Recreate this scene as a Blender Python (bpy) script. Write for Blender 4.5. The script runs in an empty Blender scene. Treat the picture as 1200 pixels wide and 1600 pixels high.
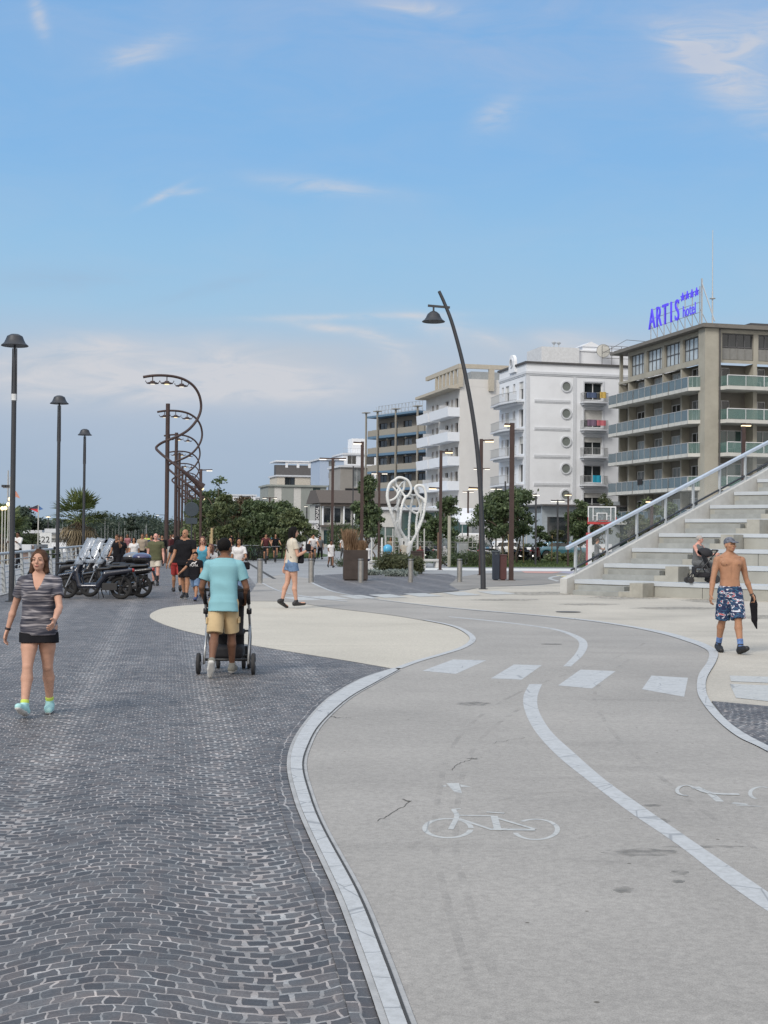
import bpy, bmesh, math, random
import numpy as np
from math import sin, cos, pi, radians, sqrt, atan2
from mathutils import Vector, Matrix
random.seed(7); np.random.seed(7)
scene = bpy.context.scene
COL = scene.collection

# ---------------------------------------------------------------- camera
FPX, CX, CY, CAMH = 2100.0, 600.0, 800.0, 1.7
PITCH, ROLL = math.atan(38/2100.0), radians(0.5)
camd = bpy.data.cameras.new('camera'); cam = bpy.data.objects.new('camera', camd); COL.objects.link(cam)
camd.sensor_fit = 'VERTICAL'; camd.sensor_height = 36; camd.sensor_width = 27
camd.lens = FPX/1600*36; camd.clip_start = 0.1; camd.clip_end = 12000
CR = Matrix.Rotation(pi/2+PITCH, 3, 'X') @ Matrix.Rotation(ROLL, 3, 'Z')
cam.matrix_world = Matrix.Translation((0, 0, CAMH)) @ CR.to_4x4()
scene.camera = cam

# ---------------------------------------------------------------- light
SUN_EL, SUN_AZ = radians(38), radians(215)      # behind the camera, to the left; very soft
sd = bpy.data.lights.new('sun', 'SUN'); sd.energy = 2.2; sd.angle = radians(20); sd.color = (1.0, .955, .89)
so = bpy.data.objects.new('sun', sd); COL.objects.link(so)
sdir = Vector((sin(SUN_AZ)*cos(SUN_EL), cos(SUN_AZ)*cos(SUN_EL), sin(SUN_EL)))
so.rotation_euler = sdir.to_track_quat('Z', 'Y').to_euler()
scene.view_settings.view_transform = 'Standard'; scene.view_settings.look = 'None'
scene.view_settings.exposure = 0.0; scene.view_settings.gamma = 1; scene.view_settings.use_curve_mapping = False

def make_world():
    w = bpy.data.worlds.new('World'); scene.world = w; w.use_nodes = True
    nt = w.node_tree; N = nt.nodes; L = nt.links; N.clear()
    out = N.new('ShaderNodeOutputWorld'); bg = N.new('ShaderNodeBackground'); L.new(bg.outputs[0], out.inputs[0])
    def M(op, a, b=None, c=None, clamp=False):
        n = N.new('ShaderNodeMath'); n.operation = op; n.use_clamp = clamp
        for i, v in enumerate((a, b, c)):
            if v is None: continue
            if isinstance(v, (int, float)): n.inputs[i].default_value = v
            else: L.new(v, n.inputs[i])
        return n.outputs[0]
    def mix(f, a, b):
        n = N.new('ShaderNodeMix'); n.data_type = 'RGBA'
        for s, v in ((n.inputs[0], f), (n.inputs[6], a), (n.inputs[7], b)):
            if isinstance(v, (int, float)): s.default_value = v
            elif isinstance(v, tuple): s.default_value = (*v, 1)
            else: L.new(v, s)
        return n.outputs[2]
    tc = N.new('ShaderNodeTexCoord'); sep = N.new('ShaderNodeSeparateXYZ'); L.new(tc.outputs['Generated'], sep.inputs[0])
    x, y, z = sep.outputs
    ramp = N.new('ShaderNodeValToRGB'); cr = ramp.color_ramp
    pts = [(0.0, (.365, .475, .61)), (.05, (.40, .505, .65)), (.09, (.44, .54, .685)), (.125, (.455, .575, .725)), (.165, (.375, .60, .815)),
           (.21, (.325, .575, .84)), (.27, (.255, .51, .845)), (.39, (.225, .455, .80)), (.6, (.40, .50, .66)), (1.0, (.47, .53, .60))]
    cr.elements[0].position = pts[0][0]; cr.elements[0].color = (*pts[0][1], 1)
    cr.elements[1].position = 1; cr.elements[1].color = (*pts[-1][1], 1)
    for p, c in pts[1:-1]:
        e = cr.elements.new(p); e.color = (*c, 1)
    L.new(M('MAXIMUM', z, 0.0), ramp.inputs[0])
    # azimuth and elevation as tangents in front of the place
    ys = M('MAXIMUM', y, .05)
    a = M('DIVIDE', x, ys); e = M('DIVIDE', z, ys)
    cmb = N.new('ShaderNodeCombineXYZ'); L.new(a, cmb.inputs[0]); L.new(e, cmb.inputs[1])
    def noise(sx, sy, off, det=6, rough=.6, dist=.4):
        mp = N.new('ShaderNodeMapping'); mp.inputs['Scale'].default_value = (sx, sy, 1); mp.inputs['Location'].default_value = off
        L.new(cmb.outputs[0], mp.inputs[0]); n = N.new('ShaderNodeTexNoise'); n.inputs['Scale'].default_value = 1
        n.inputs['Detail'].default_value = det; n.inputs['Roughness'].default_value = rough; n.inputs['Distortion'].default_value = dist
        L.new(mp.outputs[0], n.inputs[0]); return n.outputs[0]
    def blob(px, py, wx, wy, tilt=0.0):
        a0 = (px-600)/2100; e0 = (838-py)/2100
        da = M('SUBTRACT', a, a0); de = M('SUBTRACT', M('SUBTRACT', e, e0), M('MULTIPLY', da, tilt))
        q = M('ADD', M('POWER', M('DIVIDE', da, wx/2100), 2.0), M('POWER', M('DIVIDE', de, wy/2100), 2.0))
        return M('EXPONENT', M('MULTIPLY', q, -1.0))
    n1 = noise(9, 26, (3.1, 1.7, 0), 7, .62, .6)
    n2 = noise(16, 60, (7.3, 2.2, 0), 7, .6, .9)
    n3 = noise(5, 11, (1.3, 9.2, 0), 5, .55, .5)
    # broad haze-like lavender veil low in the sky
    veil = M('MULTIPLY', M('ADD', blob(150, 590, 430, 60), M('ADD', blob(480, 585, 260, 42), blob(860, 545, 300, 28))), 1.0, clamp=True)
    veil = M('MULTIPLY', veil, M('MULTIPLY_ADD', n3, 1.5, -.15, clamp=True), clamp=True)
    c = mix(M('MULTIPLY', veil, .85), ramp.outputs[0], (.58, .61, .665))
    puffs = None
    for b in [(60, 568, 110, 28, .1), (160, 550, 80, 24, 0), (330, 562, 90, 34, 0), (120, 600, 160, 26, 0), (400, 600, 160, 26, 0), (250, 620, 200, 18, 0), (250, 590, 110, 20, 0), (440, 596, 90, 22, -.1), (610, 545, 36, 26, -.6),
              (560, 494, 150, 5, .03), (500, 512, 60, 7, -.15), (570, 520, 60, 7, -.2), (690, 512, 60, 16, -.2), (770, 532, 26, 10, -.3), (870, 528, 40, 14, 0), (940, 548, 50, 20, 0),
              (250, 305, 30, 6, .5), (280, 300, 28, 5, .1), (770, 180, 34, 24, .5), (1150, 115, 100, 60, -.6), (1170, 40, 110, 40, .1), (1090, 90, 60, 30, -.8), (640, 6, 80, 14, -.1), (50, 22, 14, 26, -1.2), (500, 290, 90, 12, -.1), (215, 78, 60, 20, .3)]:
        k = blob(*b); puffs = k if puffs is None else M('ADD', puffs, k)
    pm = M('MULTIPLY', puffs, M('MULTIPLY_ADD', n2, 2.6, -.75, clamp=True), clamp=True)
    c = mix(M('MULTIPLY', pm, .80), c, (.70, .70, .735))
    # high thin lavender veil near the top of the frame, and the greyer streaks
    hi = M('MULTIPLY', M('ADD', blob(620, 20, 520, 120), blob(1060, 60, 300, 110)), M('MULTIPLY_ADD', n1, 2.2, -.7, clamp=True), clamp=True)
    c = mix(M('MULTIPLY', hi, .42), c, (.42, .53, .76))
    gr = M('MULTIPLY', M('ADD', blob(310, 455, 90, 10, .25), blob(90, 440, 110, 18, 0)), M('MULTIPLY_ADD', n1, 2.5, -.8, clamp=True), clamp=True)
    c = mix(M('MULTIPLY', gr, .35), c, (.33, .42, .58))
    # general faint variation
    c = mix(M('MULTIPLY', M('MULTIPLY_ADD', n1, 2.4, -.95, clamp=True), .14), c, (.55, .62, .74))
    # the bright western sky after sunset, behind the photographer
    back = M('MULTIPLY_ADD', M('MULTIPLY', y, -1.0), 1.0, .1, clamp=True)
    west = mix(back, c, (1.17, 1.08, 1.0))
    # brighter zenith than the strip of sky in view
    zen = M('MULTIPLY_ADD', M('SUBTRACT', z, .42, clamp=True), 1.7, 1.0)
    sc = N.new('ShaderNodeVectorMath'); sc.operation = 'SCALE'; L.new(west, sc.inputs[0]); L.new(zen, sc.inputs['Scale'])
    sky = N.new('ShaderNodeTexSky'); sky.sky_type = 'NISHITA'; sky.sun_disc = False; sky.sun_elevation = SUN_EL; sky.sun_rotation = SUN_AZ
    ss = N.new('ShaderNodeVectorMath'); ss.operation = 'SCALE'; L.new(sky.outputs[0], ss.inputs[0]); ss.inputs['Scale'].default_value = .05
    fin = mix(.94, ss.outputs[0], sc.outputs[0])
    L.new(fin, bg.inputs[0]); bg.inputs[1].default_value = .97
make_world()

# ---------------------------------------------------------------- pixel -> world helpers (used to survey where things stand)
def ray(px, py): return CR @ Vector(((px-CX)/FPX, (CY-py)/FPX, -1))
def at(px, py, Y):
    d = ray(px, py); return Vector((0, 0, CAMH)) + d*(Y/d.y)
def gp(px, py, z=0.0):
    d = ray(px, py); t = (z-CAMH)/d.z; return Vector((d.x*t, d.y*t, z))
def depth_of(px, py): return gp(px, py).y

# ---------------------------------------------------------------- materials
MATS = {}
def mat(name, col, rough=.7, metal=0.0, var=.12, scale=4.0, bump=0.0, bscale=60, alpha=1.0, trans=0.0, emis=None, estr=0, coat=0, sss=0, dirt=None, spec=None):
    if name in MATS: return MATS[name]
    m = bpy.data.materials.new(name); m.use_nodes = True; nt = m.node_tree; N = nt.nodes; L = nt.links
    b = N['Principled BSDF']; b.inputs['Roughness'].default_value = rough; b.inputs['Metallic'].default_value = metal
    if alpha < 1: b.inputs['Alpha'].default_value = alpha
    if trans: b.inputs['Transmission Weight'].default_value = trans
    if coat: b.inputs['Coat Weight'].default_value = coat
    if spec is not None: b.inputs['Specular IOR Level'].default_value = spec
    if emis: b.inputs['Emission Color'].default_value = (*emis, 1); b.inputs['Emission Strength'].default_value = estr
    b.inputs['Base Color'].default_value = (*col, 1)
    if var > 0:
        tc = N.new('ShaderNodeTexCoord'); n = N.new('ShaderNodeTexNoise'); n.inputs['Scale'].default_value = scale; n.inputs['Detail'].default_value = 6; n.inputs['Roughness'].default_value = .65
        L.new(tc.outputs['Object'], n.inputs[0])
        r = N.new('ShaderNodeValToRGB'); r.color_ramp.elements[0].position = .3; r.color_ramp.elements[1].position = .72
        r.color_ramp.elements[0].color = (*[c*(1-var) for c in col], 1); r.color_ramp.elements[1].color = (*[min(1, c*(1+var)) for c in col], 1)
        L.new(n.outputs[0], r.inputs[0]); last = r.outputs[0]
        if dirt:
            n3 = N.new('ShaderNodeTexNoise'); n3.inputs['Scale'].default_value = dirt[1]; n3.inputs['Detail'].default_value = 8; L.new(tc.outputs['Object'], n3.inputs[0])
            mr = N.new('ShaderNodeMapRange'); mr.inputs[1].default_value = .52; mr.inputs[2].default_value = .72; L.new(n3.outputs[0], mr.inputs[0]); mr.inputs[4].default_value = dirt[2]
            mx = N.new('ShaderNodeMix'); mx.data_type = 'RGBA'; L.new(mr.outputs[0], mx.inputs[0]); L.new(last, mx.inputs[6]); mx.inputs[7].default_value = (*dirt[0], 1); last = mx.outputs[2]
        L.new(last, b.inputs['Base Color'])
    if bump > 0:
        tc2 = N.new('ShaderNodeTexCoord'); n2 = N.new('ShaderNodeTexNoise'); n2.inputs['Scale'].default_value = bscale; n2.inputs['Detail'].default_value = 4
        L.new(tc2.outputs['Object'], n2.inputs[0]); bp = N.new('ShaderNodeBump'); bp.inputs['Strength'].default_value = bump; bp.inputs['Distance'].default_value = .01
        L.new(n2.outputs[0], bp.inputs['Height']); L.new(bp.outputs[0], b.inputs['Normal'])
    MATS[name] = m; return m
def leafmat(name, c1, c2, tl=.25):
    if name in MATS: return MATS[name]
    m = bpy.data.materials.new(name); m.use_nodes = True; nt = m.node_tree; N = nt.nodes; L = nt.links; b = N['Principled BSDF']
    g = N.new('ShaderNodeNewGeometry'); r = N.new('ShaderNodeValToRGB'); r.color_ramp.elements[0].color = (*c1, 1); r.color_ramp.elements[1].color = (*c2, 1)
    L.new(g.outputs['Random Per Island'], r.inputs[0]); L.new(r.outputs[0], b.inputs['Base Color']); b.inputs['Roughness'].default_value = .6
    t = N.new('ShaderNodeBsdfTranslucent'); L.new(r.outputs[0], t.inputs[0]); ms = N.new('ShaderNodeMixShader'); ms.inputs[0].default_value = tl
    L.new(b.outputs[0], ms.inputs[1]); L.new(t.outputs[0], ms.inputs[2]); L.new(ms.outputs[0], N['Material Output'].inputs[0])
    MATS[name] = m; return m

# ---------------------------------------------------------------- objects and properties
def tag(o, label=None, cat=None, group=None, kind=None):
    if label: o['label'] = label
    if cat: o['category'] = cat
    if group: o['group'] = group
    if kind: o['kind'] = kind
    return o
def empty(name, loc, rz=0.0, label=None, cat=None, group=None):
    o = bpy.data.objects.new(name, None); o.empty_display_size = .3; COL.objects.link(o); o.location = loc; o.rotation_euler = (0, 0, rz)
    return tag(o, label, cat, group)
def link_mesh(name, me, m, parent=None):
    if m is not None:
        for q in (m if isinstance(m, (list, tuple)) else [m]): me.materials.append(q)
    o = bpy.data.objects.new(name, me); COL.objects.link(o)
    if parent is not None: o.parent = parent
    return o
KIDS = None
def copy_tree(root, loc, rz=None, scale=None):
    r = root.copy(); COL.objects.link(r); r.location = loc
    if rz is not None: r.rotation_euler = (0, 0, rz)
    if scale: r.scale = (scale,)*3
    for ch in list(root.children):
        c = ch.copy(); COL.objects.link(c); c.parent = r
        for g in list(ch.children):
            d = g.copy(); COL.objects.link(d); d.parent = c
    return r

class MB:
    def __init__(s): s.v = []; s.f = []; s.mi = []; s.m = 0; s.sm = False
    def add(s, vs, fs):
        n = len(s.v); s.v += [tuple(v) for v in vs]; s.f += [tuple(i+n for i in f) for f in fs]; s.mi += [s.m]*len(fs); return s
    def box(s, x0, x1, y0, y1, z0, z1):
        vs = [(x, y, z) for z in (z0, z1) for y in (y0, y1) for x in (x0, x1)]
        return s.add(vs, [(0, 2, 3, 1), (4, 5, 7, 6), (0, 1, 5, 4), (2, 6, 7, 3), (0, 4, 6, 2), (1, 3, 7, 5)])
    def bar(s, a, b, w, h, up=(0, 0, 1)):
        a = Vector(a); b = Vector(b); d = (b-a).normalized(); u = Vector(up)
        if abs(d.dot(u)) > .98: u = Vector((1, 0, 0))
        r = d.cross(u).normalized(); t = r.cross(d)
        vs = [p + r*(w/2*i) + t*(h/2*j) for p in (a, b) for i, j in ((-1, -1), (1, -1), (1, 1), (-1, 1))]
        return s.add(vs, [(0, 3, 2, 1), (4, 5, 6, 7), (0, 1, 5, 4), (1, 2, 6, 5), (2, 3, 7, 6), (3, 0, 4, 7)])
    def tube(s, pts, r, n=8, cap=True, closed=False):
        pts = [Vector(p) for p in pts]; k = len(pts); rs = r if isinstance(r, (list, tuple)) else [r]*k; vs = []; fs = []; up = None
        for i, p in enumerate(pts):
            a = pts[(i-1) % k] if (closed or i > 0) else p; b = pts[(i+1) % k] if (closed or i < k-1) else p
            d = (b-a).normalized()
            if up is None: up = Vector((0, 0, 1)) if abs(d.z) < .9 else Vector((1, 0, 0))
            u = (up - d*up.dot(d)).normalized(); up = u; w = d.cross(u)
            vs += [p + (u*cos(2*pi*j/n) + w*sin(2*pi*j/n))*rs[i] for j in range(n)]
        for i in range(k if closed else k-1):
            i2 = (i+1) % k
            fs += [(i*n+j, i*n+(j+1) % n, i2*n+(j+1) % n, i2*n+j) for j in range(n)]
        if cap and not closed: fs += [tuple(range(n-1, -1, -1)), tuple((k-1)*n+j for j in range(n))]
        return s.add(vs, fs)
    def lathe(s, prof, c=(0, 0, 0), n=16, axis='z'):
        vs = []; fs = []
        for r, z in prof:
            for j in range(n):
                t = 2*pi*j/n; p = (r*cos(t), r*sin(t), z)
                if axis == 'x': p = (z, r*cos(t), r*sin(t))
                if axis == 'y': p = (r*sin(t), z, r*cos(t))
                vs.append((c[0]+p[0], c[1]+p[1], c[2]+p[2]))
        for i in range(len(prof)-1): fs += [(i*n+j, i*n+(j+1) % n, (i+1)*n+(j+1) % n, (i+1)*n+j) for j in range(n)]
        fs += [tuple(range(n-1, -1, -1)), tuple((len(prof)-1)*n+j for j in range(n))]
        return s.add(vs, fs)
    def prism(s, poly, z0, z1):
        n = len(poly); vs = [(p[0], p[1], z0) for p in poly] + [(p[0], p[1], z1) for p in poly]
        return s.add(vs, [tuple(range(n-1, -1, -1)), tuple(range(n, 2*n))] + [(i, (i+1) % n, n+(i+1) % n, n+i) for i in range(n)])
    def prism_ax(s, poly, a0, a1, axis='y'):
        n = len(poly)
        f = (lambda p, a: (p[0], a, p[1])) if axis == 'y' else (lambda p, a: (a, p[0], p[1]))
        vs = [f(p, a0) for p in poly] + [f(p, a1) for p in poly]
        return s.add(vs, [tuple(range(n-1, -1, -1)), tuple(range(n, 2*n))] + [(i, (i+1) % n, n+(i+1) % n, n+i) for i in range(n)])
    def quad(s, a, b, c, d): return s.add([a, b, c, d], [(0, 1, 2, 3)])
    def build(s, name, m, parent=None, smooth=False, bevel=0.0):
        me = bpy.data.meshes.new(name); me.from_pydata(s.v, [], s.f); me.update()
        bm = bmesh.new(); bm.from_mesh(me); bmesh.ops.recalc_face_normals(bm, faces=bm.faces); bm.to_mesh(me); bm.free()
        if isinstance(m, (list, tuple)): me.polygons.foreach_set('material_index', s.mi)
        o = link_mesh(name, me, m, parent)
        if smooth:
            me.polygons.foreach_set('use_smooth', [True]*len(me.polygons))
        if bevel:
            md = o.modifiers.new('bevel', 'BEVEL'); md.width = bevel; md.segments = 2; md.limit_method = 'ANGLE'; md.angle_limit = radians(40)
        return o
def smooth_auto(o, ang=35):
    me = o.data; me.polygons.foreach_set('use_smooth', [True]*len(me.polygons)); me.set_sharp_from_angle(angle=radians(ang)); return o
def text_mesh(name, body, size, m, parent, depth=.03, rot=None, loc=(0, 0, 0), align='CENTER'):
    cu = bpy.data.curves.new(name, 'FONT'); cu.body = body; cu.size = size; cu.extrude = depth; cu.align_x = align; cu.resolution_u = 4
    tmp = bpy.data.objects.new(name+'_tmp', cu); COL.objects.link(tmp); bpy.context.view_layer.update()
    me = bpy.data.meshes.new_from_object(tmp); COL.objects.unlink(tmp); bpy.data.objects.remove(tmp)
    me.name = name; me.materials.clear(); o = link_mesh(name, me, m, parent); o.location = loc
    if rot: o.rotation_euler = rot
    return o

# ---------------------------------------------------------------- distance-field modeller for organic shapes
class SDF:
    def __init__(s, lo, hi, h):
        s.lo = np.array(lo, np.float32); s.h = h
        n = np.ceil((np.array(hi)-s.lo)/h).astype(int)+1; s.n = n
        s.ax = [s.lo[i]+h*np.arange(n[i], dtype=np.float32) for i in range(3)]
        s.F = np.full(tuple(n), 1.0, np.float32)
    def blk(s, lo, hi):
        i0 = np.clip(np.floor((np.array(lo)-s.lo)/s.h).astype(int), 0, s.n-1); i1 = np.clip(np.ceil((np.array(hi)-s.lo)/s.h).astype(int)+1, 1, s.n)
        i1 = np.maximum(i1, i0+1)
        sl = tuple(slice(a, b) for a, b in zip(i0, i1))
        return sl, s.ax[0][sl[0]][:, None, None], s.ax[1][sl[1]][None, :, None], s.ax[2][sl[2]][None, None, :]
    def comb(s, sl, d, k, sub=False):
        f = s.F[sl]
        if sub:
            h = np.clip(.5-.5*(f+d)/k, 0, 1); s.F[sl] = f*(1-h) - d*h + k*h*(1-h)
        else:
            h = np.clip(.5+.5*(f-d)/k, 0, 1); s.F[sl] = f*(1-h) + d*h - k*h*(1-h)
    def cap(s, a, b, ra, rb, k=.01, flat=False, sub=False, sq=None):
        a = np.array(a, np.float32); b = np.array(b, np.float32); m = max(ra, rb)*(1.0 if sq is None else max(1, *sq))+2*k+s.h*2
        sl, x, y, z = s.blk(np.minimum(a, b)-m, np.maximum(a, b)+m)
        ab = b-a; L2 = float(ab@ab)+1e-9; L = sqrt(L2)
        px, py, pz = x-a[0], y-a[1], z-a[2]
        t = (px*ab[0]+py*ab[1]+pz*ab[2])/L2; tc = np.clip(t, 0, 1)
        dx, dy, dz = px-tc*ab[0], py-tc*ab[1], pz-tc*ab[2]
        if sq is not None: dx = dx/sq[0]; dy = dy/sq[1]; dz = dz/sq[2]
        d = np.sqrt(dx*dx+dy*dy+dz*dz)-(ra+(rb-ra)*tc)
        if flat == 'end': d = np.maximum(d, (t-1)*L)
        elif flat: d = np.maximum(d, np.maximum(-t*L, (t-1)*L))
        s.comb(sl, d, k, sub); return s
    def ell(s, c, r, k=.01, R=None, sub=False):
        c = np.array(c, np.float32); m = max(r)+2*k+s.h*2
        sl, x, y, z = s.blk(c-m, c+m); x, y, z = x-c[0], y-c[1], z-c[2]
        if R is not None:
            R = np.array(R); x, y, z = (R[0, 0]*x+R[1, 0]*y+R[2, 0]*z), (R[0, 1]*x+R[1, 1]*y+R[2, 1]*z), (R[0, 2]*x+R[1, 2]*y+R[2, 2]*z)
        k0 = np.sqrt((x/r[0])**2+(y/r[1])**2+(z/r[2])**2); k1 = np.sqrt((x/r[0]**2)**2+(y/r[1]**2)**2+(z/r[2]**2)**2)+1e-6
        s.comb(sl, k0*(k0-1)/k1, k, sub); return s
    def rbox(s, c, hs, r, k=.01, R=None, sub=False):
        c = np.array(c, np.float32); m = float(np.linalg.norm(hs))+r+2*k+s.h*2
        sl, x, y, z = s.blk(c-m, c+m); x, y, z = x-c[0], y-c[1], z-c[2]
        if R is not None:
            R = np.array(R); x, y, z = (R[0, 0]*x+R[1, 0]*y+R[2, 0]*z), (R[0, 1]*x+R[1, 1]*y+R[2, 1]*z), (R[0, 2]*x+R[1, 2]*y+R[2, 2]*z)
        qx, qy, qz = np.abs(x)-hs[0]+r, np.abs(y)-hs[1]+r, np.abs(z)-hs[2]+r
        d = np.sqrt(np.maximum(qx, 0)**2+np.maximum(qy, 0)**2+np.maximum(qz, 0)**2)+np.minimum(np.maximum(qx, np.maximum(qy, qz)), 0)-r
        s.comb(sl, d, k, sub); return s
    def loft(s, secs, org, R, z0, z1, g=0.0, k=.01):
        # secs: (z, half width, half depth, y offset) in the torso frame R about org
        o = np.array(org, np.float32); m = max(max(q[1], q[2]) for q in secs)+g+.12
        zs = [q[0] for q in secs]; w = []
        for zz in (z0, z1):
            w.append(o+np.array(R)@np.array((0, 0, zz)))
        lo = np.minimum(w[0], w[1])-m; hi = np.maximum(w[0], w[1])+m
        sl, x, y, z = s.blk(lo, hi); x, y, z = x-o[0], y-o[1], z-o[2]; R = np.array(R)
        X, Yy, Z = (R[0, 0]*x+R[1, 0]*y+R[2, 0]*z), (R[0, 1]*x+R[1, 1]*y+R[2, 1]*z), (R[0, 2]*x+R[1, 2]*y+R[2, 2]*z)
        ww = np.interp(Z, zs, [q[1] for q in secs])+g; dd = np.interp(Z, zs, [q[2] for q in secs])+g; yo = np.interp(Z, zs, [q[3] for q in secs])
        q = ((np.abs(X)/ww)**2.4+(np.abs(Yy-yo)/dd)**2.4)**(1/2.4)
        d = (q-1)*np.minimum(ww, dd); d = np.maximum(d, np.maximum(z0-Z, Z-z1))
        s.comb(sl, d.astype(np.float32), k); return s
    def plane(s, n, c):   # keep n.p < c
        s.F = np.maximum(s.F, n[0]*s.ax[0][:, None, None]+n[1]*s.ax[1][None, :, None]+n[2]*s.ax[2][None, None, :]-c); return s
    def ripple(s, amp, fx, fy, fz, ph=0.0):
        x, y, z = s.ax[0][:, None, None], s.ax[1][None, :, None], s.ax[2][None, None, :]
        s.F = s.F + amp*(np.sin(fx*x+fy*y*.7+fz*z+ph+1.3*np.sin(z*fz*.6+x*9))*.6+np.sin(-fx*.6*x+fy*y+fz*1.7*z+2*ph)*.4); return s
    def mesh(s, name, m, parent=None, smooth=True):
        F = s.F; F[0] = F[-1] = 1; F[:, 0] = F[:, -1] = 1; F[:, :, 0] = F[:, :, -1] = 1
        ins = F < 0; nx, ny, nz = F.shape
        cn = [(i, j, k) for i in (0, 1) for j in (0, 1) for k in (0, 1)]
        cnt = sum(ins[i:nx-1+i, j:ny-1+j, k:nz-1+k].astype(np.int8) for i, j, k in cn)
        mask = (cnt > 0) & (cnt < 8); idx = np.argwhere(mask)
        if len(idx) == 0: return None
        vid = np.full(mask.shape, -1, np.int64); vid[mask] = np.arange(len(idx))
        acc = np.zeros((len(idx), 3)); num = np.zeros(len(idx))
        for a in cn:
            for ax in range(3):
                if a[ax] == 1: continue
                b = list(a); b[ax] = 1
                ia = idx+np.array(a); ib = idx+np.array(b)
                fa = F[ia[:, 0], ia[:, 1], ia[:, 2]]; fb = F[ib[:, 0], ib[:, 1], ib[:, 2]]
                c = (fa < 0) != (fb < 0); t = np.where(c, fa/np.where(c, fa-fb, 1), 0)
                p = np.array(a)[None, :]+t[:, None]*(np.array(b)-np.array(a))[None, :]
                acc += np.where(c[:, None], p, 0); num += c
        V = (idx+acc/num[:, None])*s.h+s.lo
        faces = []
        for ax in range(3):
            u, v = [(1, 2), (2, 0), (0, 1)][ax]
            s0 = [slice(None)]*3; s1 = [slice(None)]*3; s0[ax] = slice(0, -1); s1[ax] = slice(1, None)
            A = ins[tuple(s0)]; B = ins[tuple(s1)]
            e = np.argwhere(A != B); e = e[(e[:, u] > 0) & (e[:, v] > 0) & (e[:, u] < F.shape[u]-1) & (e[:, v] < F.shape[v]-1)]
            if len(e) == 0: continue
            du = np.zeros(3, int); du[u] = 1; dv = np.zeros(3, int); dv[v] = 1
            q = [e, e-du, e-du-dv, e-dv]; q = np.stack([vid[c[:, 0], c[:, 1], c[:, 2]] for c in q], 1)
            fl = ~A[e[:, 0], e[:, 1], e[:, 2]]; q[fl] = q[fl][:, ::-1]; faces.append(q[(q >= 0).all(1)])
        Q = np.concatenate(faces)
        return np_mesh(name, V, Q, m, parent, smooth)
def np_mesh(name, V, Q, m, parent=None, smooth=False, uv=None):
    me = bpy.data.meshes.new(name); k = Q.shape[1]
    me.vertices.add(len(V)); me.vertices.foreach_set('co', np.asarray(V, np.float32).ravel())
    me.loops.add(Q.size); me.loops.foreach_set('vertex_index', Q.astype(np.int32).ravel())
    me.polygons.add(len(Q)); me.polygons.foreach_set('loop_start', np.arange(len(Q), dtype=np.int32)*k)
    me.polygons.foreach_set('loop_total', np.full(len(Q), k, np.int32))
    if smooth: me.polygons.foreach_set('use_smooth', [True]*len(Q))
    me.update(calc_edges=True); me.validate()
    return link_mesh(name, me, m, parent)
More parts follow.
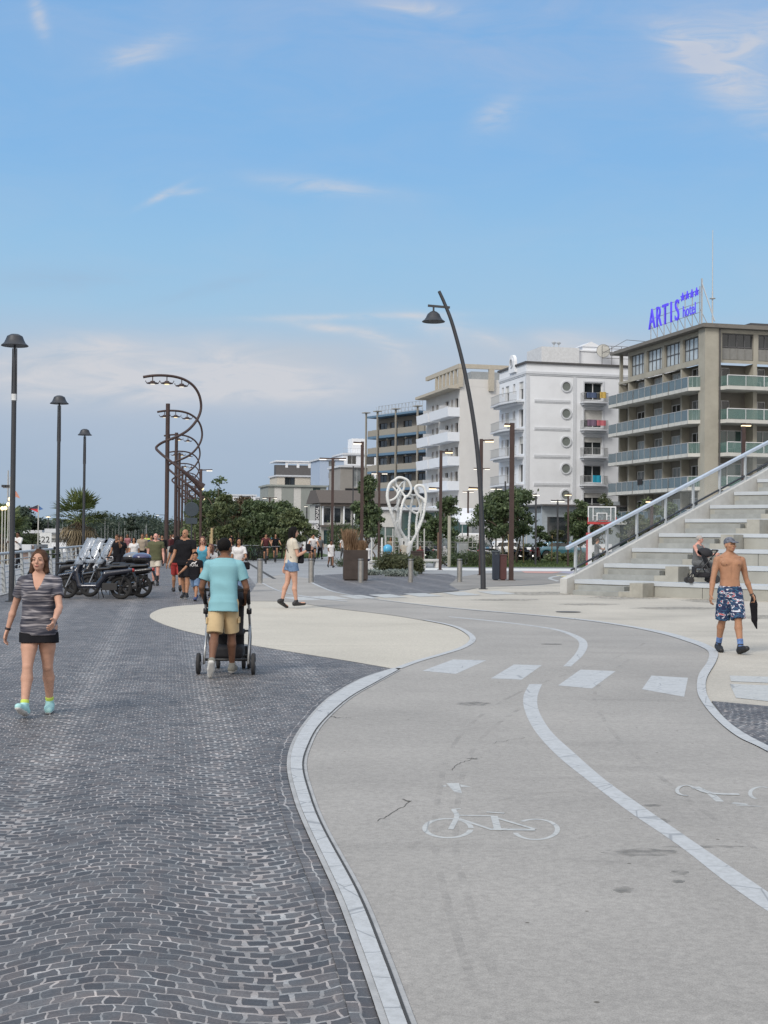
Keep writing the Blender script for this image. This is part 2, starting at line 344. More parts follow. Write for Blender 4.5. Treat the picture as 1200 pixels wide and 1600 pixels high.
# ================================================================ GROUND
def nodes_of(name):
    m = bpy.data.materials.new(name); m.use_nodes = True; MATS[name] = m; return m, m.node_tree.nodes, m.node_tree.links, m.node_tree.nodes['Principled BSDF']
def cobble_mat(name, arcs=True, rot=radians(9.07), uoff=.46, W=1.29, bw=.086, rh=.080, tint=(1, 1, 1), uv=False):
    m, N, L, b = nodes_of(name)
    def M(op, a, c=None, e=None):
        n = N.new('ShaderNodeMath'); n.operation = op
        for i, v in enumerate((a, c, e)):
            if v is None: continue
            if isinstance(v, (int, float)): n.inputs[i].default_value = v
            else: L.new(v, n.inputs[i])
        return n.outputs[0]
    tc = N.new('ShaderNodeTexCoord')
    nz = N.new('ShaderNodeTexNoise'); nz.inputs['Scale'].default_value = 7; nz.inputs['Detail'].default_value = 2; L.new(tc.outputs['UV' if uv else 'Object'], nz.inputs[0])
    dv = N.new('ShaderNodeVectorMath'); dv.operation = 'MULTIPLY_ADD'; L.new(nz.outputs['Color'], dv.inputs[0]); dv.inputs[1].default_value = (.075, .06, 0); L.new(tc.outputs['UV' if uv else 'Object'], dv.inputs[2])
    mp = N.new('ShaderNodeMapping'); mp.vector_type = 'POINT'; mp.inputs['Rotation'].default_value = (0, 0, 0 if uv else -rot); L.new(dv.outputs[0], mp.inputs[0])
    sp = N.new('ShaderNodeSeparateXYZ'); L.new(mp.outputs[0], sp.inputs[0]); x, y, _ = sp.outputs
    if arcs:
        u = M('DIVIDE', M('SUBTRACT', x, uoff), W); col = M('FLOOR', u); u0 = M('MULTIPLY', M('SUBTRACT', M('SUBTRACT', u, col), .5), W)
        R = .86
        v = M('ADD', y, M('MULTIPLY', M('SUBTRACT', 1.0, M('COSINE', M('MULTIPLY', u0, 2*pi/W))), .135))
        s = M('SUBTRACT', u0, M('MULTIPLY', M('SINE', M('MULTIPLY', u0, 2*pi/W)), -.03))
        v = M('ADD', v, M('MULTIPLY', col, .037)); s = M('ADD', s, M('MULTIPLY', col, 5.13))
        bx, by = s, v
    else: bx, by = x, y
    cb = N.new('ShaderNodeCombineXYZ'); L.new(bx, cb.inputs[0]); L.new(by, cb.inputs[1])
    br = N.new('ShaderNodeTexBrick'); L.new(cb.outputs[0], br.inputs[0]); br.inputs['Scale'].default_value = 1; br.inputs['Brick Width'].default_value = bw; br.inputs['Row Height'].default_value = rh
    
    nm = N.new('ShaderNodeTexNoise'); nm.inputs['Scale'].default_value = 2.2; nm.inputs['Detail'].default_value = 5; L.new(tc.outputs['Object'], nm.inputs[0])
    base = M('MULTIPLY_ADD', nm.outputs[0], .012, -.0005)
    if arcs:
        sm_ = N.new('ShaderNodeMapRange'); sm_.inputs[1].default_value = W*.30; sm_.inputs[2].default_value = W*.5; sm_.inputs[4].default_value = .0065; L.new(M('ABSOLUTE', u0), sm_.inputs[0]); base = M('ADD', base, M('MULTIPLY', sm_.outputs[0], M('MULTIPLY', nz.outputs[0], 2.0)))
    L.new(base, br.inputs['Mortar Size']); br.inputs['Mortar Smooth'].default_value = .25; br.offset = .5; br.inputs['Bias'].default_value = 0
    br.inputs['Color1'].default_value = (.058*tint[0], .058*tint[1], .061*tint[2], 1); br.inputs['Color2'].default_value = (.125*tint[0], .122*tint[1], .120*tint[2], 1); 
    mr_ = N.new('ShaderNodeValToRGB'); mr_.color_ramp.elements[0].position = .35; mr_.color_ramp.elements[0].color = (.16, .16, .155, 1); mr_.color_ramp.elements[1].position = .62; mr_.color_ramp.elements[1].color = (.38, .37, .35, 1)
    nq = N.new('ShaderNodeTexNoise'); nq.inputs['Scale'].default_value = 5; nq.inputs['Detail'].default_value = 4; L.new(cb.outputs[0], nq.inputs[0]); L.new(nq.outputs[0], mr_.inputs[0]); L.new(mr_.outputs[0], br.inputs['Mortar'])
    # a second, purple/brown tint on some stones
    n2 = N.new('ShaderNodeTexNoise'); n2.inputs['Scale'].default_value = 9; n2.inputs['Detail'].default_value = 1; L.new(cb.outputs[0], n2.inputs[0])
    tintr = N.new('ShaderNodeValToRGB'); tintr.color_ramp.elements[0].position = .35; tintr.color_ramp.elements[0].color = (.95, .97, 1.02, 1); tintr.color_ramp.elements[1].position = .75; tintr.color_ramp.elements[1].color = (1.12, 1.0, .98, 1); L.new(n2.outputs[0], tintr.inputs[0])
    mu = N.new('ShaderNodeMix'); mu.data_type = 'RGBA'; mu.blend_type = 'MULTIPLY'; mu.inputs[0].default_value = 1; L.new(br.outputs[0], mu.inputs[6]); L.new(tintr.outputs[0], mu.inputs[7])
    # large wear patches
    n3 = N.new('ShaderNodeTexNoise'); n3.inputs['Scale'].default_value = .55; n3.inputs['Detail'].default_value = 6; n3.inputs['Roughness'].default_value = .6; L.new(tc.outputs['Object'], n3.inputs[0])
    wr = N.new('ShaderNodeValToRGB'); wr.color_ramp.elements[0].position = .3; wr.color_ramp.elements[0].color = (.86, .86, .86, 1); wr.color_ramp.elements[1].position = .7; wr.color_ramp.elements[1].color = (1.14, 1.13, 1.12, 1); L.new(n3.outputs[0], wr.inputs[0])
    mu2 = N.new('ShaderNodeMix'); mu2.data_type = 'RGBA'; mu2.blend_type = 'MULTIPLY'; mu2.inputs[0].default_value = 1; L.new(mu.outputs[2], mu2.inputs[6]); L.new(wr.outputs[0], mu2.inputs[7])
    n4 = N.new('ShaderNodeTexNoise'); n4.inputs['Scale'].default_value = 120; n4.inputs['Detail'].default_value = 3; L.new(tc.outputs['Object'], n4.inputs[0])
    w4 = N.new('ShaderNodeValToRGB'); w4.color_ramp.elements[0].position = .3; w4.color_ramp.elements[0].color = (.78, .78, .78, 1); w4.color_ramp.elements[1].position = .75; w4.color_ramp.elements[1].color = (1.2, 1.2, 1.2, 1); L.new(n4.outputs[0], w4.inputs[0])
    mu3 = N.new('ShaderNodeMix'); mu3.data_type = 'RGBA'; mu3.blend_type = 'MULTIPLY'; mu3.inputs[0].default_value = 1; L.new(mu2.outputs[2], mu3.inputs[6]); L.new(w4.outputs[0], mu3.inputs[7])
    mpk = N.new('ShaderNodeMapping'); mpk.inputs['Scale'].default_value = (1.6, 9, 1); L.new(cb.outputs[0], mpk.inputs[0]); n5 = N.new('ShaderNodeTexNoise'); n5.inputs['Scale'].default_value = 1; n5.inputs['Detail'].default_value = 5; n5.inputs['Roughness'].default_value = .7; L.new(mpk.outputs[0], n5.inputs[0])
    w5 = N.new('ShaderNodeValToRGB'); w5.color_ramp.elements[0].position = .32; w5.color_ramp.elements[0].color = (.74, .74, .75, 1); w5.color_ramp.elements[1].position = .68; w5.color_ramp.elements[1].color = (1.3, 1.3, 1.28, 1); L.new(n5.outputs[0], w5.inputs[0])
    mu4 = N.new('ShaderNodeMix'); mu4.data_type = 'RGBA'; mu4.blend_type = 'MULTIPLY'; mu4.inputs[0].default_value = 1; L.new(mu3.outputs[2], mu4.inputs[6]); L.new(w5.outputs[0], mu4.inputs[7])
    L.new(mu4.outputs[2], b.inputs['Base Color']); b.inputs['Roughness'].default_value = .62
    h = M('ADD', M('MULTIPLY', M('SUBTRACT', 1.0, br.outputs['Fac']), 1.0), M('MULTIPLY', n4.outputs[0], .25))
    bp = N.new('ShaderNodeBump'); bp.inputs['Strength'].default_value = .7; bp.inputs['Distance'].default_value = .006; L.new(h, bp.inputs['Height']); L.new(bp.outputs[0], b.inputs['Normal'])
    return m
def aggregate_mat(name, c, grain=.16, speck=True, blot=.10, stain=(.5, .9), slab=None):
    m, N, L, b = nodes_of(name); tc = N.new('ShaderNodeTexCoord')
    def noise(sc, det, r0, r1, lo, hi, rough=.6, vec=None):
        n = N.new('ShaderNodeTexNoise'); n.inputs['Scale'].default_value = sc; n.inputs['Detail'].default_value = det; n.inputs['Roughness'].default_value = rough; L.new(vec or tc.outputs['Object'], n.inputs[0])
        r = N.new('ShaderNodeValToRGB'); r.color_ramp.elements[0].position = r0; r.color_ramp.elements[1].position = r1; r.color_ramp.elements[0].color = (lo,)*3+(1,); r.color_ramp.elements[1].color = (hi,)*3+(1,); L.new(n.outputs[0], r.inputs[0]); return r.outputs[0]
    def mul(a, c2):
        x = N.new('ShaderNodeMix'); x.data_type = 'RGBA'; x.blend_type = 'MULTIPLY'; x.inputs[0].default_value = 1
        if isinstance(a, tuple): x.inputs[6].default_value = (*a, 1)
        else: L.new(a, x.inputs[6])
        L.new(c2, x.inputs[7]); return x.outputs[2]
    o = mul(c, noise(160, 4, .3, .7, 1-grain*1.6, 1+grain*1.5, .8))
    o = mul(o, noise(28, 5, .3, .7, 1-grain*.7, 1+grain*.7))
    o = mul(o, noise(.45, 7, .3, .72, 1-blot, 1+blot*.8, .55))
    mp = N.new('ShaderNodeMapping'); mp.inputs['Scale'].default_value = (.25, 1.4, 1); mp.inputs['Rotation'].default_value = (0, 0, .15); L.new(tc.outputs['Object'], mp.inputs[0])
    o = mul(o, noise(1.0, 8, .56, .74, 1.0, .84, .6, mp.outputs[0]))
    if speck:
        v = N.new('ShaderNodeTexVoronoi'); v.inputs['Scale'].default_value = 3.3; v.inputs['Randomness'].default_value = 1; L.new(tc.outputs['Object'], v.inputs[0])
        r = N.new('ShaderNodeValToRGB'); r.color_ramp.elements[0].position = .028; r.color_ramp.elements[0].color = (.38, .36, .33, 1); r.color_ramp.elements[1].position = .045; r.color_ramp.elements[1].color = (1, 1, 1, 1); L.new(v.outputs['Distance'], r.inputs[0]); o = mul(o, r.outputs[0])
    if slab:
        br = N.new('ShaderNodeTexBrick'); L.new(tc.outputs['Object'], br.inputs[0]); br.inputs['Scale'].default_value = 1; br.inputs['Brick Width'].default_value = slab[0]; br.inputs['Row Height'].default_value = slab[1]; br.inputs['Mortar Size'].default_value = .02
        br.inputs['Color1'].default_value = (1, 1, 1, 1); br.inputs['Color2'].default_value = (.93, .93, .93, 1); br.inputs['Mortar'].default_value = (.7, .7, .7, 1); o = mul(o, br.outputs[0])
    L.new(o, b.inputs['Base Color']); b.inputs['Roughness'].default_value = .85
    n = N.new('ShaderNodeTexNoise'); n.inputs['Scale'].default_value = 140; n.inputs['Detail'].default_value = 4; L.new(tc.outputs['Object'], n.inputs[0])
    bp = N.new('ShaderNodeBump'); bp.inputs['Strength'].default_value = .35; bp.inputs['Distance'].default_value = .004; L.new(n.outputs[0], bp.inputs['Height']); L.new(bp.outputs[0], b.inputs['Normal'])
    return m
def paint_mat(name, c, wear=.55):
    m, N, L, b = nodes_of(name); tc = N.new('ShaderNodeTexCoord')
    n = N.new('ShaderNodeTexNoise'); n.inputs['Scale'].default_value = 22; n.inputs['Detail'].default_value = 8; n.inputs['Roughness'].default_value = .75; L.new(tc.outputs['Object'], n.inputs[0])
    r = N.new('ShaderNodeMapRange'); r.inputs[1].default_value = .42; r.inputs[2].default_value = .66; r.inputs[4].default_value = wear; L.new(n.outputs[0], r.inputs[0])
    x = N.new('ShaderNodeMix'); x.data_type = 'RGBA'; L.new(r.outputs[0], x.inputs[0]); x.inputs[6].default_value = (*c, 1); x.inputs[7].default_value = (.34, .345, .34, 1)
    v = N.new('ShaderNodeTexVoronoi'); v.feature = 'DISTANCE_TO_EDGE'; v.inputs['Scale'].default_value = 2.6; L.new(tc.outputs['Object'], v.inputs[0])
    cr = N.new('ShaderNodeValToRGB'); cr.color_ramp.elements[0].position = .006; cr.color_ramp.elements[0].color = (.55, .56, .58, 1); cr.color_ramp.elements[1].position = .016; cr.color_ramp.elements[1].color = (1, 1, 1, 1); L.new(v.outputs[0], cr.inputs[0])
    y = N.new('ShaderNodeMix'); y.data_type = 'RGBA'; y.blend_type = 'MULTIPLY'; y.inputs[0].default_value = .8; L.new(x.outputs[2], y.inputs[6]); L.new(cr.outputs[0], y.inputs[7])
    L.new(y.outputs[2], b.inputs['Base Color']); b.inputs['Roughness'].default_value = .7; return m

def spline(pts, k=8, closed=False):
    P = [Vector((p[0], p[1])) for p in pts]; n = len(P); out = []
    rng = range(n) if closed else range(n-1)
    for i in rng:
        g = (lambda j: P[j % n]) if closed else (lambda j: P[min(max(j, 0), n-1)])
        p0, p1, p2, p3 = g(i-1), g(i), g(i+1), g(i+2)
        # centripetal-free catmull with limited tangents
        for t in [j/k for j in range(k)]:
            out.append(0.5*((2*p1)+(-p0+p2)*t+(2*p0-5*p1+4*p2-p3)*t*t+(-p0+3*p1-3*p2+p3)*t**3))
    if not closed: out.append(P[-1])
    return out
def G(pts, k=8, closed=False):      # surveyed outline -> smooth ground outline
    return spline([gp(*p) for p in pts], k, closed)
def sheet(name, poly, z, m, kind='structure'):
    bm = bmesh.new(); vs = [bm.verts.new((p[0], p[1], z)) for p in poly]; f = bm.faces.new(vs); bmesh.ops.triangulate(bm, faces=[f]); bmesh.ops.recalc_face_normals(bm, faces=bm.faces)
    for f in bm.faces:
        if f.normal.z < 0: f.normal_flip()
    me = bpy.data.meshes.new(name); bm.to_mesh(me); bm.free(); o = link_mesh(name, me, m); o['kind'] = kind; return o
def strip(name, A, B, z, m, kind='structure', parent=None):
    n = min(len(A), len(B)); V = []; uvs = []; s = 0
    for i in range(n):
        if i: s += (Vector(A[i][:2])-Vector(A[i-1][:2])).length
        V += [(A[i][0], A[i][1], z), (B[i][0], B[i][1], z)]; w = (Vector(A[i][:2])-Vector(B[i][:2])).length; uvs += [(s, 0), (s, w)]
    F = [(2*i, 2*i+2, 2*i+3, 2*i+1) for i in range(n-1)]
    me = bpy.data.meshes.new(name); me.from_pydata(V, [], F); uvl = me.uv_layers.new(name='UVMap')
    for p in me.polygons:
        for li in p.loop_indices: uvl.data[li].uv = uvs[me.loops[li].vertex_index]
    bm = bmesh.new(); bm.from_mesh(me)
    for f in bm.faces:
        f.normal_update()
        if f.normal.z < 0: f.normal_flip()
    bm.to_mesh(me); bm.free()
    o = link_mesh(name, me, m, parent)
    if not parent: o['kind'] = kind
    return o
def offset(line, d):
    out = []
    for i, p in enumerate(line):
        a = line[max(i-1, 0)]; b = line[min(i+1, len(line)-1)]; t = (Vector(b[:2])-Vector(a[:2])).normalized(); out.append(Vector((p[0]-t.y*d, p[1]+t.x*d)))
    return out
M_cob = cobble_mat('porphyry_setts'); M_cobr = cobble_mat('porphyry_border', arcs=False, bw=.10, rh=.082, uv=True)
M_cob2 = cobble_mat('dark_setts', uoff=.1, tint=(.8, .8, .82)); M_path = aggregate_mat('cycle_path_aggregate', (.325, .306, .281), grain=.20, blot=.14)
M_pathfar = aggregate_mat('pale_grey_paving', (.295, .30, .305), speck=False, slab=(6, 1.2))
M_beige = aggregate_mat('beige_exposed_aggregate', (.49, .452, .38), grain=.2, speck=False, blot=.08)
M_plaza = aggregate_mat('beige_plaza_aggregate', (.45, .415, .355), grain=.18, speck=False, blot=.16)
M_brownpave = aggregate_mat('brown_grey_paving', (.25, .235, .215), speck=False, blot=.25)
M_line = paint_mat('white_road_paint', (.47, .48, .485), .75); M_lineworn = paint_mat('worn_white_paint', (.47, .475, .46), .85)
M_kerb = mat('pale_kerb_stone', (.36, .36, .355), .8, var=.2, scale=6, bump=.3)
M_base = aggregate_mat('grey_ground', (.27, .275, .28), speck=False, blot=.12)
M_grass = mat('grass', (.055, .085, .028), .95, var=.45, scale=3, bump=.8, bscale=18)
M_dark = mat('dark_joint', (.05, .05, .05), .9)

def rail_x(Y): return -5.75-.135*Y
def quay_x(Y): return -14-.135*Y
# base ground reaching the horizon, with the marina basin cut out on the left
ground = sheet('ground', [(4000, -60), (4000, 6000), (-6000, 6000), (-6000, 420), (quay_x(420), 420), (quay_x(-60), -60)], 0, M_base)
qw = MB(); qw.quad((quay_x(420), 420, 0), (quay_x(-60), -60, 0), (quay_x(-60), -60, -3), (quay_x(420), 420, -3)); qw.quad((-6000, 420, 0), (quay_x(420), 420, 0), (quay_x(420), 420, -3), (-6000, 420, -3))
tag(qw.build('quay_edge', M_kerb), kind='structure')
wm, N_, L_, b_ = nodes_of('water'); b_.inputs['Base Color'].default_value = (.05, .075, .09, 1); b_.inputs['Roughness'].default_value = .12
n_ = N_.new('ShaderNodeTexNoise'); n_.inputs['Scale'].default_value = 1.5; bp_ = N_.new('ShaderNodeBump'); bp_.inputs['Strength'].default_value = .4; bp_.inputs['Distance'].default_value = .1; L_.new(n_.outputs[0], bp_.inputs['Height']); L_.new(bp_.outputs[0], b_.inputs['Normal'])
sheet('water', [(-6000, -60), (quay_x(-60)+1, -60), (quay_x(430)+1, 430), (-6000, 430)], -1.2, wm)

kL = [(690, 1850), (640, 1700), (605, 1600), (570, 1500), (532, 1400), (485, 1300), (465, 1250), (454, 1200), (460, 1166), (477, 1136), (503, 1105), (529, 1084), (568, 1062), (616, 1046)]
kR = [(722, 1850), (670, 1700), (633, 1600), (597, 1500), (557, 1400), (504, 1300), (484, 1250), (472, 1200), (481, 1166), (498, 1136), (527, 1107), (552, 1088), (584, 1070), (622, 1049)]
isl_r = [(616, 1046), (646, 1035), (688, 1023), (716, 1014), (732, 1004), (732, 995), (716, 984), (695, 977), (660, 970), (604, 961), (520, 951), (450, 941), (380, 940)]
isl_l = [(380, 940), (321, 944), (265, 949), (241, 956), (234, 964), (248, 973), (287, 986), (373, 1005), (460, 1020), (547, 1034), (616, 1046)]
oR = [(2400, 1840), (1700, 1410), (1400, 1290), (1290, 1215), (1200, 1169), (1165, 1150), (1135, 1128), (1111, 1100), (1103, 1080), (1105, 1060), (1119, 1035), (1121, 1020), (1105, 1009), (1080, 1000), (1040, 989), (980, 978.5), (920, 970), (850, 963), (780, 957), (700, 950), (620, 941), (569, 934.5)]
iR = [(2390, 1860), (1690, 1422), (1400, 1302), (1275, 1222), (1192, 1174), (1152, 1154), (1120, 1128), (1097, 1100), (1089, 1080), (1092, 1056), (1105, 1036), (1107, 1021), (1093, 1011.5), (1070, 1003), (1034, 992), (979, 980.5), (920, 971.6), (850, 964.2), (780, 958), (700, 950.9), (620, 941.8), (569, 935.1)]
# cobbled promenade: everything left of the cycle path
cob = [Vector((rail_x(3)+.35, 3)), Vector((rail_x(120)+.35, 120))] + [gp(*p) for p in [(330, 866), (372, 878), (392, 905), (404, 920), (385, 938)]]
cobp = [Vector((p[0], p[1])) for p in cob] + G(isl_l)[0:0] + [gp(360, 950).xy, gp(616, 1046).xy] + list(reversed(G(kL))) + [Vector((1.0, 3))]
sheet('cobbled_promenade', cobp, .004, M_cob)
tag(strip('promenade_kerb', [(rail_x(y), y) for y in range(3, 160, 4)], [(rail_x(y)+.35, y) for y in range(3, 160, 4)], .02, M_kerb), kind='structure')
sheet('beige_island', G(isl_r, 8)[:-1]+G(isl_l, 8)[:-1], .008, M_beige)
# cycle path
pth = G(kR) + G([(622, 1049)]+isl_r[1:]) + [gp(*p).xy for p in [(395, 922), (405, 906), (440, 898), (488, 905)]] + G([(488, 912), (520, 925), (569, 934.5)]) + list(reversed(G(iR)))
sheet('cycle_path', pth, .014, M_path)
sheet('paved_square', [gp(*p).xy for p in [(300, 853), (372, 878), (392, 905), (488, 905.5), (700, 905), (780, 900), (880, 905), (1500, 905), (1500, 860), (900, 858), (600, 853)]], .003, M_pathfar)
sheet('plaza', [p for p in G([(569, 934.5), (640, 930), (720, 924), (760, 918), (850, 914), (900, 906)])] + [gp(*p).xy for p in [(1700, 908), (2300, 1120), (1300, 1112), (1200, 1105), (1113, 1097)]] + G(oR[7:]), .008, M_plaza)
sheet('brown_paving', G([(705, 917), (722, 922), (760, 918), (850, 913), (900, 909), (905, 899), (840, 893), (760, 896), (715, 903), (700, 910)], 6, True), .0098, M_brownpave)
sheet('setts_patch', G([(488, 911), (520, 925), (569, 934)]) + [gp(*p).xy for p in [(640, 930), (718, 923.5), (702, 914), (716, 902), (700, 897), (560, 896), (492, 899)]], .012, M_cob2)
sheet('setts_corner', [gp(*p).xy for p in [(1112, 1097), (1200, 1105), (1300, 1112), (2600, 1180), (2600, 1700), (1700, 1409), (1400, 1289)]] + [gp(*p).xy for p in [(1290, 1215), (1200, 1168), (1165, 1149), (1135, 1127)]], .0125, M_cob2)
# kerb bands, lines
strip('kerb_line', G(kL), G(kR), .022, M_line)
strip('kerb_joint', offset(G(kR), -.002), offset(G(kR), -.012), .0235, M_dark)
strip('gutter_strip', offset(G(kR), -.012), offset(G(kR), -.034), .019, M_kerb)
strip('kerb_bed', G(kL), offset(G(kL), .028), .019, M_kerb)
strip('setts_border', offset(G(kL), .028), offset(G(kL), .125), .009, M_cobr)
strip('island_line', G(isl_r[:9]), offset(G(isl_r[:9]), -.10), .020, M_line)
strip('path_edge_line', G(oR), G(iR), .022, M_line)
strip('path_edge_line', G([(408, 912), (436, 925), (480, 934), (540, 941)]), G([(412, 912), (440, 925), (484, 933.2), (544, 940.4)]), .020, M_line)
strip('path_edge_line', G([(484, 911), (516, 924.5), (566, 934)]), G([(489, 911), (521, 924.5), (571, 934)]), .021, M_line)
dl = [(1500, 1600), (1330, 1500), (1240, 1450), (1192, 1424), (1130, 1380), (1060, 1325), (980, 1270), (920, 1224), (870, 1183), (836, 1145), (820, 1113), (818, 1090), (827, 1071)]
dr = [(1560, 1600), (1380, 1500), (1285, 1450), (1225, 1415), (1158, 1370), (1088, 1322), (1006, 1265), (946, 1222), (898, 1180), (861, 1145), (842, 1113), (840, 1090), (847, 1071)]
strip('centre_line', G(dl), G(dr), .0155, M_line)
strip('centre_line', G([(880, 1043), (898, 1024), (905, 1008), (896, 997), (868, 986), (820, 978), (760, 971), (700, 965)]), G([(892, 1043), (912, 1024), (918, 1008), (908, 997), (874, 985), (822, 977), (762, 970), (702, 964.3)]), .0155, M_line)
for q in [((660, 1050), (708, 1032), (760, 1033.5), (712, 1055)), ((767, 1062), (803, 1040), (847, 1041), (815, 1064)), ((872, 1073), (907, 1048), (962, 1050.5), (925, 1078)), ((1003, 1079), (1018, 1057.5), (1075, 1061), (1069, 1091))]:
    sheet('zebra_stripe', [gp(*p).xy for p in q], .0155, M_line)
for q in [((1140, 1057), (1210, 1059), (1215, 1069), (1142, 1066)), ((1140, 1070), (1215, 1073), (1225, 1100), (1150, 1092))]: sheet('zebra_stripe', [gp(*p).xy for p in q], .012, M_lineworn)
for x0 in (440, 485, 530, 575, 630, 690, 745): sheet('zebra_stripe', [gp(*p).xy for p in ((x0, 934-(x0-440)*.03), (x0+34, 933-(x0-440)*.03), (x0+62, 938-(x0-440)*.03), (x0+26, 939-(x0-440)*.03))], .0152, M_lineworn)
sheet('slot_drain', [gp(*p).xy for p in ((384, 879), (388, 879), (432, 905), (426, 905))], .015, M_dark)
for c, w in (((888, 957), 20), ((862, 1008), 17)):   # drain covers
    g = gp(*c); r = w/2100*g.y; sheet('drain_cover', [(g.x+r*cos(t*pi/10), g.y+r*(.9 if w == 20 else .25)*sin(t*pi/10)) for t in range(20)], .0185, mat('cast_iron', (.10, .095, .09), .7))
# painted bicycle symbols, arrow (surveyed strokes)
SK = [0]
def stroke(name, pts, w, m=M_lineworn, z=.0150):
    SK[0] += 1; z = z+.00022*(SK[0] % 12)
    P = [Vector(gp(*p).xy) for p in pts]; P = spline(P, 4) if len(P) > 2 else P; return strip(name, offset(P, w/2), offset(P, -w/2), z, m)
def ring(cx, cy, rx, ry, a0=0, a1=360, n=24): return [(cx+rx*cos(radians(a0+(a1-a0)*i/n)), cy-ry*sin(radians(a0+(a1-a0)*i/n))) for i in range(n+1)]
for pts, w in [(p_, w_*1.45) for p_, w_ in [(ring(700, 1298, 36, 15, 0, 350), .022), (ring(837, 1300, 34, 16, -160, 130), .020), ([(704, 1300), (714, 1279), (709, 1269), (720, 1268)], .022), ([(714, 1278), (772, 1279)], .02), ([(716, 1283), (770, 1301)], .02), ([(772, 1279), (778, 1301)], .03), ([(770, 1300), (836, 1301)], .035), ([(775, 1282), (836, 1300)], .02), ([(760, 1273), (788, 1275)], .02)]]: stroke('bicycle_symbol', pts, w)
for pts, w in [(p_, w_*1.3) for p_, w_ in [(ring(1072, 1239, 14, 8, 20, 280), .02), ([(1086, 1233), (1110, 1243), (1155, 1245)], .045), ([(1110, 1243), (1125, 1256)], .04), ([(1145, 1258), (1168, 1261)], .04), (ring(1190, 1243, 18, 10, 60, 240), .02), ([(1150, 1262), (1190, 1264)], .015)]]: stroke('bicycle_symbol', pts, w)
sheet('arrow_marking', [gp(*p).xy for p in ((697, 1227), (717, 1227), (722, 1243), (710, 1241))], .0150, M_lineworn)
sheet('arrow_marking', [gp(*p).xy for p in ((688, 1232), (697, 1230), (697, 1232.5))], .0150, M_lineworn); sheet('arrow_marking', [gp(*p).xy for p in ((719, 1229), (737, 1233), (720, 1233))], .0150, M_lineworn)
M_crack = mat('path_crack', (.11, .105, .095), .9)
for pts, w in [([(706, 1206), (716, 1197), (732, 1192), (746, 1188)], .012), ([(592, 1286), (610, 1276), (626, 1266), (643, 1255)], .012), ([(770, 1164), (790, 1160), (820, 1155)], .007), ([(628, 1253), (640, 1256)], .03), ([(730, 1188), (746, 1189)], .02), ([(512, 1122), (532, 1124)], .03), ([(532, 1124), (548, 1124)], .008)]: 
    rj = random.Random(pts[0][0]); q_ = []
    for i in range(len(pts)-1): q_ += [(pts[i][0]+(pts[i+1][0]-pts[i][0])*t+rj.uniform(-2.5, 2.5), pts[i][1]+(pts[i+1][1]-pts[i][1])*t+rj.uniform(-1.2, 1.2)) for t in (0, .2, .4, .6, .8)]
    stroke('crack', q_+[pts[-1]], w*.5, M_crack)
M_stain, N_, L_, b_ = nodes_of('water_stain'); b_.inputs['Base Color'].default_value = (.17, .165, .15, 1); b_.inputs['Roughness'].default_value = .7
t_ = N_.new('ShaderNodeTexCoord'); n_ = N_.new('ShaderNodeTexNoise'); n_.inputs['Scale'].default_value = 14; n_.inputs['Detail'].default_value = 6; L_.new(t_.outputs['Object'], n_.inputs[0]); r_ = N_.new('ShaderNodeMapRange'); r_.inputs[1].default_value = .36; r_.inputs[2].default_value = .66; r_.inputs[4].default_value = .55; L_.new(n_.outputs[0], r_.inputs[0]); L_.new(r_.outputs[0], b_.inputs['Alpha'])
for cx, cy, rx, ry in [(975, 1395, 16, 5), (1033, 1287, 14, 4), (1000, 1336, 55, 6), (1062, 1368, 14, 4), (1060, 1382, 10, 2.5), (740, 1102, 26, 3), (1100, 1327, 60, 2), (1020, 1262, 16, 2), (850, 928, 60, 2.5), (985, 934, 60, 3), (1120, 939, 50, 3), (1060, 951, 70, 2), (790, 938, 50, 1.5), (1190, 965, 30, 3), (920, 945, 45, 1.5)]:
    sheet('stain', [gp(cx+rx*cos(t*pi/12)*(1+.22*sin(t*2.3)), cy+ry*sin(t*pi/12)*(1+.2*cos(t*1.7))).xy for t in range(24)], .0148, M_stain)
M_tyrem, N_, L_, b_ = nodes_of('tyre_scuff'); b_.inputs['Base Color'].default_value = (.10, .10, .10, 1); b_.inputs['Roughness'].default_value = .8
t_ = N_.new('ShaderNodeTexCoord'); n_ = N_.new('ShaderNodeTexNoise'); n_.inputs['Scale'].default_value = 2.5; n_.inputs['Detail'].default_value = 8; L_.new(t_.outputs['Object'], n_.inputs[0]); r_ = N_.new('ShaderNodeMapRange'); r_.inputs[1].default_value = .45; r_.inputs[2].default_value = .75; r_.inputs[4].default_value = .17; L_.new(n_.outputs[0], r_.inputs[0]); L_.new(r_.outputs[0], b_.inputs['Alpha'])
for pts in ([(760, 1600), (700, 1420), (680, 1280), (720, 1150), (820, 1080), (960, 1030), (1010, 1005)], [(800, 1600), (735, 1420), (712, 1290), (748, 1160), (850, 1085)], [(1180, 1330), (1060, 1240), (960, 1150), (930, 1080), (985, 1030)], [(1200, 1306), (1080, 1302), (920, 1296)], [(640, 1330), (760, 1260), (900, 1240), (1010, 1265)]): stroke('tyre_mark', pts, .04, M_tyrem, .0141)
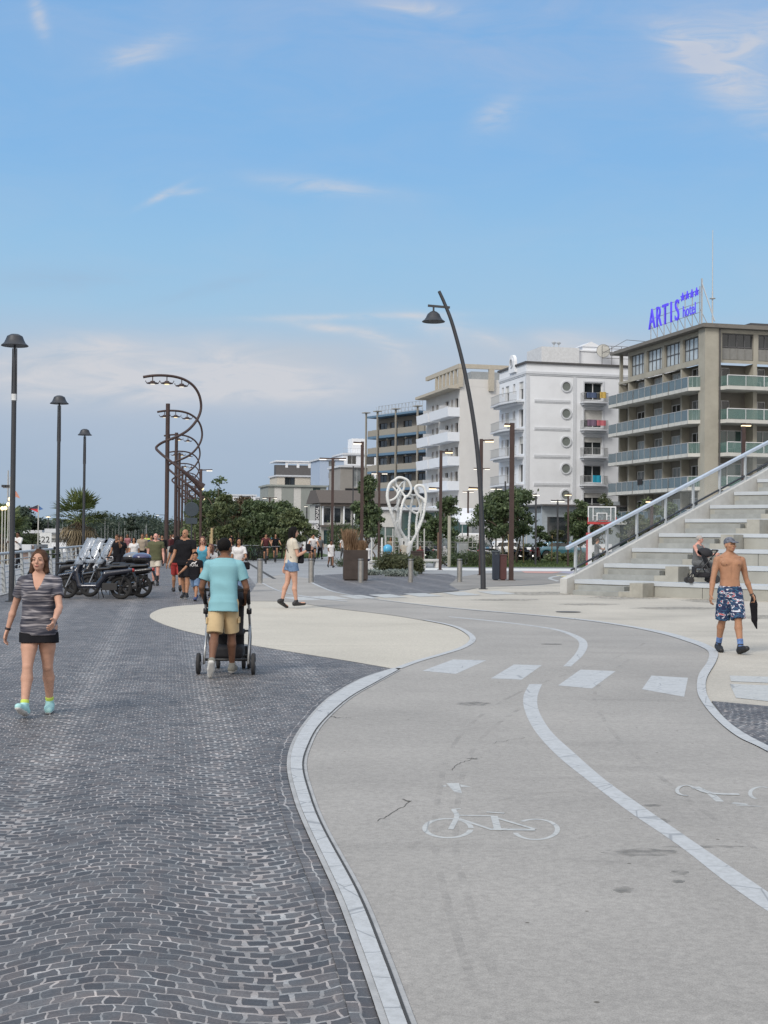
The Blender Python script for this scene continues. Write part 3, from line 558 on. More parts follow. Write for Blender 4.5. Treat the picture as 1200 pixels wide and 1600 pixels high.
# ground beyond: lawns, court, flower beds
def lawn(name, pts, z=.02): return tag(sheet(name, [gp(*p).xy for p in pts], z, M_grass), kind='structure')
lawn('lawn', [(700, 886.5), (1060, 887.5), (1100, 874), (760, 871), (700, 874)]); lawn('lawn', [(384, 875), (480, 872.5), (520, 869), (500, 864), (300, 860), (330, 868)])
lawn('lawn', [(540, 876), (700, 880), (700, 872), (560, 870)])
sheet('court_edge', [gp(*p).xy for p in ((560, 887), (700, 888), (800, 888.5), (1050, 890), (1050, 893.5), (800, 892), (640, 891))], .0065, mat('white_border', (.62, .62, .60), .8))
sheet('court_surface', [gp(*p).xy for p in ((800, 892.5), (1050, 894), (1080, 907), (905, 905), (860, 897))], .0068, mat('lavender_court', (.30, .29, .36), .8, var=.1))
sheet('court_paint', [gp(*p).xy for p in ((815, 893), (880, 893.6), (862, 896.2), (820, 895.2))], .013, mat('red_court_paint', (.50, .27, .23), .8, var=.1))
sheet('court_paint', [gp(*p).xy for p in ((868, 899), (905, 899.6), (906, 903.4), (885, 903))], .013, mat('yellow_court_paint', (.55, .47, .20), .8, var=.1))
strip('court_arc', G([(905, 897), (870, 900), (856, 904), (870, 909)]), G([(905, 898), (874, 901), (862, 904), (874, 908)]), .0138, M_lineworn)
# distant hills
hp = MB(); hx = [-3200+i*110 for i in range(60)]
for i in range(59):
    f = lambda x: 30+26*sin(x*.0021+1)+18*sin(x*.0057)+9*sin(x*.013)
    a, b2 = hx[i], hx[i+1]; hp.quad((a, 5200, -5), (b2, 5200, -5), (b2, 5500, f(b2)), (a, 5500, f(a))); hp.quad((a, 5500, f(a)), (b2, 5500, f(b2)), (b2, 5900, -5), (a, 5900, -5))
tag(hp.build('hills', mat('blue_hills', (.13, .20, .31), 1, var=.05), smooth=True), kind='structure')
# ================================================================ BUILDINGS
RB = radians(14.2)          # the seafront row shares one grid
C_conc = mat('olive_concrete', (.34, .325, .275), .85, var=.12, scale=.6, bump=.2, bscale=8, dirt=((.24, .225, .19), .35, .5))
C_concd = mat('loggia_wall_painted_shade', (.19, .18, .16), .9, var=.12, scale=.7)  # loggia walls: depth of shade put into a darker base colour
C_slab = mat('pale_slab_edge', (.50, .50, .47), .8, var=.1, scale=1.5)
C_white = mat('white_render', (.70, .725, .76), .8, var=.05, scale=.5, bump=.1, bscale=5, dirt=((.58, .60, .63), .3, .35))
C_trim = mat('grey_trim', (.55, .575, .61), .8, var=.06)
C_cream = mat('cream_render', (.60, .59, .57), .85, var=.06, scale=.35, dirt=((.5, .49, .47), .25, .4))
C_taupe = mat('taupe_concrete', (.42, .385, .32), .85, var=.1)
C_grey = mat('grey_green_render', (.25, .27, .255), .85, var=.08, scale=.5)
C_brown = mat('brown_grey_render', (.28, .27, .255), .85, var=.1, scale=.5)
C_roofd = mat('dark_roof', (.07, .068, .07), .7, var=.2)
C_frame = mat('dark_window_frame', (.10, .10, .105), .5, var=0); C_framew = mat('white_window_frame', (.62, .63, .64), .5, var=0)
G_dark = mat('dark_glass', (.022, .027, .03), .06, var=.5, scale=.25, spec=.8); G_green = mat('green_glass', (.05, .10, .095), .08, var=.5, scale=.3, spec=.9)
G_sky = mat('glass_painted_sky_reflection', (.42, .48, .52), .12, var=.3, scale=.3, spec=.9); G_cur = mat('curtained_glass', (.22, .24, .25), .15, var=.6, scale=.8, spec=.8)  # G_sky: pale base colour stands in for the sky mirrored in panes
G_bal = mat('green_balustrade_glass', (.10, .20, .185), .08, var=.1, alpha=.55, spec=.9); G_balb = mat('balustrade_glass_painted_sky', (.10, .145, .17), .25, var=.15, scale=.4, alpha=.95, spec=.8)  # G_balb: left-face glass, its sky reflection coloured in as near-opaque blue-grey
C_metal = mat('painted_metal_rail', (.45, .46, .46), .45, .4, var=0); C_steel = mat('brushed_steel', (.50, .50, .48), .38, .75, var=.1, scale=20)
C_blue = mat('blue_awning', (.10, .175, .26), .8, var=.15); C_panelw = mat('white_balcony_panel', (.68, .71, .75), .6, var=.03); C_bluegrey = mat('pale_blue_render', (.36, .44, .56), .8, var=.05)
C_shut = mat('roller_shutter', (.52, .52, .50), .7, var=.1)

def fp(face, a, z, o=0.0, off=0.0): return (a, off-o, z) if face == 'R' else (off-o, a, z)
def holed(mb, face, a0, a1, z0, z1, holes, depth=.25, off=0.0):
    A = sorted({a0, a1, *[h[0] for h in holes], *[h[1] for h in holes]}); Z = sorted({z0, z1, *[h[2] for h in holes], *[h[3] for h in holes]})
    for i in range(len(A)-1):
        for j in range(len(Z)-1):
            ca, cz = (A[i]+A[i+1])/2, (Z[j]+Z[j+1])/2
            if any(h[0] < ca < h[1] and h[2] < cz < h[3] for h in holes): continue
            mb.quad(fp(face, A[i], Z[j], 0, off), fp(face, A[i+1], Z[j], 0, off), fp(face, A[i+1], Z[j+1], 0, off), fp(face, A[i], Z[j+1], 0, off))
    for h in holes:
        c = [(h[0], h[2]), (h[1], h[2]), (h[1], h[3]), (h[0], h[3])]
        for i in range(4):
            p, q = c[i], c[(i+1) % 4]; mb.quad(fp(face, *p, 0, off), fp(face, *q, 0, off), fp(face, *q, -depth, off), fp(face, *p, -depth, off))
def window(root, face, h, depth=.25, off=0.0, gm=None, fm=None, cols=2, rows=1, shutter=0.0, t=.06):
    a0, a1, z0, z1 = h; f = MB()
    def bar(p, q, r, s):   # a-range, z-range box just in front of the pane
        o0, o1 = depth-.06, depth-.01
        if face == 'R': f.box(p, q, off+o0, off+o1, r, s)
        else: f.box(off+o0, off+o1, p, q, r, s)
    bar(a0, a0+t, z0, z1); bar(a1-t, a1, z0, z1); bar(a0+t, a1-t, z0, z0+t); bar(a0+t, a1-t, z1-t, z1)
    for i in range(1, cols): c = a0+(a1-a0)*i/cols; bar(c-t/2, c+t/2, z0+t, z1-t)
    for i in range(1, rows): c = z0+(z1-z0)*i/rows; bar(a0+t, a1-t, c-t/2+.001, c+t/2)
    w = f.build('window', fm or C_frame, root)
    g = MB(); g.quad(*[fp(face, a, z, -depth, off) for a, z in ((a0, z0), (a1, z0), (a1, z1), (a0, z1))]); g.build('pane', gm or G_dark, w)
    if shutter:
        s = MB(); zt = z1-(z1-z0)*shutter
        if face == 'R': s.box(a0+.01, a1-.01, off+depth-.14, off+depth-.075, zt, z1-.01)
        else: s.box(off+depth-.14, off+depth-.075, a0+.01, a1-.01, zt, z1-.01)
        s.build('shutter', C_shut, w)
    return w
def railing(mb, face, a0, a1, z, out, h=1.0, step=.14, returns=True, off=0.0):
    def P(a, o, zz): return fp(face, a, zz, o, off)
    path = [(a0, .02), (a0, out), (a1, out), (a1, .02)] if returns else [(a0, out), (a1, out)]
    for i in range(len(path)-1):
        (x0, o0), (x1, o1) = path[i], path[i+1]
        for zz in (z+.08, z+h): mb.bar(P(x0, o0, zz), P(x1, o1, zz), .05, .05)
        n = max(2, int(math.hypot(x1-x0, o1-o0)/step))
        for j in range(n+1):
            t = j/n; a, o = x0+(x1-x0)*t, o0+(o1-o0)*t; mb.bar(P(a, o, z+.08), P(a, o, z+h), .025, .025)

# ---- corner hotel with glass balconies and the roof sign
P0 = at(1105, 700, 125)
B = empty('hotel_building', (P0.x, P0.y, 0), RB, 'olive concrete corner hotel with glass-fronted balconies and a flat roof behind the stepped seating', 'hotel')
LV = [3.15, 6.25, 9.4, 12.5, 15.6]; LEN, LR = 19.8, 24.0
wallm = MB()
holes = []
ypil = [1.2, 5.3, 9.3, 13.4, 17.4, 19.6]
# recessed loggia back walls (left face back at x=1.5, right face back at y=1.5)
for L, z in enumerate(LV+[0.1]):
    zt = (z+2.75); 
    for i in range(5):
        a0, a1 = ypil[i]+.2, ypil[i+1]-.2
        if i == 4: holes.append(('L', (a0+.2, a1-.2, z+.35, zt), G_dark, 1)); continue
        w = random.Random(L*7+i); c = a0+(a1-a0)*w.uniform(.38, .47)
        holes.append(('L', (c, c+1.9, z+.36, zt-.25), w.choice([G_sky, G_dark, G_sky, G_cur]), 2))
    for i in range(6):
        a0 = 1.2+3.75*i; w = random.Random(L*11+i+90)
        holes.append(('R', (a0+.15, a0+3.2, z+.36, zt-.12) if L in (0, 1, 2, 5) else (a0+.3, a0+1.9, z+.36, zt-.4), G_green if L in (0, 1, 2, 5) else G_dark, 2))
holed(wallm, 'L', .6, LEN, 0, 18.2, [h for f, h, g, c in holes if f == 'L'], .12, .8)
holed(wallm, 'R', 1.5, LR, 0, 18.2, [h for f, h, g, c in holes if f == 'R'], .12, 1.5)
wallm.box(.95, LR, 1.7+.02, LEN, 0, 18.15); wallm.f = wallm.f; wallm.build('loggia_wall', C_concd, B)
for f, h, g, c in holes: window(B, f, h, .12, .8 if f == 'L' else 1.5, g, C_framew, c, 1, t=.07)
fr = MB()
fr.box(-.45, .95, -.35, .95, 0, 21.35)                                        # corner pier
for a in ypil[:-1]+[19.8]: fr.box(-.02, .82, a-.14, a+.14, 0, 18.2)               # party walls, left face
for i in range(7): fr.box(1.15+3.75*i-.2, 1.15+3.75*i+.2, -.04, 1.52, 0, 18.2)       # piers, right face
top = []
for i in range(4): top.append(('L', (ypil[i]+.35, ypil[i+1]-.25, 18.75, 20.95)))
for i in range(6): top.append(('R', (1.5+3.75*i, 4.75+3.75*i, 18.5, 21.0)))
holed(fr, 'L', .95, 17.6, 18.2, 21.35, [h for f, h in top if f == 'L'], .3); holed(fr, 'R', .95, LR, 18.2, 21.35, [h for f, h in top if f == 'R'], .3)
fr.box(.0, .3, 19.5, 19.8, 18.2, 21.35); fr.box(.31, LR, 17.6, 19.8, 18.25, 18.45)
fr.box(-.1, -.0, .95, 19.8, 18.2, 18.45)
fr.build('frame', C_conc, B)
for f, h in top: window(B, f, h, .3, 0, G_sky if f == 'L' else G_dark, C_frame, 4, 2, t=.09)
for i in range(6):      # grey panels under the top right windows
    p = MB(); p.box(1.55+3.75*i, 4.7+3.75*i, .10, .14, 18.55, 19.6)
    for j in range(1, 4): p.box(1.55+3.75*i+j*.79-.03, 1.55+3.75*i+j*.79+.03, .06, .10, 18.55, 19.6)
    p.build('parapet_panel', mat('grey_panel', (.20, .20, .19), .6), B)
rf = MB(); rf.box(-.9, LR+.3, -.7, 20.3, 21.37, 21.62); rf.box(-.6, LR, -.4, 20.0, 21.62, 21.8); roof = rf.build('roof', mat('brown_grey_roof', (.16, .15, .135), .8), B)
pl = MB(); pl.box(5, 8.5, 1, 4, 21.8, 22.25); pl.build('roof_hatch', C_roofd, roof)
for z in LV:
    s = MB(); s.prism([(-1.35, .95), (-.46, .95), (-.46, .1), (-.46, .95)][:0] or [(-.46, .5), (-.46, .95), (1.5, .95), (1.5, 19.6), (-1.35, 19.6), (-1.35, 1.2)], z, z+.33)
    s.prism([(.96, .96-1.0), (1.35, -1.35), (LR, -1.35), (LR, 1.5), (1.52, 1.5), (1.52, .96), (.96, .94)], z+.001, z+.331)
    s.build('balcony_slab', C_slab, B)
    for i in range(4):
        a0, a1 = (1.25 if i == 0 else ypil[i])+.03, ypil[i+1]-.03; a1 = a1 if i < 3 else 17.38
        p = MB(); p.box(-1.33, -1.30, a0, a1, z+.05, z+1.28); o = p.build('balustrade', G_balb, B)
        q = MB(); q.box(-1.36, -1.27, a0-.03, a1+.03, z+1.28, z+1.34); q.box(-1.40, -1.26, a0-.06, a0-.0, z, z+1.28); q.box(-1.40, -1.26, a1, a1+.06, z, z+1.28)
        for j in range(1, 3): c = a0+(a1-a0)*j/3; q.box(-1.37, -1.335, c-.02, c+.02, z+.05, z+1.28)
        q.build('handrail', C_metal, o)
    p = MB(); p.box(-1.33, -1.30, 17.5, 19.55, z+.05, z+1.28); o = p.build('balustrade', G_balb, B)
    p = MB(); p.quad((-1.3, 1.2, z+.35), (-.48, .52, z+.35), (-.48, .52, z+1.3), (-1.3, 1.2, z+1.3)); o = p.build('balustrade', G_bal, B)
    q = MB(); q.bar((-1.3, 1.2, z+1.32), (-.48, .52, z+1.32), .06, .06); q.build('handrail', C_metal, o)
    for i in range(6):
        a0, a1 = 1.35+3.75*i, 1.35+3.75*(i+1); p = MB(); p.box(a0+.03, a1-.03, -1.31, -1.28, z+.36, z+1.28)
        if i == 0: p.quad((.98, -.05, z+.36), (1.35, -1.3, z+.36), (1.35, -1.3, z+1.28), (.98, -.05, z+1.28))
        o = p.build('balustrade', G_bal, B); q = MB(); q.box(a0, a1, -1.34, -1.25, z+1.28, z+1.35); q.box(a0-.03, a0+.03, -1.34, -1.25, z+.35, z+1.28); q.box((a0+a1)/2-.02, (a0+a1)/2+.02, -1.34, -1.25, z+.35, z+1.28); q.build('handrail', C_framew, o)
dp = MB(); dp.tube([(1.05, -.42, 0), (1.05, -.42, 21.3)], .07); dp.build('drainpipe', C_roofd, B)
# things on its balconies
def local(Bo, x, y, z): return Bo.matrix_basis @ Vector((x, y, z)) if False else Vector((Bo.location.x+x*cos(Bo.rotation_euler.z)-y*sin(Bo.rotation_euler.z), Bo.location.y+x*sin(Bo.rotation_euler.z)+y*cos(Bo.rotation_euler.z), z))
def towel(root, face, a, z, w, h, out, m, label):
    t = MB(); n = 8
    for i in range(n):
        for s in (0, 1):
            x0, x1 = a+w*i/n, a+w*(i+1)/n; o0, o1 = out+.03*sin(i*1.3)+.04, out+.03*sin((i+1)*1.3)+.04
            p = [fp(face, x0, z, o0), fp(face, x1, z, o1), fp(face, x1, z+h, o1), fp(face, x0, z+h, o0)]
            if s: p = [(q[0]+(.015 if face == 'L' else 0), q[1]+(.015 if face == 'R' else 0), q[2]) for q in p]
            t.quad(*p)
    o = t.build('beach_towel', m); o.location = root.location; o.rotation_euler = root.rotation_euler; return tag(o, label, 'towel')
towel(B, 'L', 11.0, 7.15, 1.2, .55, 1.36, mat('black_cloth', (.015, .015, .017), .9), 'black towel hung over the second-lowest balcony rail of the olive corner hotel')
def ac_unit(x, z, label):
    r = empty('air_conditioner', local(B, x, .9, z), RB, label, 'air conditioner', 'air conditioners on the upper hotel balcony')
    b = MB(); b.box(-.4, .4, -.16, .16, 0, .7); b.build('housing', C_slab, r, bevel=.02)
    f = MB(); f.lathe([(.22, 0), (.24, -.02), (.27, 0)], (0, -.165, .35), 20, 'y'); f.lathe([(.08, 0), (.05, -.03)], (0, -.165, .35), 12, 'y'); f.build('fan_grille', C_frame, r)
ac_unit(5.6, 15.95, 'pale air conditioning unit on the top right balcony of the corner hotel, left of two'); ac_unit(7.0, 15.95, 'pale air conditioning unit on the top right balcony of the corner hotel, right of two')
def chair_at(x, y, z, rz, label, col):
    r = empty('balcony_chair', local(B, x, y, z), RB+rz, label, 'chair', 'plastic chairs on the corner hotel balconies'); b = MB(); b.box(-.24, .24, -.22, .24, .40, .45); b.build('seat', col, r, bevel=.01)
    b = MB(); b.prism_ax([(-.24, .45), (-.20, .45), (-.30, .92), (-.34, .92)], -.23, .23, 'x'); b.build('backrest', col, r)
    for sx in (-.2, .2):
        for sy in (-.2, .2): b = MB(); b.tube([(sx, sy, 0), (sx*.9, sy*.9, .4)], .02, 6); b.build('leg', col, r)
M_pl = mat('white_plastic', (.6, .61, .6), .5, var=.03); M_pl2 = mat('dark_plastic', (.03, .035, .035), .5, var=.03)
for x, y, z, rz, lab, cc in [(2.2, -.6, 9.73, .6, 'white plastic chair at the left end of the second right-hand balcony', M_pl), (3.7, -.6, 9.73, -1.0, 'white plastic chair facing the railing on the second right-hand balcony', M_pl), (5.8, -.5, 6.58, .3, 'white plastic chair on the lowest visible right-hand balcony', M_pl), (2.6, -.6, 12.83, 2.0, 'dark plastic chair on the third right-hand balcony', M_pl2), (-.8, 2.1, 9.73, 1.2, 'dark plastic chair behind the corner glass of the second left-hand balcony', M_pl2), (-.8, 2.3, 15.93, 2.2, 'dark plastic chair behind the corner glass of the top left-hand balcony', M_pl2)]: chair_at(x, y, z, rz, lab, cc)
# roof sign: letters on a frame
S = empty('roof_sign', local(B, -.2, 6.4, 21.8), RB-pi/2, 'violet-blue illuminated roof sign reading ARTIS hotel with four stars on a steel frame', 'sign')
M_neon = mat('violet_neon', (.05, .03, .45), .4, var=0, emis=(.10, .06, .80), estr=.6)
fm = MB()      # local x runs toward the viewer's right along the left facade
for i in range(8):
    x = -5.3+i*1.5; fm.bar((x, 0, 0), (x, 0, 2.9 if i < 5 else 3.7), .07, .07); fm.bar((x, .9, 0), (x, 0, 1.6), .05, .05)
for z in (1.25, 2.2, 3.1): fm.bar((-5.3, 0, z), (5.3, 0, z), .05, .05)
fm.bar((5.4, .1, 0), (5.4, .1, 4.4), .12, .12); fm.bar((5.4, .1, 4.0), (7.9, .1, 0), .08, .08); fm.bar((5.4, .1, 3.2), (4.0, .8, 0), .06, .06)
fm.build('frame', C_metal, S)
for c_, x in (('A', -4.75), ('R', -3.2), ('T', -1.75), ('I', -.45), ('S', .8)):
    o = text_mesh('letter', c_, 2.95, M_neon, S, .06, (pi/2, 0, 0), (x, -.15, 1.15)); o.scale = (.74, 1, 1)
o = text_mesh('small_lettering', 'hotel', 1.55, M_neon, S, .03, (pi/2, 0, 0), (3.35, -.15, 1.25)); o.scale = (.85, 1, 1)
for k in range(4):
    st = MB(); pts = []
    for j in range(10):
        r = .45 if j % 2 == 0 else .2; pts.append((2.0+k*.95+r*cos(pi/2+j*pi/5), 3.2+r*sin(pi/2+j*pi/5)))
    st.prism_ax(pts, -.2, -.1, 'y'); st.build('star', M_neon, S)
an = MB(); an.tube([(0, 0, 0), (0, 0, 3.2)], .07); an.tube([(0, 0, 3.2), (0, 0, 9.0)], [.05, .03]); an.lathe([(.28, 2.5), (.28, 2.56)], (0, .0, 0), 12)
o = an.build('antenna_mast', C_metal); o.location = local(B, .9, .8, 21.8); tag(o, 'tall thin antenna mast rising beside the violet roof sign', 'antenna')

# ---- white hotel with round windows
P1 = at(822, 700, 150)
W = empty('hotel_building', (P1.x, P1.y, 0), RB, 'white rendered hotel with a column of round windows, curved balconies and a roof crest', 'hotel')
H0, H1, W0 = 0, 21.35, 22.0
FL = [16.9, 13.8, 10.7, 7.55, 4.4]
rh = []
for z in FL: rh.append((6.95, 9.15, z+.42 if z > 5 else z+.3, z+2.4))
wl = MB(); holed(wl, 'R', 0, W0, 0, 20.2, rh+[(11.6, 12.6, z+.42, z+2.3) for z in FL[:4]], .3)
lh = [(a, a+wd, z+.4+(.9 if wd < 1 else 0), z+2.4) for z in FL for a, wd in ((1.0, 1.4), (3.7, .8), (5.8, 1.3), (7.7, .7))]
holed(wl, 'L', 0, 9.2, 0, 20.2, lh, .3)
wl.box(.35, W0, .35, 9.2, 0, 20.15); wl.quad((0, 9.2, 0), (.35, 9.2, 0), (.35, 9.2, 20.2), (0, 9.2, 20.2))
wl.box(-.02, W0, -.02, 9.2, 20.2, 21.2)
wl.build('wall', C_white, W)
tr = MB(); tr.box(-.14, W0, -.14, 0-.021, 20.05, 20.32); tr.box(-.14, -.021, -.02, 9.2, 20.05, 20.32); tr.box(-.08, W0, -.08, -.021, 19.9, 20.05); tr.box(-.08, -.021, -.02, 9.2, 19.9, 20.05)
tr.box(5.55, 5.95, -.06, 0-.003, 0, 19.9); tr.box(0, .35, -.06, -.003, 0, 19.9); tr.box(-.06, -.003, 0, .35, 0, 19.9)
for z in FL: tr.box(.95, 5.2, -.09, -.003, z+.05, z+.3); tr.box(.95, 5.2, -.05, -.003, z-.08, z+.05)
for z in FL:
    for a0, a1 in ((6.75, 9.35), (11.4, 12.8)):
        tr.box(a0, a0+.17, -.07, -.004, z+.3, z+2.6); tr.box(a1-.17, a1, -.07, -.004, z+.3, z+2.6); tr.box(a0+.17, a1-.17, -.07, -.004, z+2.43, z+2.6)
tr.build('moulding', C_trim, W)
cp = MB(); cp.box(-.22, W0, -.22, 9.4, 21.2, 21.42); cp.build('coping', C_roofd, W)
for i, h in enumerate(rh): window(W, 'R', h, .3, 0, G_dark, C_framew, 2, 1, shutter=(0, .55, .28, 0, .25)[i], t=.09)
for z in FL[:4]: window(W, 'R', (11.6, 12.6, z+.42, z+2.3), .3, 0, G_dark, C_framew, 1, 1)
for h in lh: window(W, 'L', h, .3, 0, G_dark, C_framew, 1, 1, shutter=random.choice((0, .4, .6)))
for z in (18.75, 15.7, 12.55, 9.5, 6.55):
    r = MB(); r.lathe([(.50, 0), (.50, -.12), (.66, -.12), (.66, 0)], (4.75, -.0, z), 32, 'y'); w = r.build('round_window', C_trim, W)
    g = MB(); g.lathe([(.5, -.02), (.02, -.021)], (4.75, 0, z), 32, 'y'); g.build('pane', mat('frosted_glass', (.17, .19, .18), .3), w)
for i, z in enumerate(FL):
    s = MB(); s.prism([(6.4, 0)]+[(6.4+3.1*t/8, -.95-.25*sin(pi*t/8)) for t in range(9)]+[(9.5, 0)], z, z+.16); s.prism([(6.55, 0), (6.6, -.75), (9.3, -.75), (9.35, 0)], z-.22, z)
    b = s.build('balcony', C_trim, W); q = MB(); railing(q, 'R', 6.5, 9.4, z+.16, 1.0, 1.0, .16); q.build('railing', C_metal, b)
    s = MB(); pp = [(0, .7)]+[(-1.0-.75*sin(pi*min(1, t/8)*.5) if t < 5 else -1.62+.32*(t-5)/5*1.0, .7+8.0*t/10) for t in range(11)]+[(0, 8.7)]
    s.prism(pp, z+.002, z+.18); s.prism([(p[0]*.75, .9+(p[1]-.7)*.95) for p in pp], z-.2, z+.002); b = s.build('balcony', C_trim, W)
    q = MB(); pts = [(p[0]+.06, p[1]) for p in pp[1:-1]]
    for zz in (z+.28, z+1.2): q.tube([(p[0], p[1], zz) for p in pts], .03, 5)
    for k in range(len(pts)-1):
        for j in range(5): t = j/5; q.bar((pts[k][0]*(1-t)+pts[k+1][0]*t, pts[k][1]*(1-t)+pts[k+1][1]*t, z+.2), (pts[k][0]*(1-t)+pts[k+1][0]*t, pts[k][1]*(1-t)+pts[k+1][1]*t, z+1.2), .022, .022)
    q.build('railing', C_metal, b)
cr_ = MB(); arc = [(-1.1, 0)]+[(1.0*sin(t)*-1 if False else -0.95*cos(t), 1.0+1.05*sin(t)) for t in [pi*i/12 for i in range(13)]]+[(1.1, 0)]
cr_.prism_ax([(4.2+a*.95, 20.6+b*1.0) for a, b in arc], -.3, .05, 'x'); c_ = cr_.build('roof_crest', C_white, W)
cc = MB(); cc.lathe([(.42, 0), (.42, -.1), (.55, -.1), (.55, 0)], (-.3, 4.2, 21.7), 24, 'x'); cc.build('emblem_ring', C_trim, c_)
rb = MB(); rb.box(2.6, 7.2, 2.2, 7, 21.42, 23.5); b1 = rb.build('stair_tower', mat('pale_grey_render', (.58, .60, .62), .8), W)
rb = MB(); rb.box(7.25, 17.5, 2.6, 7, 21.42, 23.2); rb.box(7.25, 17.6, 2.5, 7.1, 23.2, 23.35); rb.box(7.9, 10.0, 2.9, 5.4, 23.35, 23.8); rb.prism_ax([(7.6, 23.8), (10.3, 23.8), (8.95, 24.4)], 2.8, 5.5, 'y'); rb.build('plant_room', C_white, W)
la = MB()
for zz in (22.3, 23.0, 23.7):
    la.bar((9.5, 1.0, zz), (19, 1.0, zz), .05, .05); la.bar((9.5, 3.0, zz), (19, 3.0, zz), .05, .05)
for i in range(9): la.bar((9.5+i*1.19, 1.0, 21.42), (9.5+i*1.19, 1.0, 23.7), .05, .05)
la.bar((9.5, 1, 22.8), (12.5, 1, 24.5), .05, .05); la.bar((12.5, 1, 24.5), (19, 1, 24.3), .05, .05); la.build('roof_railing', C_frame, W)
ds = MB(); ds.lathe([(.02, .22), (.4, .12), (.75, -.05), (.78, -.05)], (0, 0, .9), 20, 'y'); ds.tube([(0, .1, 0), (0, .1, .9)], .05)
o = ds.build('satellite_dish', C_slab); o.location = local(W, 9.9, 1.6, 22.3); tag(o, 'grey satellite dish on the roof of the white hotel', 'satellite dish')
an = MB(); an.lathe([(.05, 0), (.05, .35), (.3, .6), (.02, .8)], (0, 0, 0), 8); o = an.build('chimney_cowl', C_metal); o.location = local(W, 4.4, 3, 23.5); tag(o, 'small metal cowl on the stair tower of the white hotel, left of two', 'cowl', 'roof cowls on the stair tower'); o2 = o.copy(); COL.objects.link(o2); o2.location = local(W, 5.0, 3, 23.5); o2['label'] = 'small metal cowl on the stair tower of the white hotel, right of two'
towel(W, 'R', 6.7, 17.45, 1.2, .6, 1.22, mat('indigo_cloth', (.07, .10, .18), .9), 'dark blue towel on the top balcony of the white hotel')
towel(W, 'R', 8.3, 17.45, .75, .7, 1.22, mat('yellow_cloth', (.55, .38, .10), .9), 'yellow towel on the top balcony of the white hotel')
towel(W, 'R', 6.8, 14.3, 1.1, .7, 1.22, mat('mauve_cloth', (.18, .12, .18), .9), 'mauve towel on the white hotel balcony beside a pink one')
towel(W, 'R', 7.95, 14.35, 1.1, .6, 1.22, mat('pink_cloth', (.5, .14, .17), .9), 'pink towel on the second balcony of the white hotel')
towel(W, 'R', 7.5, 7.95, 1.0, .8, 1.22, mat('turquoise_cloth', (.02, .30, .45), .9), 'turquoise towel on the fourth balcony of the white hotel')
# glazed terrace building at its foot
T = empty('restaurant_pavilion', local(W, -1.5, -9, 0), RB, 'low glazed restaurant with a planted roof terrace at the foot of the white hotel', 'restaurant')
t = MB(); holed(t, 'R', 0, 24, 0, 5.0, [(.6+i*3.0, 3.2+i*3.0, .8, 3.9) for i in range(2)]+[(8.8+i*2.5, 11.2+i*2.5, .3, 4.2) for i in range(6)], .2); t.box(.0, 24, .3, 8, 4.3, 5.0); t.quad((0, 0, 0), (0, 8, 0), (0, 8, 5), (0, 0, 5)); t.box(6.8, 8.6, -.5, -.01, 0, 5.6); t.build('wall', mat('blue_grey_render', (.30, .34, .37), .8), T)
for i in range(2): window(T, 'R', (.6+i*3.0, 3.2+i*3.0, .8, 3.9), .2, 0, G_dark, C_frame, 2, 1)
for i in range(6): window(T, 'R', (8.8+i*2.5, 11.2+i*2.5, .3, 4.2), .2, 0, G_green, mat('teal_frame', (.05, .14, .14), .5), 2, 3)
t = MB(); t.box(-.3, 24, -.9, 8, 5.0, 5.2); t.build('roof_edge', C_roofd, T)
t = MB(); t.box(.2, 6.6, -3.0, -2.9, 0, 1.1); t.box(8.8, 14, -2.2, -2.1, 0, 1.2); t.build('terrace_wall', C_white, T)

# ---- cream hotel with white balconies
P2 = at(718, 700, 171)
Hh = empty('hotel_building', (P2.x, P2.y, 0), RB, 'cream hotel with rows of slanting white balcony panels and an open concrete roof storey', 'hotel')
F3 = [17.2, 14.05, 10.95, 7.8, 4.7]
w = MB(); w.box(1.2, 15, 0, 15.6, 0, 20.9)
lh = [(a, a+wd, z+.1+(1.0 if wd < .9 else 0), z+2.3) for z in F3 for a, wd in ((.7, 1.3), (3.0, .8), (5.0, 1.3), (9.7, .9), (11.8, .8))]
holed(w, 'L', 0, 15.6, 0, 21.2, lh, .3); w.quad((0, 0, 0), (1.2, 0, 0), (1.2, 0, 21.2), (0, 0, 21.2)); w.box(.0, 15, 0, 10.4, 20.9, 21.8) if False else w.box(1.2, 15, .0, 10.4, 20.91, 21.9); w.quad((0, 15.6, 0), (1.2, 15.6, 0), (1.2, 15.6, 21.2), (0, 15.6, 21.2))
w.build('wall', C_cream, Hh)
for h in lh: window(Hh, 'L', h, .3, 0, G_dark, C_frame, 1, 1)
for z in F3:
    for (a0, a1, so) in ((.1, 8.6, 1.5), (9.3, 14.9, 1.5)):
        s = MB(); s.box(-1.5, 0, a0, a1, z-.15, z+.02); b = s.build('balcony', C_panelw, Hh)
        p = MB(); m_ = (a0+a1)/2
        p.add([(-1.5, a0, z-.15), (-1.5, a1, z-.15), (-1.62, a1, z+1.05), (-1.62, a0, z+1.05), (-1.42, a0, z-.15), (-1.42, a1, z-.15), (-1.54, a1, z+1.05), (-1.54, a0, z+1.05)], [(0, 1, 2, 3), (4, 7, 6, 5), (3, 2, 6, 7), (0, 3, 7, 4), (1, 5, 6, 2)])
        p.box(-1.5, 0, a0-.06, a0-.003, z-.15, z+1.0); p.build('front_panel', C_panelw, b)
        q = MB(); q.box(-1.4, 0, m_-.05, m_+.05, z+.02, z+1.6); q.build('divider', C_trim, b)
at_ = MB(); at_.box(-1.2, 15, -.25, .0-.003, 21.9, 22.2) if False else None
at_.box(-.3, 15, -.35, .05, 23.2, 23.75); at_.box(-.3, .1, .05, 15, 23.2, 23.75); at_.box(-.25, .35, -.3, .3, 20.8, 23.2)
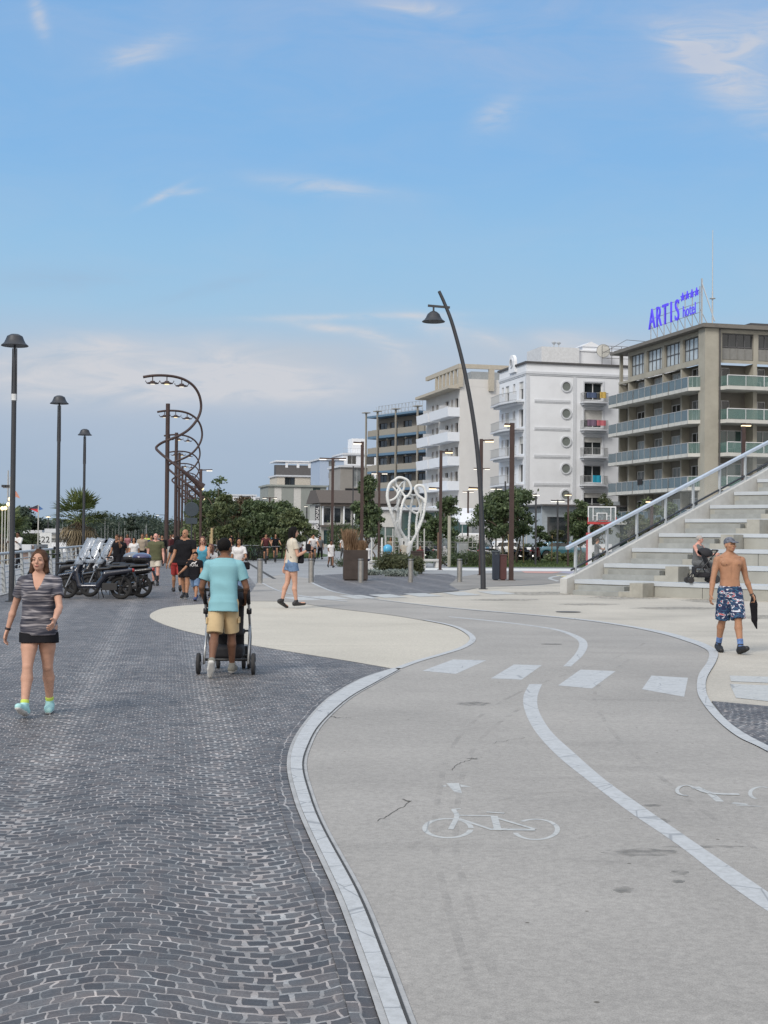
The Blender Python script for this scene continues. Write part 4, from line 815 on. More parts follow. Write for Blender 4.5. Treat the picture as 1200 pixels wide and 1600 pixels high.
for i in range(1, 4): at_.box(4.1*i-.3, 4.1*i+.4, -.34, .06, 20.4, 23.2)
for i in range(1, 7): at_.box(-.28, .08, 1.7*i-.18, 1.7*i+.18, 20.95, 23.2)
at_.box(-.3, .1, .3, 10.6, 20.95, 21.25); at_.box(-1.6, .0, -.2, 15.6, 20.6, 20.95)
at_.build('roof_frame', C_taupe, Hh)
at2 = MB(); at2.box(2.2, 14.5, 2.2, 10, 21.9, 23.15); at2.build('attic', mat('attic_grey', (.30, .32, .33), .7), Hh)
# ---- blue-banded hotel with beige balconies
P3 = at(669, 700, 227); RB3 = atan2(-.55, .835)*-1
K = empty('hotel_building', (P3.x, P3.y, 0), RB3, 'beige hotel with blue balcony undersides and slim concrete posts', 'hotel')
K4 = [19.3, 16.2, 13.1, 10.0, 6.9, 3.8]
w = MB(); lh = [(a, a+2.6, z+.2, z+2.5) for z in K4 for a in (.6, 4.9, 9.2, 12.6)]; holed(w, 'L', 0, 15.6, 0, 22.6, lh, .2, .0); w.box(.4, 12, 0, 15.6, 0, 22.5); w.quad((0, 0, 0), (.4, 0, 0), (.4, 0, 22.6), (0, 0, 22.6)); w.build('wall', mat('dim_taupe', (.25, .235, .21), .9), K)
for h in lh: window(K, 'L', h, .2, 0, random.choice([G_dark, G_cur]), C_frame, 2, 1)
C_bei = mat('beige_parapet', (.27, .255, .22), .8)
for z in K4:
    for a0, a1 in ((-1.6, 0.0), (.3, 6.4), (7.0, 12.2), (12.8, 15.9)):
        s = MB(); s.box(-2.0, 0, a0, a1, z-.35, z+.08); b = s.build('balcony', C_blue, K)
        q = MB(); q.box(-1.98, -1.85, a0+(1.6 if a1-a0 > 2 else 0), a1-.0, z+.08, z+1.1); q.box(-2.0, -.0, a0-.0, a0+.12, z+.08, z+1.1); q.box(-2.02, -1.9, a0, a0+1.6, z+.08, z+1.15); q.build('parapet', C_bei, b)
cl = MB()
for a in (0.15, 6.7, 12.5, 16.2): cl.box(-2.25, -2.03, a-.15, a+.15, 0, 23.6); cl.box(-2.7, -1.6, a-.6, a+.6, 23.6, 23.75)
cl.build('post', C_bei, K)
rf = MB(); rf.box(-2.2, 12, .2, 15.8, 22.65, 23.0); rf.build('roof', C_blue, K)
sf = MB()
for i in range(14): a = 1+i*1.05; sf.bar((-.5, a, 23.0), (-.5, a, 24.8), .07, .07); sf.bar((-.5, a, 23.2), (-.5, a+.9, 24.8), .05, .05)
for z in (23.4, 24.0, 24.8): sf.bar((-.5, 1, z), (-.5, 14.7, z), .06, .06)
sf.build('sign_scaffold', C_metal, K)
# ---- row further along: simple local-frame blocks
def block(name, px0, px1, pytop, Y, label, m, floors, bay=3.4, rz=RB, depth=10, gm=None, cat='building', left=True, whalf=.55, zb=0.0, extra=None):
    a = at(px0, pytop, Y); b = at(px1, pytop, Y); r = empty(name, (a.x, a.y, 0), rz, label, cat); wd = (b.x-a.x)/cos(rz); H = a.z; w = MB(); hs = []
    fh = (H-zb)/floors
    for i in range(floors):
        n = max(1, int(wd/bay))
        for j in range(n): c = (j+.5)*wd/n; hs.append((c-bay*whalf/2, c+bay*whalf/2, zb+i*fh+.9, zb+i*fh+fh-.5))
    holed(w, 'R', 0, wd, 0, H-.35, hs, .2); w.box(0, wd, .25, depth, 0, H-.36); w.quad((0, 0, 0), (0, .25, 0), (0, .25, H-.35), (0, 0, H-.35))
    w.build('wall', m, r)
    for h in hs: window(r, 'R', h, .2, 0, gm or random.choice([G_dark, G_cur]), C_framew if random.random() < .4 else C_frame, 2, 1, shutter=random.choice((0, 0, .5)))
    rf = MB(); rf.box(-.3, wd+.3, -.3, depth+.3, H-.35, H); rf.build('roof', C_trim if name != 'office_building' else m, r)
    return r, wd, H
N1, wd, Hn = block('apartment_building', 433, 512, 742, 300, 'cream apartment block with a dark mansard band and penthouse behind the grey building', mat('warm_cream', (.52, .485, .42), .85), 4, 4.2)
m_ = MB(); m_.prism_ax([(0, Hn), (1.2, Hn+2.3), (3, Hn+2.3), (3, Hn)], -.2, wd+.2, 'x'); m_.build('mansard', C_roofd, N1)
m_ = MB(); holed(m_, 'R', 2, wd, Hn, Hn+3.0, [(2.6+i*2.6, 4.6+i*2.6, Hn+.5+.3, Hn+2.6) for i in range(3)], .15, .9); m_.box(-.2, wd+.3, .7, 9, Hn+3.0, Hn+3.3); m_.build('penthouse', C_white, N1)
N2, wd, Hn = block('office_building', 419, 509, 757, 262, 'flat grey-green building with tall dark vertical window strips', C_grey, 1, 3.3, whalf=.45, gm=G_green)
N3, wd, Hn = block('apartment_building', 500, 537, 716, 285, 'pale blue apartment tower with stacked rounded bays, left of the white stepped roofs', C_bluegrey, 7, 2.6)
N4, wd, Hn = block('apartment_building', 536, 592, 708, 292, 'white apartment block with stepped roof terraces behind the pavilion', C_white, 6, 3.6)
m_ = MB(); m_.box(2.4, 5.8, 2, 6, Hn, Hn+3.4); m_.build('stair_tower', C_white, N4); m_ = MB(); railing(m_, 'R', .1, wd-.1, Hn, 0.05, 1.1, .5, False); m_.build('roof_railing', C_metal, N4)
N5, wd, Hn = block('apartment_building', 532, 584, 727, 245, 'brown-grey block with a few tall windows behind the pavilion', C_brown, 3, 4.6, whalf=.35)
bb = MB(); bb.box(0, 2.6, -.06, 0, -1.2, 1.2); o = bb.build('billboard', mat('black_panel', (.015, .016, .02), .4)); o.location = local(N5, .9, -.1, 9.2); o.rotation_euler = (0, 0, RB); tag(o, 'black square panel on the brown-grey block', 'panel')
# colonnaded pavilion
a = at(502, 800, 200); V = empty('pavilion_building', (a.x, a.y, 0), RB, 'low pavilion with white columns and a dark pitched roof beside the vertical sign', 'building')
w = MB(); holed(w, 'R', 0, 12, 0, 6.6, [(.4+i*1.55, 1.5+i*1.55, 3.6, 5.9) for i in range(7)]+[(.4+i*2.3, 2.2+i*2.3, .4, 2.6) for i in range(5)], .3); w.box(.0, 12, .35, 9, 0, 6.5); w.build('wall', mat('pavilion_stone', (.40, .40, .37), .8), V)
for i in range(7): window(V, 'R', (.4+i*1.55, 1.5+i*1.55, 3.6, 5.9), .3, 0, G_dark, C_framew, 1, 1)
for i in range(5): window(V, 'R', (.4+i*2.3, 2.2+i*2.3, .4, 2.6), .3, 0, G_green, C_framew, 2, 1)
for i in range(8): c = MB(); c.lathe([(.16, 3.3), (.13, 3.5), (.12, 5.9), (.18, 6.1)], (.15+i*1.6, -.5, 0), 10); c.build('column', C_white, V)
c = MB(); c.box(-.3, 12.3, -.9, 0, 3.0, 3.3); c.box(-.3, 12.3, -.9, 0, 6.1, 6.6); c.prism_ax([(-1.2, 6.6), (9.5, 6.6), (6, 8.6), (2, 8.6)], -.5, 12.5, 'x'); c.build('roof', mat('brown_roof', (.10, .085, .075), .8), V)
# flat blocks between the sculpture and the square
V2, wd, Hn = block('restaurant_pavilion', 584, 740, 792, 165, 'long low row of glazed beach bars behind the sculpture', mat('dim_grey', (.30, .31, .31), .8), 1, 3.0, whalf=.8, gm=G_green)
aw = MB(); aw.add([(0, 0, 3.0), (6.6, 0, 3.0), (5.9, 2.6, 4.3), (.8, 2.6, 4.3), (0, 0, 2.8), (6.6, 0, 2.8)], [(0, 1, 2, 3), (4, 5, 1, 0)])
aw.add([(0, 5.2, 3.0), (6.6, 5.2, 3.0)], []); k = len(aw.v); aw.f += [(k-2, k-8+3, k-8+2, k-1), (k-8, k-8+3, k-2), (k-8+1, k-1, k-8+2)]; aw.mi += [0]*3
r = empty('canopy', at(719, 815, 118).xy.to_3d(), RB, 'white pyramid-roofed canopy behind the leaning lamp', 'canopy'); aw.build('canopy_roof', mat('white_canvas', (.66, .68, .72), .8, var=.05), r)
for x, y in ((.3, .3), (6.3, .3), (.3, 4.9), (6.3, 4.9), (2.3, .3), (4.3, .3)): l = MB(); l.tube([(x, y, 0), (x, y, 3)], .05); l.build('post', C_metal, r)
# far white building above the trees, and far small ones
block('apartment_building', 344, 398, 772, 360, 'distant white building with a dark flat roof above the young trees', C_white, 5, 4)
block('apartment_building', 398, 424, 776, 370, 'small distant pale building left of the grey building', C_cream, 5, 4)
# vertical sign
a = at(496, 800, 195); q = empty('vertical_sign', (a.x, a.y, 0), RB*.3, 'tall black vertical sign with white lettering reading INTERNATIONAL', 'sign')
p = MB(); p.box(-.34, .34, 0, .12, .5, 6.1); p.build('panel', mat('sign_black', (.02, .023, .03), .4), q); o = text_mesh('lettering', 'INTERNATIONAL', .66, mat('letter_white', (.75, .75, .75), .6, var=0), q, .01, None, (.21, -.02, 3.3))
o.matrix_basis = Matrix.Translation((.21, -.02, 3.3)) @ Matrix(((0, -1, 0, 0), (0, 0, -1, 0), (1, 0, 0, 0), (0, 0, 0, 1)))
block('white_kiosk', 468, 494, 813, 178, 'white festival kiosk to the left of the vertical sign', mat('kiosk_white', (.62, .63, .65), .7), 1, 3.0, depth=4)
# marina sheds and sign board on the far left
for (x0, x1, yt, Y, lab, mm) in [(76, 98, 826, 120, 'long low white marina shed behind the numbered board', C_white), (20, 62, 828, 150, 'grey-roofed low boat shed at the marina edge', C_grey), (10, 42, 851, 88, 'low flower-covered hut beyond the railing', mat('mauve_stucco', (.25, .19, .17), .8))]:
    block('marina_shed', x0, x1, yt, Y, lab, mm, 1, 4.0, 0, 0.05, 5, cat='shed') if False else block('marina_shed', x0, x1, yt, Y, lab, mm, 1, 4.0, .05, 5, cat='shed')
a = at(71, 852, 96); o_ = empty('number_board', (a.x, a.y, 0), 0.1, 'white square board with the number 22 beyond the railing', 'sign'); p = MB(); p.box(-.42, .42, 0, .05, .75, 1.75); p.build('panel', mat('board_white', (.72, .74, .75), .6), o_); p = MB(); p.tube([(0, .08, 0), (0, .08, 1.7)], .04); p.build('post', C_metal, o_); text_mesh('lettering', '22', .62, mat('letter_black', (.02, .02, .02), .6, var=0), o_, .005, (pi/2, 0, 0), (0, -.01, 1.05))
# ================================================================ VEGETATION
L_dark = leafmat('leaf_dark_green', (.036, .060, .028), (.125, .17, .075)); L_mid = leafmat('leaf_mid_green', (.055, .082, .035), (.17, .20, .09)); L_olive = leafmat('leaf_olive', (.045, .06, .03), (.12, .13, .06))
L_far = leafmat('leaf_far', (.035, .055, .04), (.07, .095, .065)); L_brown = leafmat('leaf_brownish', (.06, .045, .025), (.14, .10, .055)); L_dry = leafmat('dry_grass_blades', (.14, .085, .045), (.34, .22, .13)); L_silver = leafmat('silver_leaf', (.16, .20, .18), (.32, .36, .33))
M_bark = mat('bark', (.12, .095, .07), .95, var=.3, scale=8, bump=.5); M_stake = mat('timber_stake', (.36, .27, .15), .85, var=.2)
def leaves(name, centers, radii, n, size, m, parent, rng, flat=.0, hollow=.35, aspect=.55):
    centers = np.array(centers, float); radii = np.array(radii, float); w = (radii.prod(1))**(2/3); pick = rng.choice(len(centers), n, p=w/w.sum())
    d = rng.normal(size=(n, 3)); d /= np.linalg.norm(d, axis=1)[:, None]; r = (hollow+(1-hollow)*rng.random(n))**.6
    P = centers[pick]+d*radii[pick]*r[:, None]*(1+np.abs(rng.normal(0, .22, n)))[:, None]
    t = rng.normal(size=(n, 3)); t /= np.linalg.norm(t, axis=1)[:, None]; u = rng.normal(size=(n, 3)); u -= t*(u*t).sum(1)[:, None]; u /= np.linalg.norm(u, axis=1)[:, None]
    s = size*(.6+.8*rng.random(n))[:, None]
    V = np.stack([P-t*s, P+u*s*aspect, P+t*s, P-u*s*aspect], 1).reshape(-1, 3); Q = np.arange(4*n).reshape(n, 4)
    return np_mesh(name, V, Q, m, parent)
def tree(loc, h, label, m=None, group=None, w=1.6, trunk_h=None, n=5000, leaf=.13, seed=1, nb=14, sparse=.0, name='tree', cat='tree', stakes=0, tall=1.0, cz=.5):
    nb = int(nb*2.1); n = int(n*1.45); leaf = leaf*.74; rng = np.random.default_rng(seed); r_ = empty(name, (loc[0], loc[1], loc[2] if len(loc) > 2 else 0), 0, label, cat, group); th = trunk_h or h*.4
    t = MB(); k = [(rng.normal(0, .05)*i, rng.normal(0, .05)*i, th*1.5*i/5) for i in range(6)]; t.tube(k, [.10*h/6*(1-.13*i) for i in range(6)], 7)
    cs, rs = [], []
    for i in range(nb):
        a = rng.random()*2*pi; zz = th+(h-th)*(rng.random()**.8)*.93; env = sin(pi*min(1, max(.12, (zz-th*.85)/(h-th*.85)))**.75)
        rr = w*env*(.35+.65*rng.random())*.8; c = (cos(a)*rr, sin(a)*rr, zz); q = w*(.13+.20*rng.random()**1.5); cs.append(c); rs.append((q*1.15, q*1.15, q*.62*tall))
        b0 = Vector((0, 0, min(th*1.4, zz*.7))); mid = (b0+Vector(c))/2+Vector((0, 0, .1)); t.tube([b0, mid, Vector(c)], [.045*h/6, .03*h/6, .012*h/6], 5)
    t.build('trunk', M_bark, r_, True)
    leaves('crown', cs, rs, n, leaf, m or L_dark, r_, rng, hollow=.15)
    for i in range(stakes):
        s = MB(); a = i*2.2+seed; s.tube([(cos(a)*.45, sin(a)*.45, 0), (cos(a)*.40, sin(a)*.40, 1.9)], .045, 7); s.build('stake', M_stake, r_, True)
    return r_
def tx(px, Y): p = at(px, 838, Y); return (p.x, p.y)
def ht(px, py, Y): return at(px, py, Y).z
# young trees left of centre: tall airy tops over a dense belt
TG = 'young trees between promenade and square'
for i, (px, py, Y, w, m, lab, nb, n, st) in enumerate([
    (338, 742, 92, 2.1, L_dark, 'tallest young tree with an airy top beside the brown lamp post', 9, 1300, 2), (352, 770, 86, 1.5, L_mid, 'young mid-green tree right of the tallest airy one, with a timber stake', 14, 3600, 2),
    (322, 775, 118, 2.0, L_mid, 'green tree behind the round blue sign back', 15, 3600, 0), (378, 778, 100, 1.8, L_brown, 'brownish young tree among green ones, below the distant white building', 14, 3000, 1),
    (396, 777, 96, 2.0, L_dark, 'dark green tree with drooping top, left of centre in the tree belt', 16, 4600, 0), (418, 783, 92, 2.1, L_dark, 'dense dark tree directly left of the woman in denim shorts', 18, 5200, 0),
    (440, 786, 99, 2.1, L_dark, 'dark tree in front of the grey-green office building', 18, 5200, 1), (456, 796, 90, 1.7, L_mid, 'small leafy tree at the right end of the tree belt', 14, 3600, 1), (306, 790, 140, 2.2, L_mid, 'low green tree behind the spiral lamps', 14, 3000, 0),
    (364, 790, 125, 2.6, L_olive, 'olive-toned tree deep in the tree belt', 15, 3600, 0), (408, 795, 130, 3.0, L_mid, 'broad green tree deep in the belt behind the dark ones', 15, 3600, 0)]):
    tree(tx(px, Y), ht(px, py, Y), lab, m, TG, w, None, n, .15, 20+i, nb, stakes=st)
# trees right of centre
for i, (px, py, Y, w, m, lab, nb, n, tall, th) in enumerate([
    (573, 742, 72, .85, L_dark, 'tall narrow tree beside the dark planter and the sculpture', 16, 3400, 1.9, 1.6), (585, 790, 95, .9, L_dark, 'short slim tree just behind the tall narrow one', 10, 1500, 1.3, 1.2),
    (787, 764, 84, 2.0, L_dark, 'dark leafy tree between the leaning lamp and the tall brown lamp', 18, 5000, 1, 1.9), (808, 766, 88, 2.0, L_dark, 'dark leafy tree just right of the tall brown lamp post', 18, 5200, 1, 1.9),
    (767, 775, 96, 1.6, L_dark, 'dark tree with a pointed shoot right behind the leaning lamp', 14, 2600, 1, 1.7), (843, 822, 92, .8, L_dark, 'small young tree before the restaurant glazing', 9, 1100, 1, 1.2), (872, 826, 92, .8, L_olive, 'thin young tree by the double-armed park lamp', 8, 700, 1, 1.2),
    (905, 776, 90, 1.2, L_dark, 'dark tree immediately left of the basketball backboard', 13, 2600, 1.2, 1.4), (918, 790, 94, 1.5, L_brown, 'brown-leaved tree right behind the basketball post', 13, 3000, 1.2, 1.3), (946, 768, 84, .9, L_olive, 'sparse tree with bare shoots above the backboard', 9, 600, 1.4, 1.5),
    (700, 775, 110, 1.6, L_dark, 'dark tree behind the brown lamp post right of the sculpture', 13, 2400, 1, 1.7), (683, 808, 104, 1.7, L_dark, 'low dark tree right of the sculpture', 13, 3000, 1, 1.2), (662, 800, 112, 1.8, L_dark, 'dark tree behind the right edge of the sculpture', 13, 2800, 1, 1.4),
    (990, 795, 78, 1.1, L_olive, 'thin tree seen through the handrail glass', 10, 1000, 1.2, 1.3), (1015, 780, 84, 1.2, L_mid, 'light tree in front of the lowest hotel balcony, beyond the handrail', 10, 1200, 1.2, 1.5), (1047, 782, 90, 1.2, L_dark, 'slim tree by the hotel corner pier beyond the handrail', 10, 1200, 1.2, 1.5)]):
    tree(tx(px, Y), ht(px, py, Y), lab, m, 'trees on the lawn by the hotels', w, th, n, .13, 60+i, nb, stakes=1 if i in (2, 3, 5, 6) else 0, tall=tall)
# far wooded line beyond the marina: separate crowns one can tell apart merge into one mass
rng = np.random.default_rng(5); cs, rs = [], []
for i in range(150):
    px = -60+i*2.7; Y = rng.uniform(430, 560); p = at(px, 838, Y); hh = rng.uniform(4.2, 6.2)*(1.25 if 120 < px < 250 else 1)+.5; cs.append((p.x, p.y, hh*.5)); rs.append((hh*.55, hh*.5, hh*.55))
tag(leaves('woodland', cs, rs, 46000, .45, L_far, None, rng, hollow=.4), 'dark band of distant trees behind the marina masts', 'wood', None, 'stuff')
for i, (px, py, Y, w, lab) in enumerate([(32, 795, 230, 4.5, 'bushy grey-green tree left of the red and blue flag'), (205, 809, 400, 2.6, 'taller distant tree standing above the far tree line'), (-8, 790, 90, 2.5, 'dark tree at the left picture edge behind the first lamp')]):
    tree(tx(px, Y), ht(px, py, Y), lab, L_far if i < 2 else L_dark, None, w, None, 2600, .4 if i < 2 else .15, 90+i, 13)
# shrubs
def shrub(name, px, py, Y, w, label, m, n=2500, leaf=.06, dep=None, h=None, seed=3, nb=10, group=None, aspect=.25):
    rng = np.random.default_rng(seed); p = at(px, 838, Y); h = h or ht(px, py, Y); r_ = empty(name, (p.x, p.y, 0), 0, label, 'shrub', group)
    cs = [(rng.uniform(-w, w)*.75, rng.uniform(-1, 1)*(dep or w*.6)*.7, h*rng.uniform(.3, .62)) for _ in range(nb)]; rs = [(w*.34, w*.3, h*.40)]*nb
    s = MB()
    for c in cs[:6]: s.tube([(c[0]*.3, c[1]*.3, 0), c], [.02, .008], 5)
    s.build('stem', M_bark, r_); leaves('foliage', cs, rs, n, leaf, m, r_, rng, hollow=.1, aspect=aspect); return r_
shrub('lavender_bush', 612, 862, 62, 1.15, 'grey-green feathery bush between the dark planter and the bench', L_olive, 6500, .09, h=1.0, seed=5, nb=12)
shrub('lavender_bush', 640, 868, 61, .8, 'feathery bush with reddish tips at the right of the flower bed', L_olive, 3500, .08, h=.85, seed=6)
shrub('silver_shrub', 628, 880, 57, .75, 'low silvery ground shrub at the front of the flower bed', L_silver, 1600, .05, h=.32, seed=7, aspect=.5); shrub('silver_shrub', 585, 880, 58.5, .6, 'low silvery shrub beside the dark planter', L_silver, 900, .05, h=.28, seed=8, aspect=.5)
shrub('shrub', 533, 872, 74, .55, 'low dark shrub left of the dark planter', L_dark, 900, .06, h=.55, seed=9)
shrub('shrub', 392, 848, 92, 1.7, 'rounded dark bush beside the parked bicycles', L_dark, 3200, .08, h=1.6, seed=10)
for i, (px, w, lab) in enumerate([(708, 1.6, 'low bush right of the bench and the brown post'), (725, 1.1, 'low bush behind the steel bollard'), (760, 1.2, 'yellowish bush beside the grey cabinet')]): shrub('shrub', px, 868, 78, w, lab, L_olive if i == 2 else L_dark, 1800, .07, h=.95, seed=11+i)
tag(leaves('undergrowth', [(at(300+i*3.4, 838, 132+8*(i % 3)).x, 132+8*(i % 3), 1.5) for i in range(45)], [(1.6, 1.4, 1.5+.5*sin(i*1.7)) for i in range(45)], 22000, .17, L_mid, None, np.random.default_rng(77), hollow=.3), 'dark undergrowth filling the gaps behind the young trees', 'undergrowth', None, 'stuff')
# clipped hedges: one dense mass each
def hedge(px0, px1, Y, h, label, m=L_dark, n=6000):
    a, b = at(px0, 838, Y), at(px1, 838, Y); rng = np.random.default_rng(int(px0)); k = max(4, int((b.x-a.x)/.9)); o = empty('hedge', ((a.x+b.x)/2, Y, 0), 0, label, 'hedge'); w2 = (b.x-a.x)/2
    cs = [(-w2+2*w2*(i+.5)/k, 0, h*.5) for i in range(k)]; leaves('foliage', cs, [(w2/k*1.5, .5, h*.52)]*k, n, .09, m, o, rng, hollow=.5, aspect=.6)
    c = MB(); [c.tube([(x, 0, 0), (x, 0, h*.7)], .03, 5) for x in [q[0] for q in cs]]; c.build('stem', M_bark, o)
hedge(596, 745, 118, 1.55, 'long clipped dark hedge behind the sculpture and parked scooters'); hedge(745, 850, 112, 1.1, 'dark clipped hedge behind the parked motorcycles right of the leaning lamp', n=3500); hedge(514, 560, 150, 2.9, 'tall clipped hedge in front of the pavilion', n=4500); hedge(858, 985, 96, .6, 'low hedge edging the lawn near the park lamps', L_mid, 3200)
hedge(20, 60, 92, 1.5, 'rounded green hedge beyond the quay railing', L_mid, 3000); hedge(72, 92, 90, .6, 'low dark hedge under the numbered board', n=900)
# fan palms
def palm(px, pytop, Y, label, seed, w=1.0, base=0):
    rng = random.Random(seed); p = at(px, 838, Y); H = ht(px, pytop, Y); r_ = empty('fan_palm', (p.x, p.y, 0), 0, label, 'palm'); th = H*.52
    t = MB(); t.tube([(0, 0, 0), (0, 0, th*.5), (0.02, 0, th)], [.36, .30, .27], 12)
    for i in range(90): a = rng.random()*6.28; z = rng.random()*th; t.bar((.28*cos(a), .28*sin(a), z), (.42*cos(a), .42*sin(a), z+.22), .1, .03)
    t.build('trunk', mat('palm_trunk', (.13, .095, .065), .95, var=.35, scale=9), r_)
    def frond(az, el, ln, fan, nbl, bm, stiff):
        d = Vector((cos(az)*cos(el), sin(az)*cos(el), sin(el))); o = Vector((0, 0, th)); e = o+d*ln; side = d.cross(Vector((0, 0, 1))).normalized() if abs(d.z) < .97 else Vector((1, 0, 0)); up = side.cross(d)
        bm.tube([o, o+d*ln*.5+Vector((0, 0, .05)), e], [.03, .022, .018], 4)
        for k in range(nbl):
            a = (k/(nbl-1)-.5)*2*radians(88); dd = (d*cos(a)+side*sin(a)+up*.12*rng.uniform(-1, 1)).normalized(); L_ = fan*(.75+.3*cos(a))*rng.uniform(.9, 1.05); nrm = dd.cross(up).normalized()*.055
            m1 = e+dd*L_*.55; tip = e+dd*L_+Vector((0, 0, -L_*(stiff)*rng.uniform(.6, 1.2)))
            bm.add([e, m1+nrm+Vector((0, 0, .01)), tip, m1-nrm], [(0, 1, 2, 3)])
    g = MB()
    for i in range(30): frond(rng.random()*6.28, rng.uniform(-.1, 1.45), rng.uniform(.7, 1.0)*w, rng.uniform(.75, 1.0)*w, 20, g, .14)
    g.build('crown', leafmat('palm_leaf', (.05, .08, .025), (.17, .20, .07)), r_)
    g = MB()
    for i in range(26): frond(rng.random()*6.28, rng.uniform(-1.3, -.35), rng.uniform(.5, .8)*w, rng.uniform(.6, .9)*w, 14, g, .55)
    g.build('dead_fronds', leafmat('palm_dead', (.13, .10, .06), (.33, .27, .17)), r_)
palm(124, 762, 92, 'green fan palm with a skirt of dead brown fronds behind the scooters', 3, 1.45)
palm(-6, 800, 75, 'fan palm at the left edge, lit by globe lamps behind it', 8, 1.2)
# grass tufts on the lawns (stuff)
rng = np.random.default_rng(3); V = []; n = 14000
pts = []
for (x0, x1, y0, y1, k) in ((700, 1060, 875, 886, 9000), (330, 500, 866, 873, 3500), (545, 700, 873, 879, 1500)):
    for _ in range(k):
        g = gp(rng.uniform(x0, x1), rng.uniform(y0, y1)); pts.append((g.x, g.y, .02))
P = np.array(pts); n = len(P); a = rng.random(n)*pi; hh = rng.uniform(.05, .13, n); u = np.stack([np.cos(a), np.sin(a), a*0], 1)*.03; z = np.stack([rng.normal(0, .02, n), rng.normal(0, .02, n), hh], 1)
Vv = np.stack([P-u, P+u, P+u*.2+z, P-u*.2+z], 1).reshape(-1, 3)
tag(np_mesh('lawn_grass', Vv, np.arange(4*n).reshape(n, 4), leafmat('grass_blades', (.04, .065, .018), (.10, .14, .045))), 'short green grass on the lawns in front of the hotels', 'grass', None, 'stuff')

# ================================================================ STREET FURNITURE
M_anth = mat('anthracite_metal', (.045, .048, .055), .5, .3, var=.1, scale=5); M_corten = mat('brown_painted_steel', (.055, .034, .031), .6, .2, var=.2, scale=4); M_cortend = mat('dark_corten', (.045, .034, .030), .8, var=.3, scale=3, bump=.2)
M_lamp = mat('warm_lamp', (1, .85, .55), .4, var=0, emis=(1.0, .80, .45), estr=1.3); M_lampdim = mat('pale_lamp', (1, .95, .85), .4, var=0, emis=(1.0, .93, .80), estr=.8); M_bollard = mat('brushed_bollard_steel', (.36, .35, .33), .42, .7, var=.2, scale=6); M_bollt = mat('bollard_cap', (.16, .16, .16), .5, .6)
def dome_lamp():
    r_ = empty('street_lamp', (0, 0, 0)); p = MB(); p.tube([(0, 0, 0), (0, 0, 4.95)], [.070, .060], 16); p.lathe([(.16, 0), (.16, .025)], (0, 0, 0), 16); p.build('post', M_anth, r_, False)
    p = MB(); p.tube([(0, 0, 4.95), (0, 0, 5.15), (0, 0, 5.9), (0, 0, 6.38)], [.064, .050, .038, .030], 12); p.tube([(.06, 0, 5.0), (.05, 0, 6.3)], .014, 6); p.tube([(-.06, 0, 5.0), (-.05, 0, 6.3)], .014, 6); p.build('stem', M_anth, r_)
    p = MB(); p.lathe([(.02, 6.66), (.10, 6.65), (.19, 6.60), (.225, 6.51), (.265, 6.43), (.335, 6.37), (.33, 6.355), (.26, 6.37), (.02, 6.37)], (0, 0, 0), 24); smooth_auto(p.build('lamp_shade', M_anth, r_)); return r_
dl0 = dome_lamp(); b1 = gp(20, 940)
for i, (px, Y, lab) in enumerate([(19, b1.y, 'nearest mushroom-shaded dark street lamp, beside the walking woman'), (90, 48.2, 'middle one of the three mushroom-shaded dark street lamps'), (130.5, 63.5, 'farthest mushroom-shaded dark street lamp, in front of the palm')]):
    o = dl0 if i == 0 else copy_tree(dl0, (0, 0, 0)); p = at(px, 838, Y); o.location = (p.x, p.y, 0); tag(o, lab, 'street lamp', 'mushroom-shaded street lamps along the railing')
st = MB(); st.lathe([(.068, 0), (.068, .16)], (0, 0, 0), 16); o = st.build('sticker', mat('white_sticker', (.6, .62, .63), .6)); o.parent = dl0; o.location = (0, 0, 5.0)
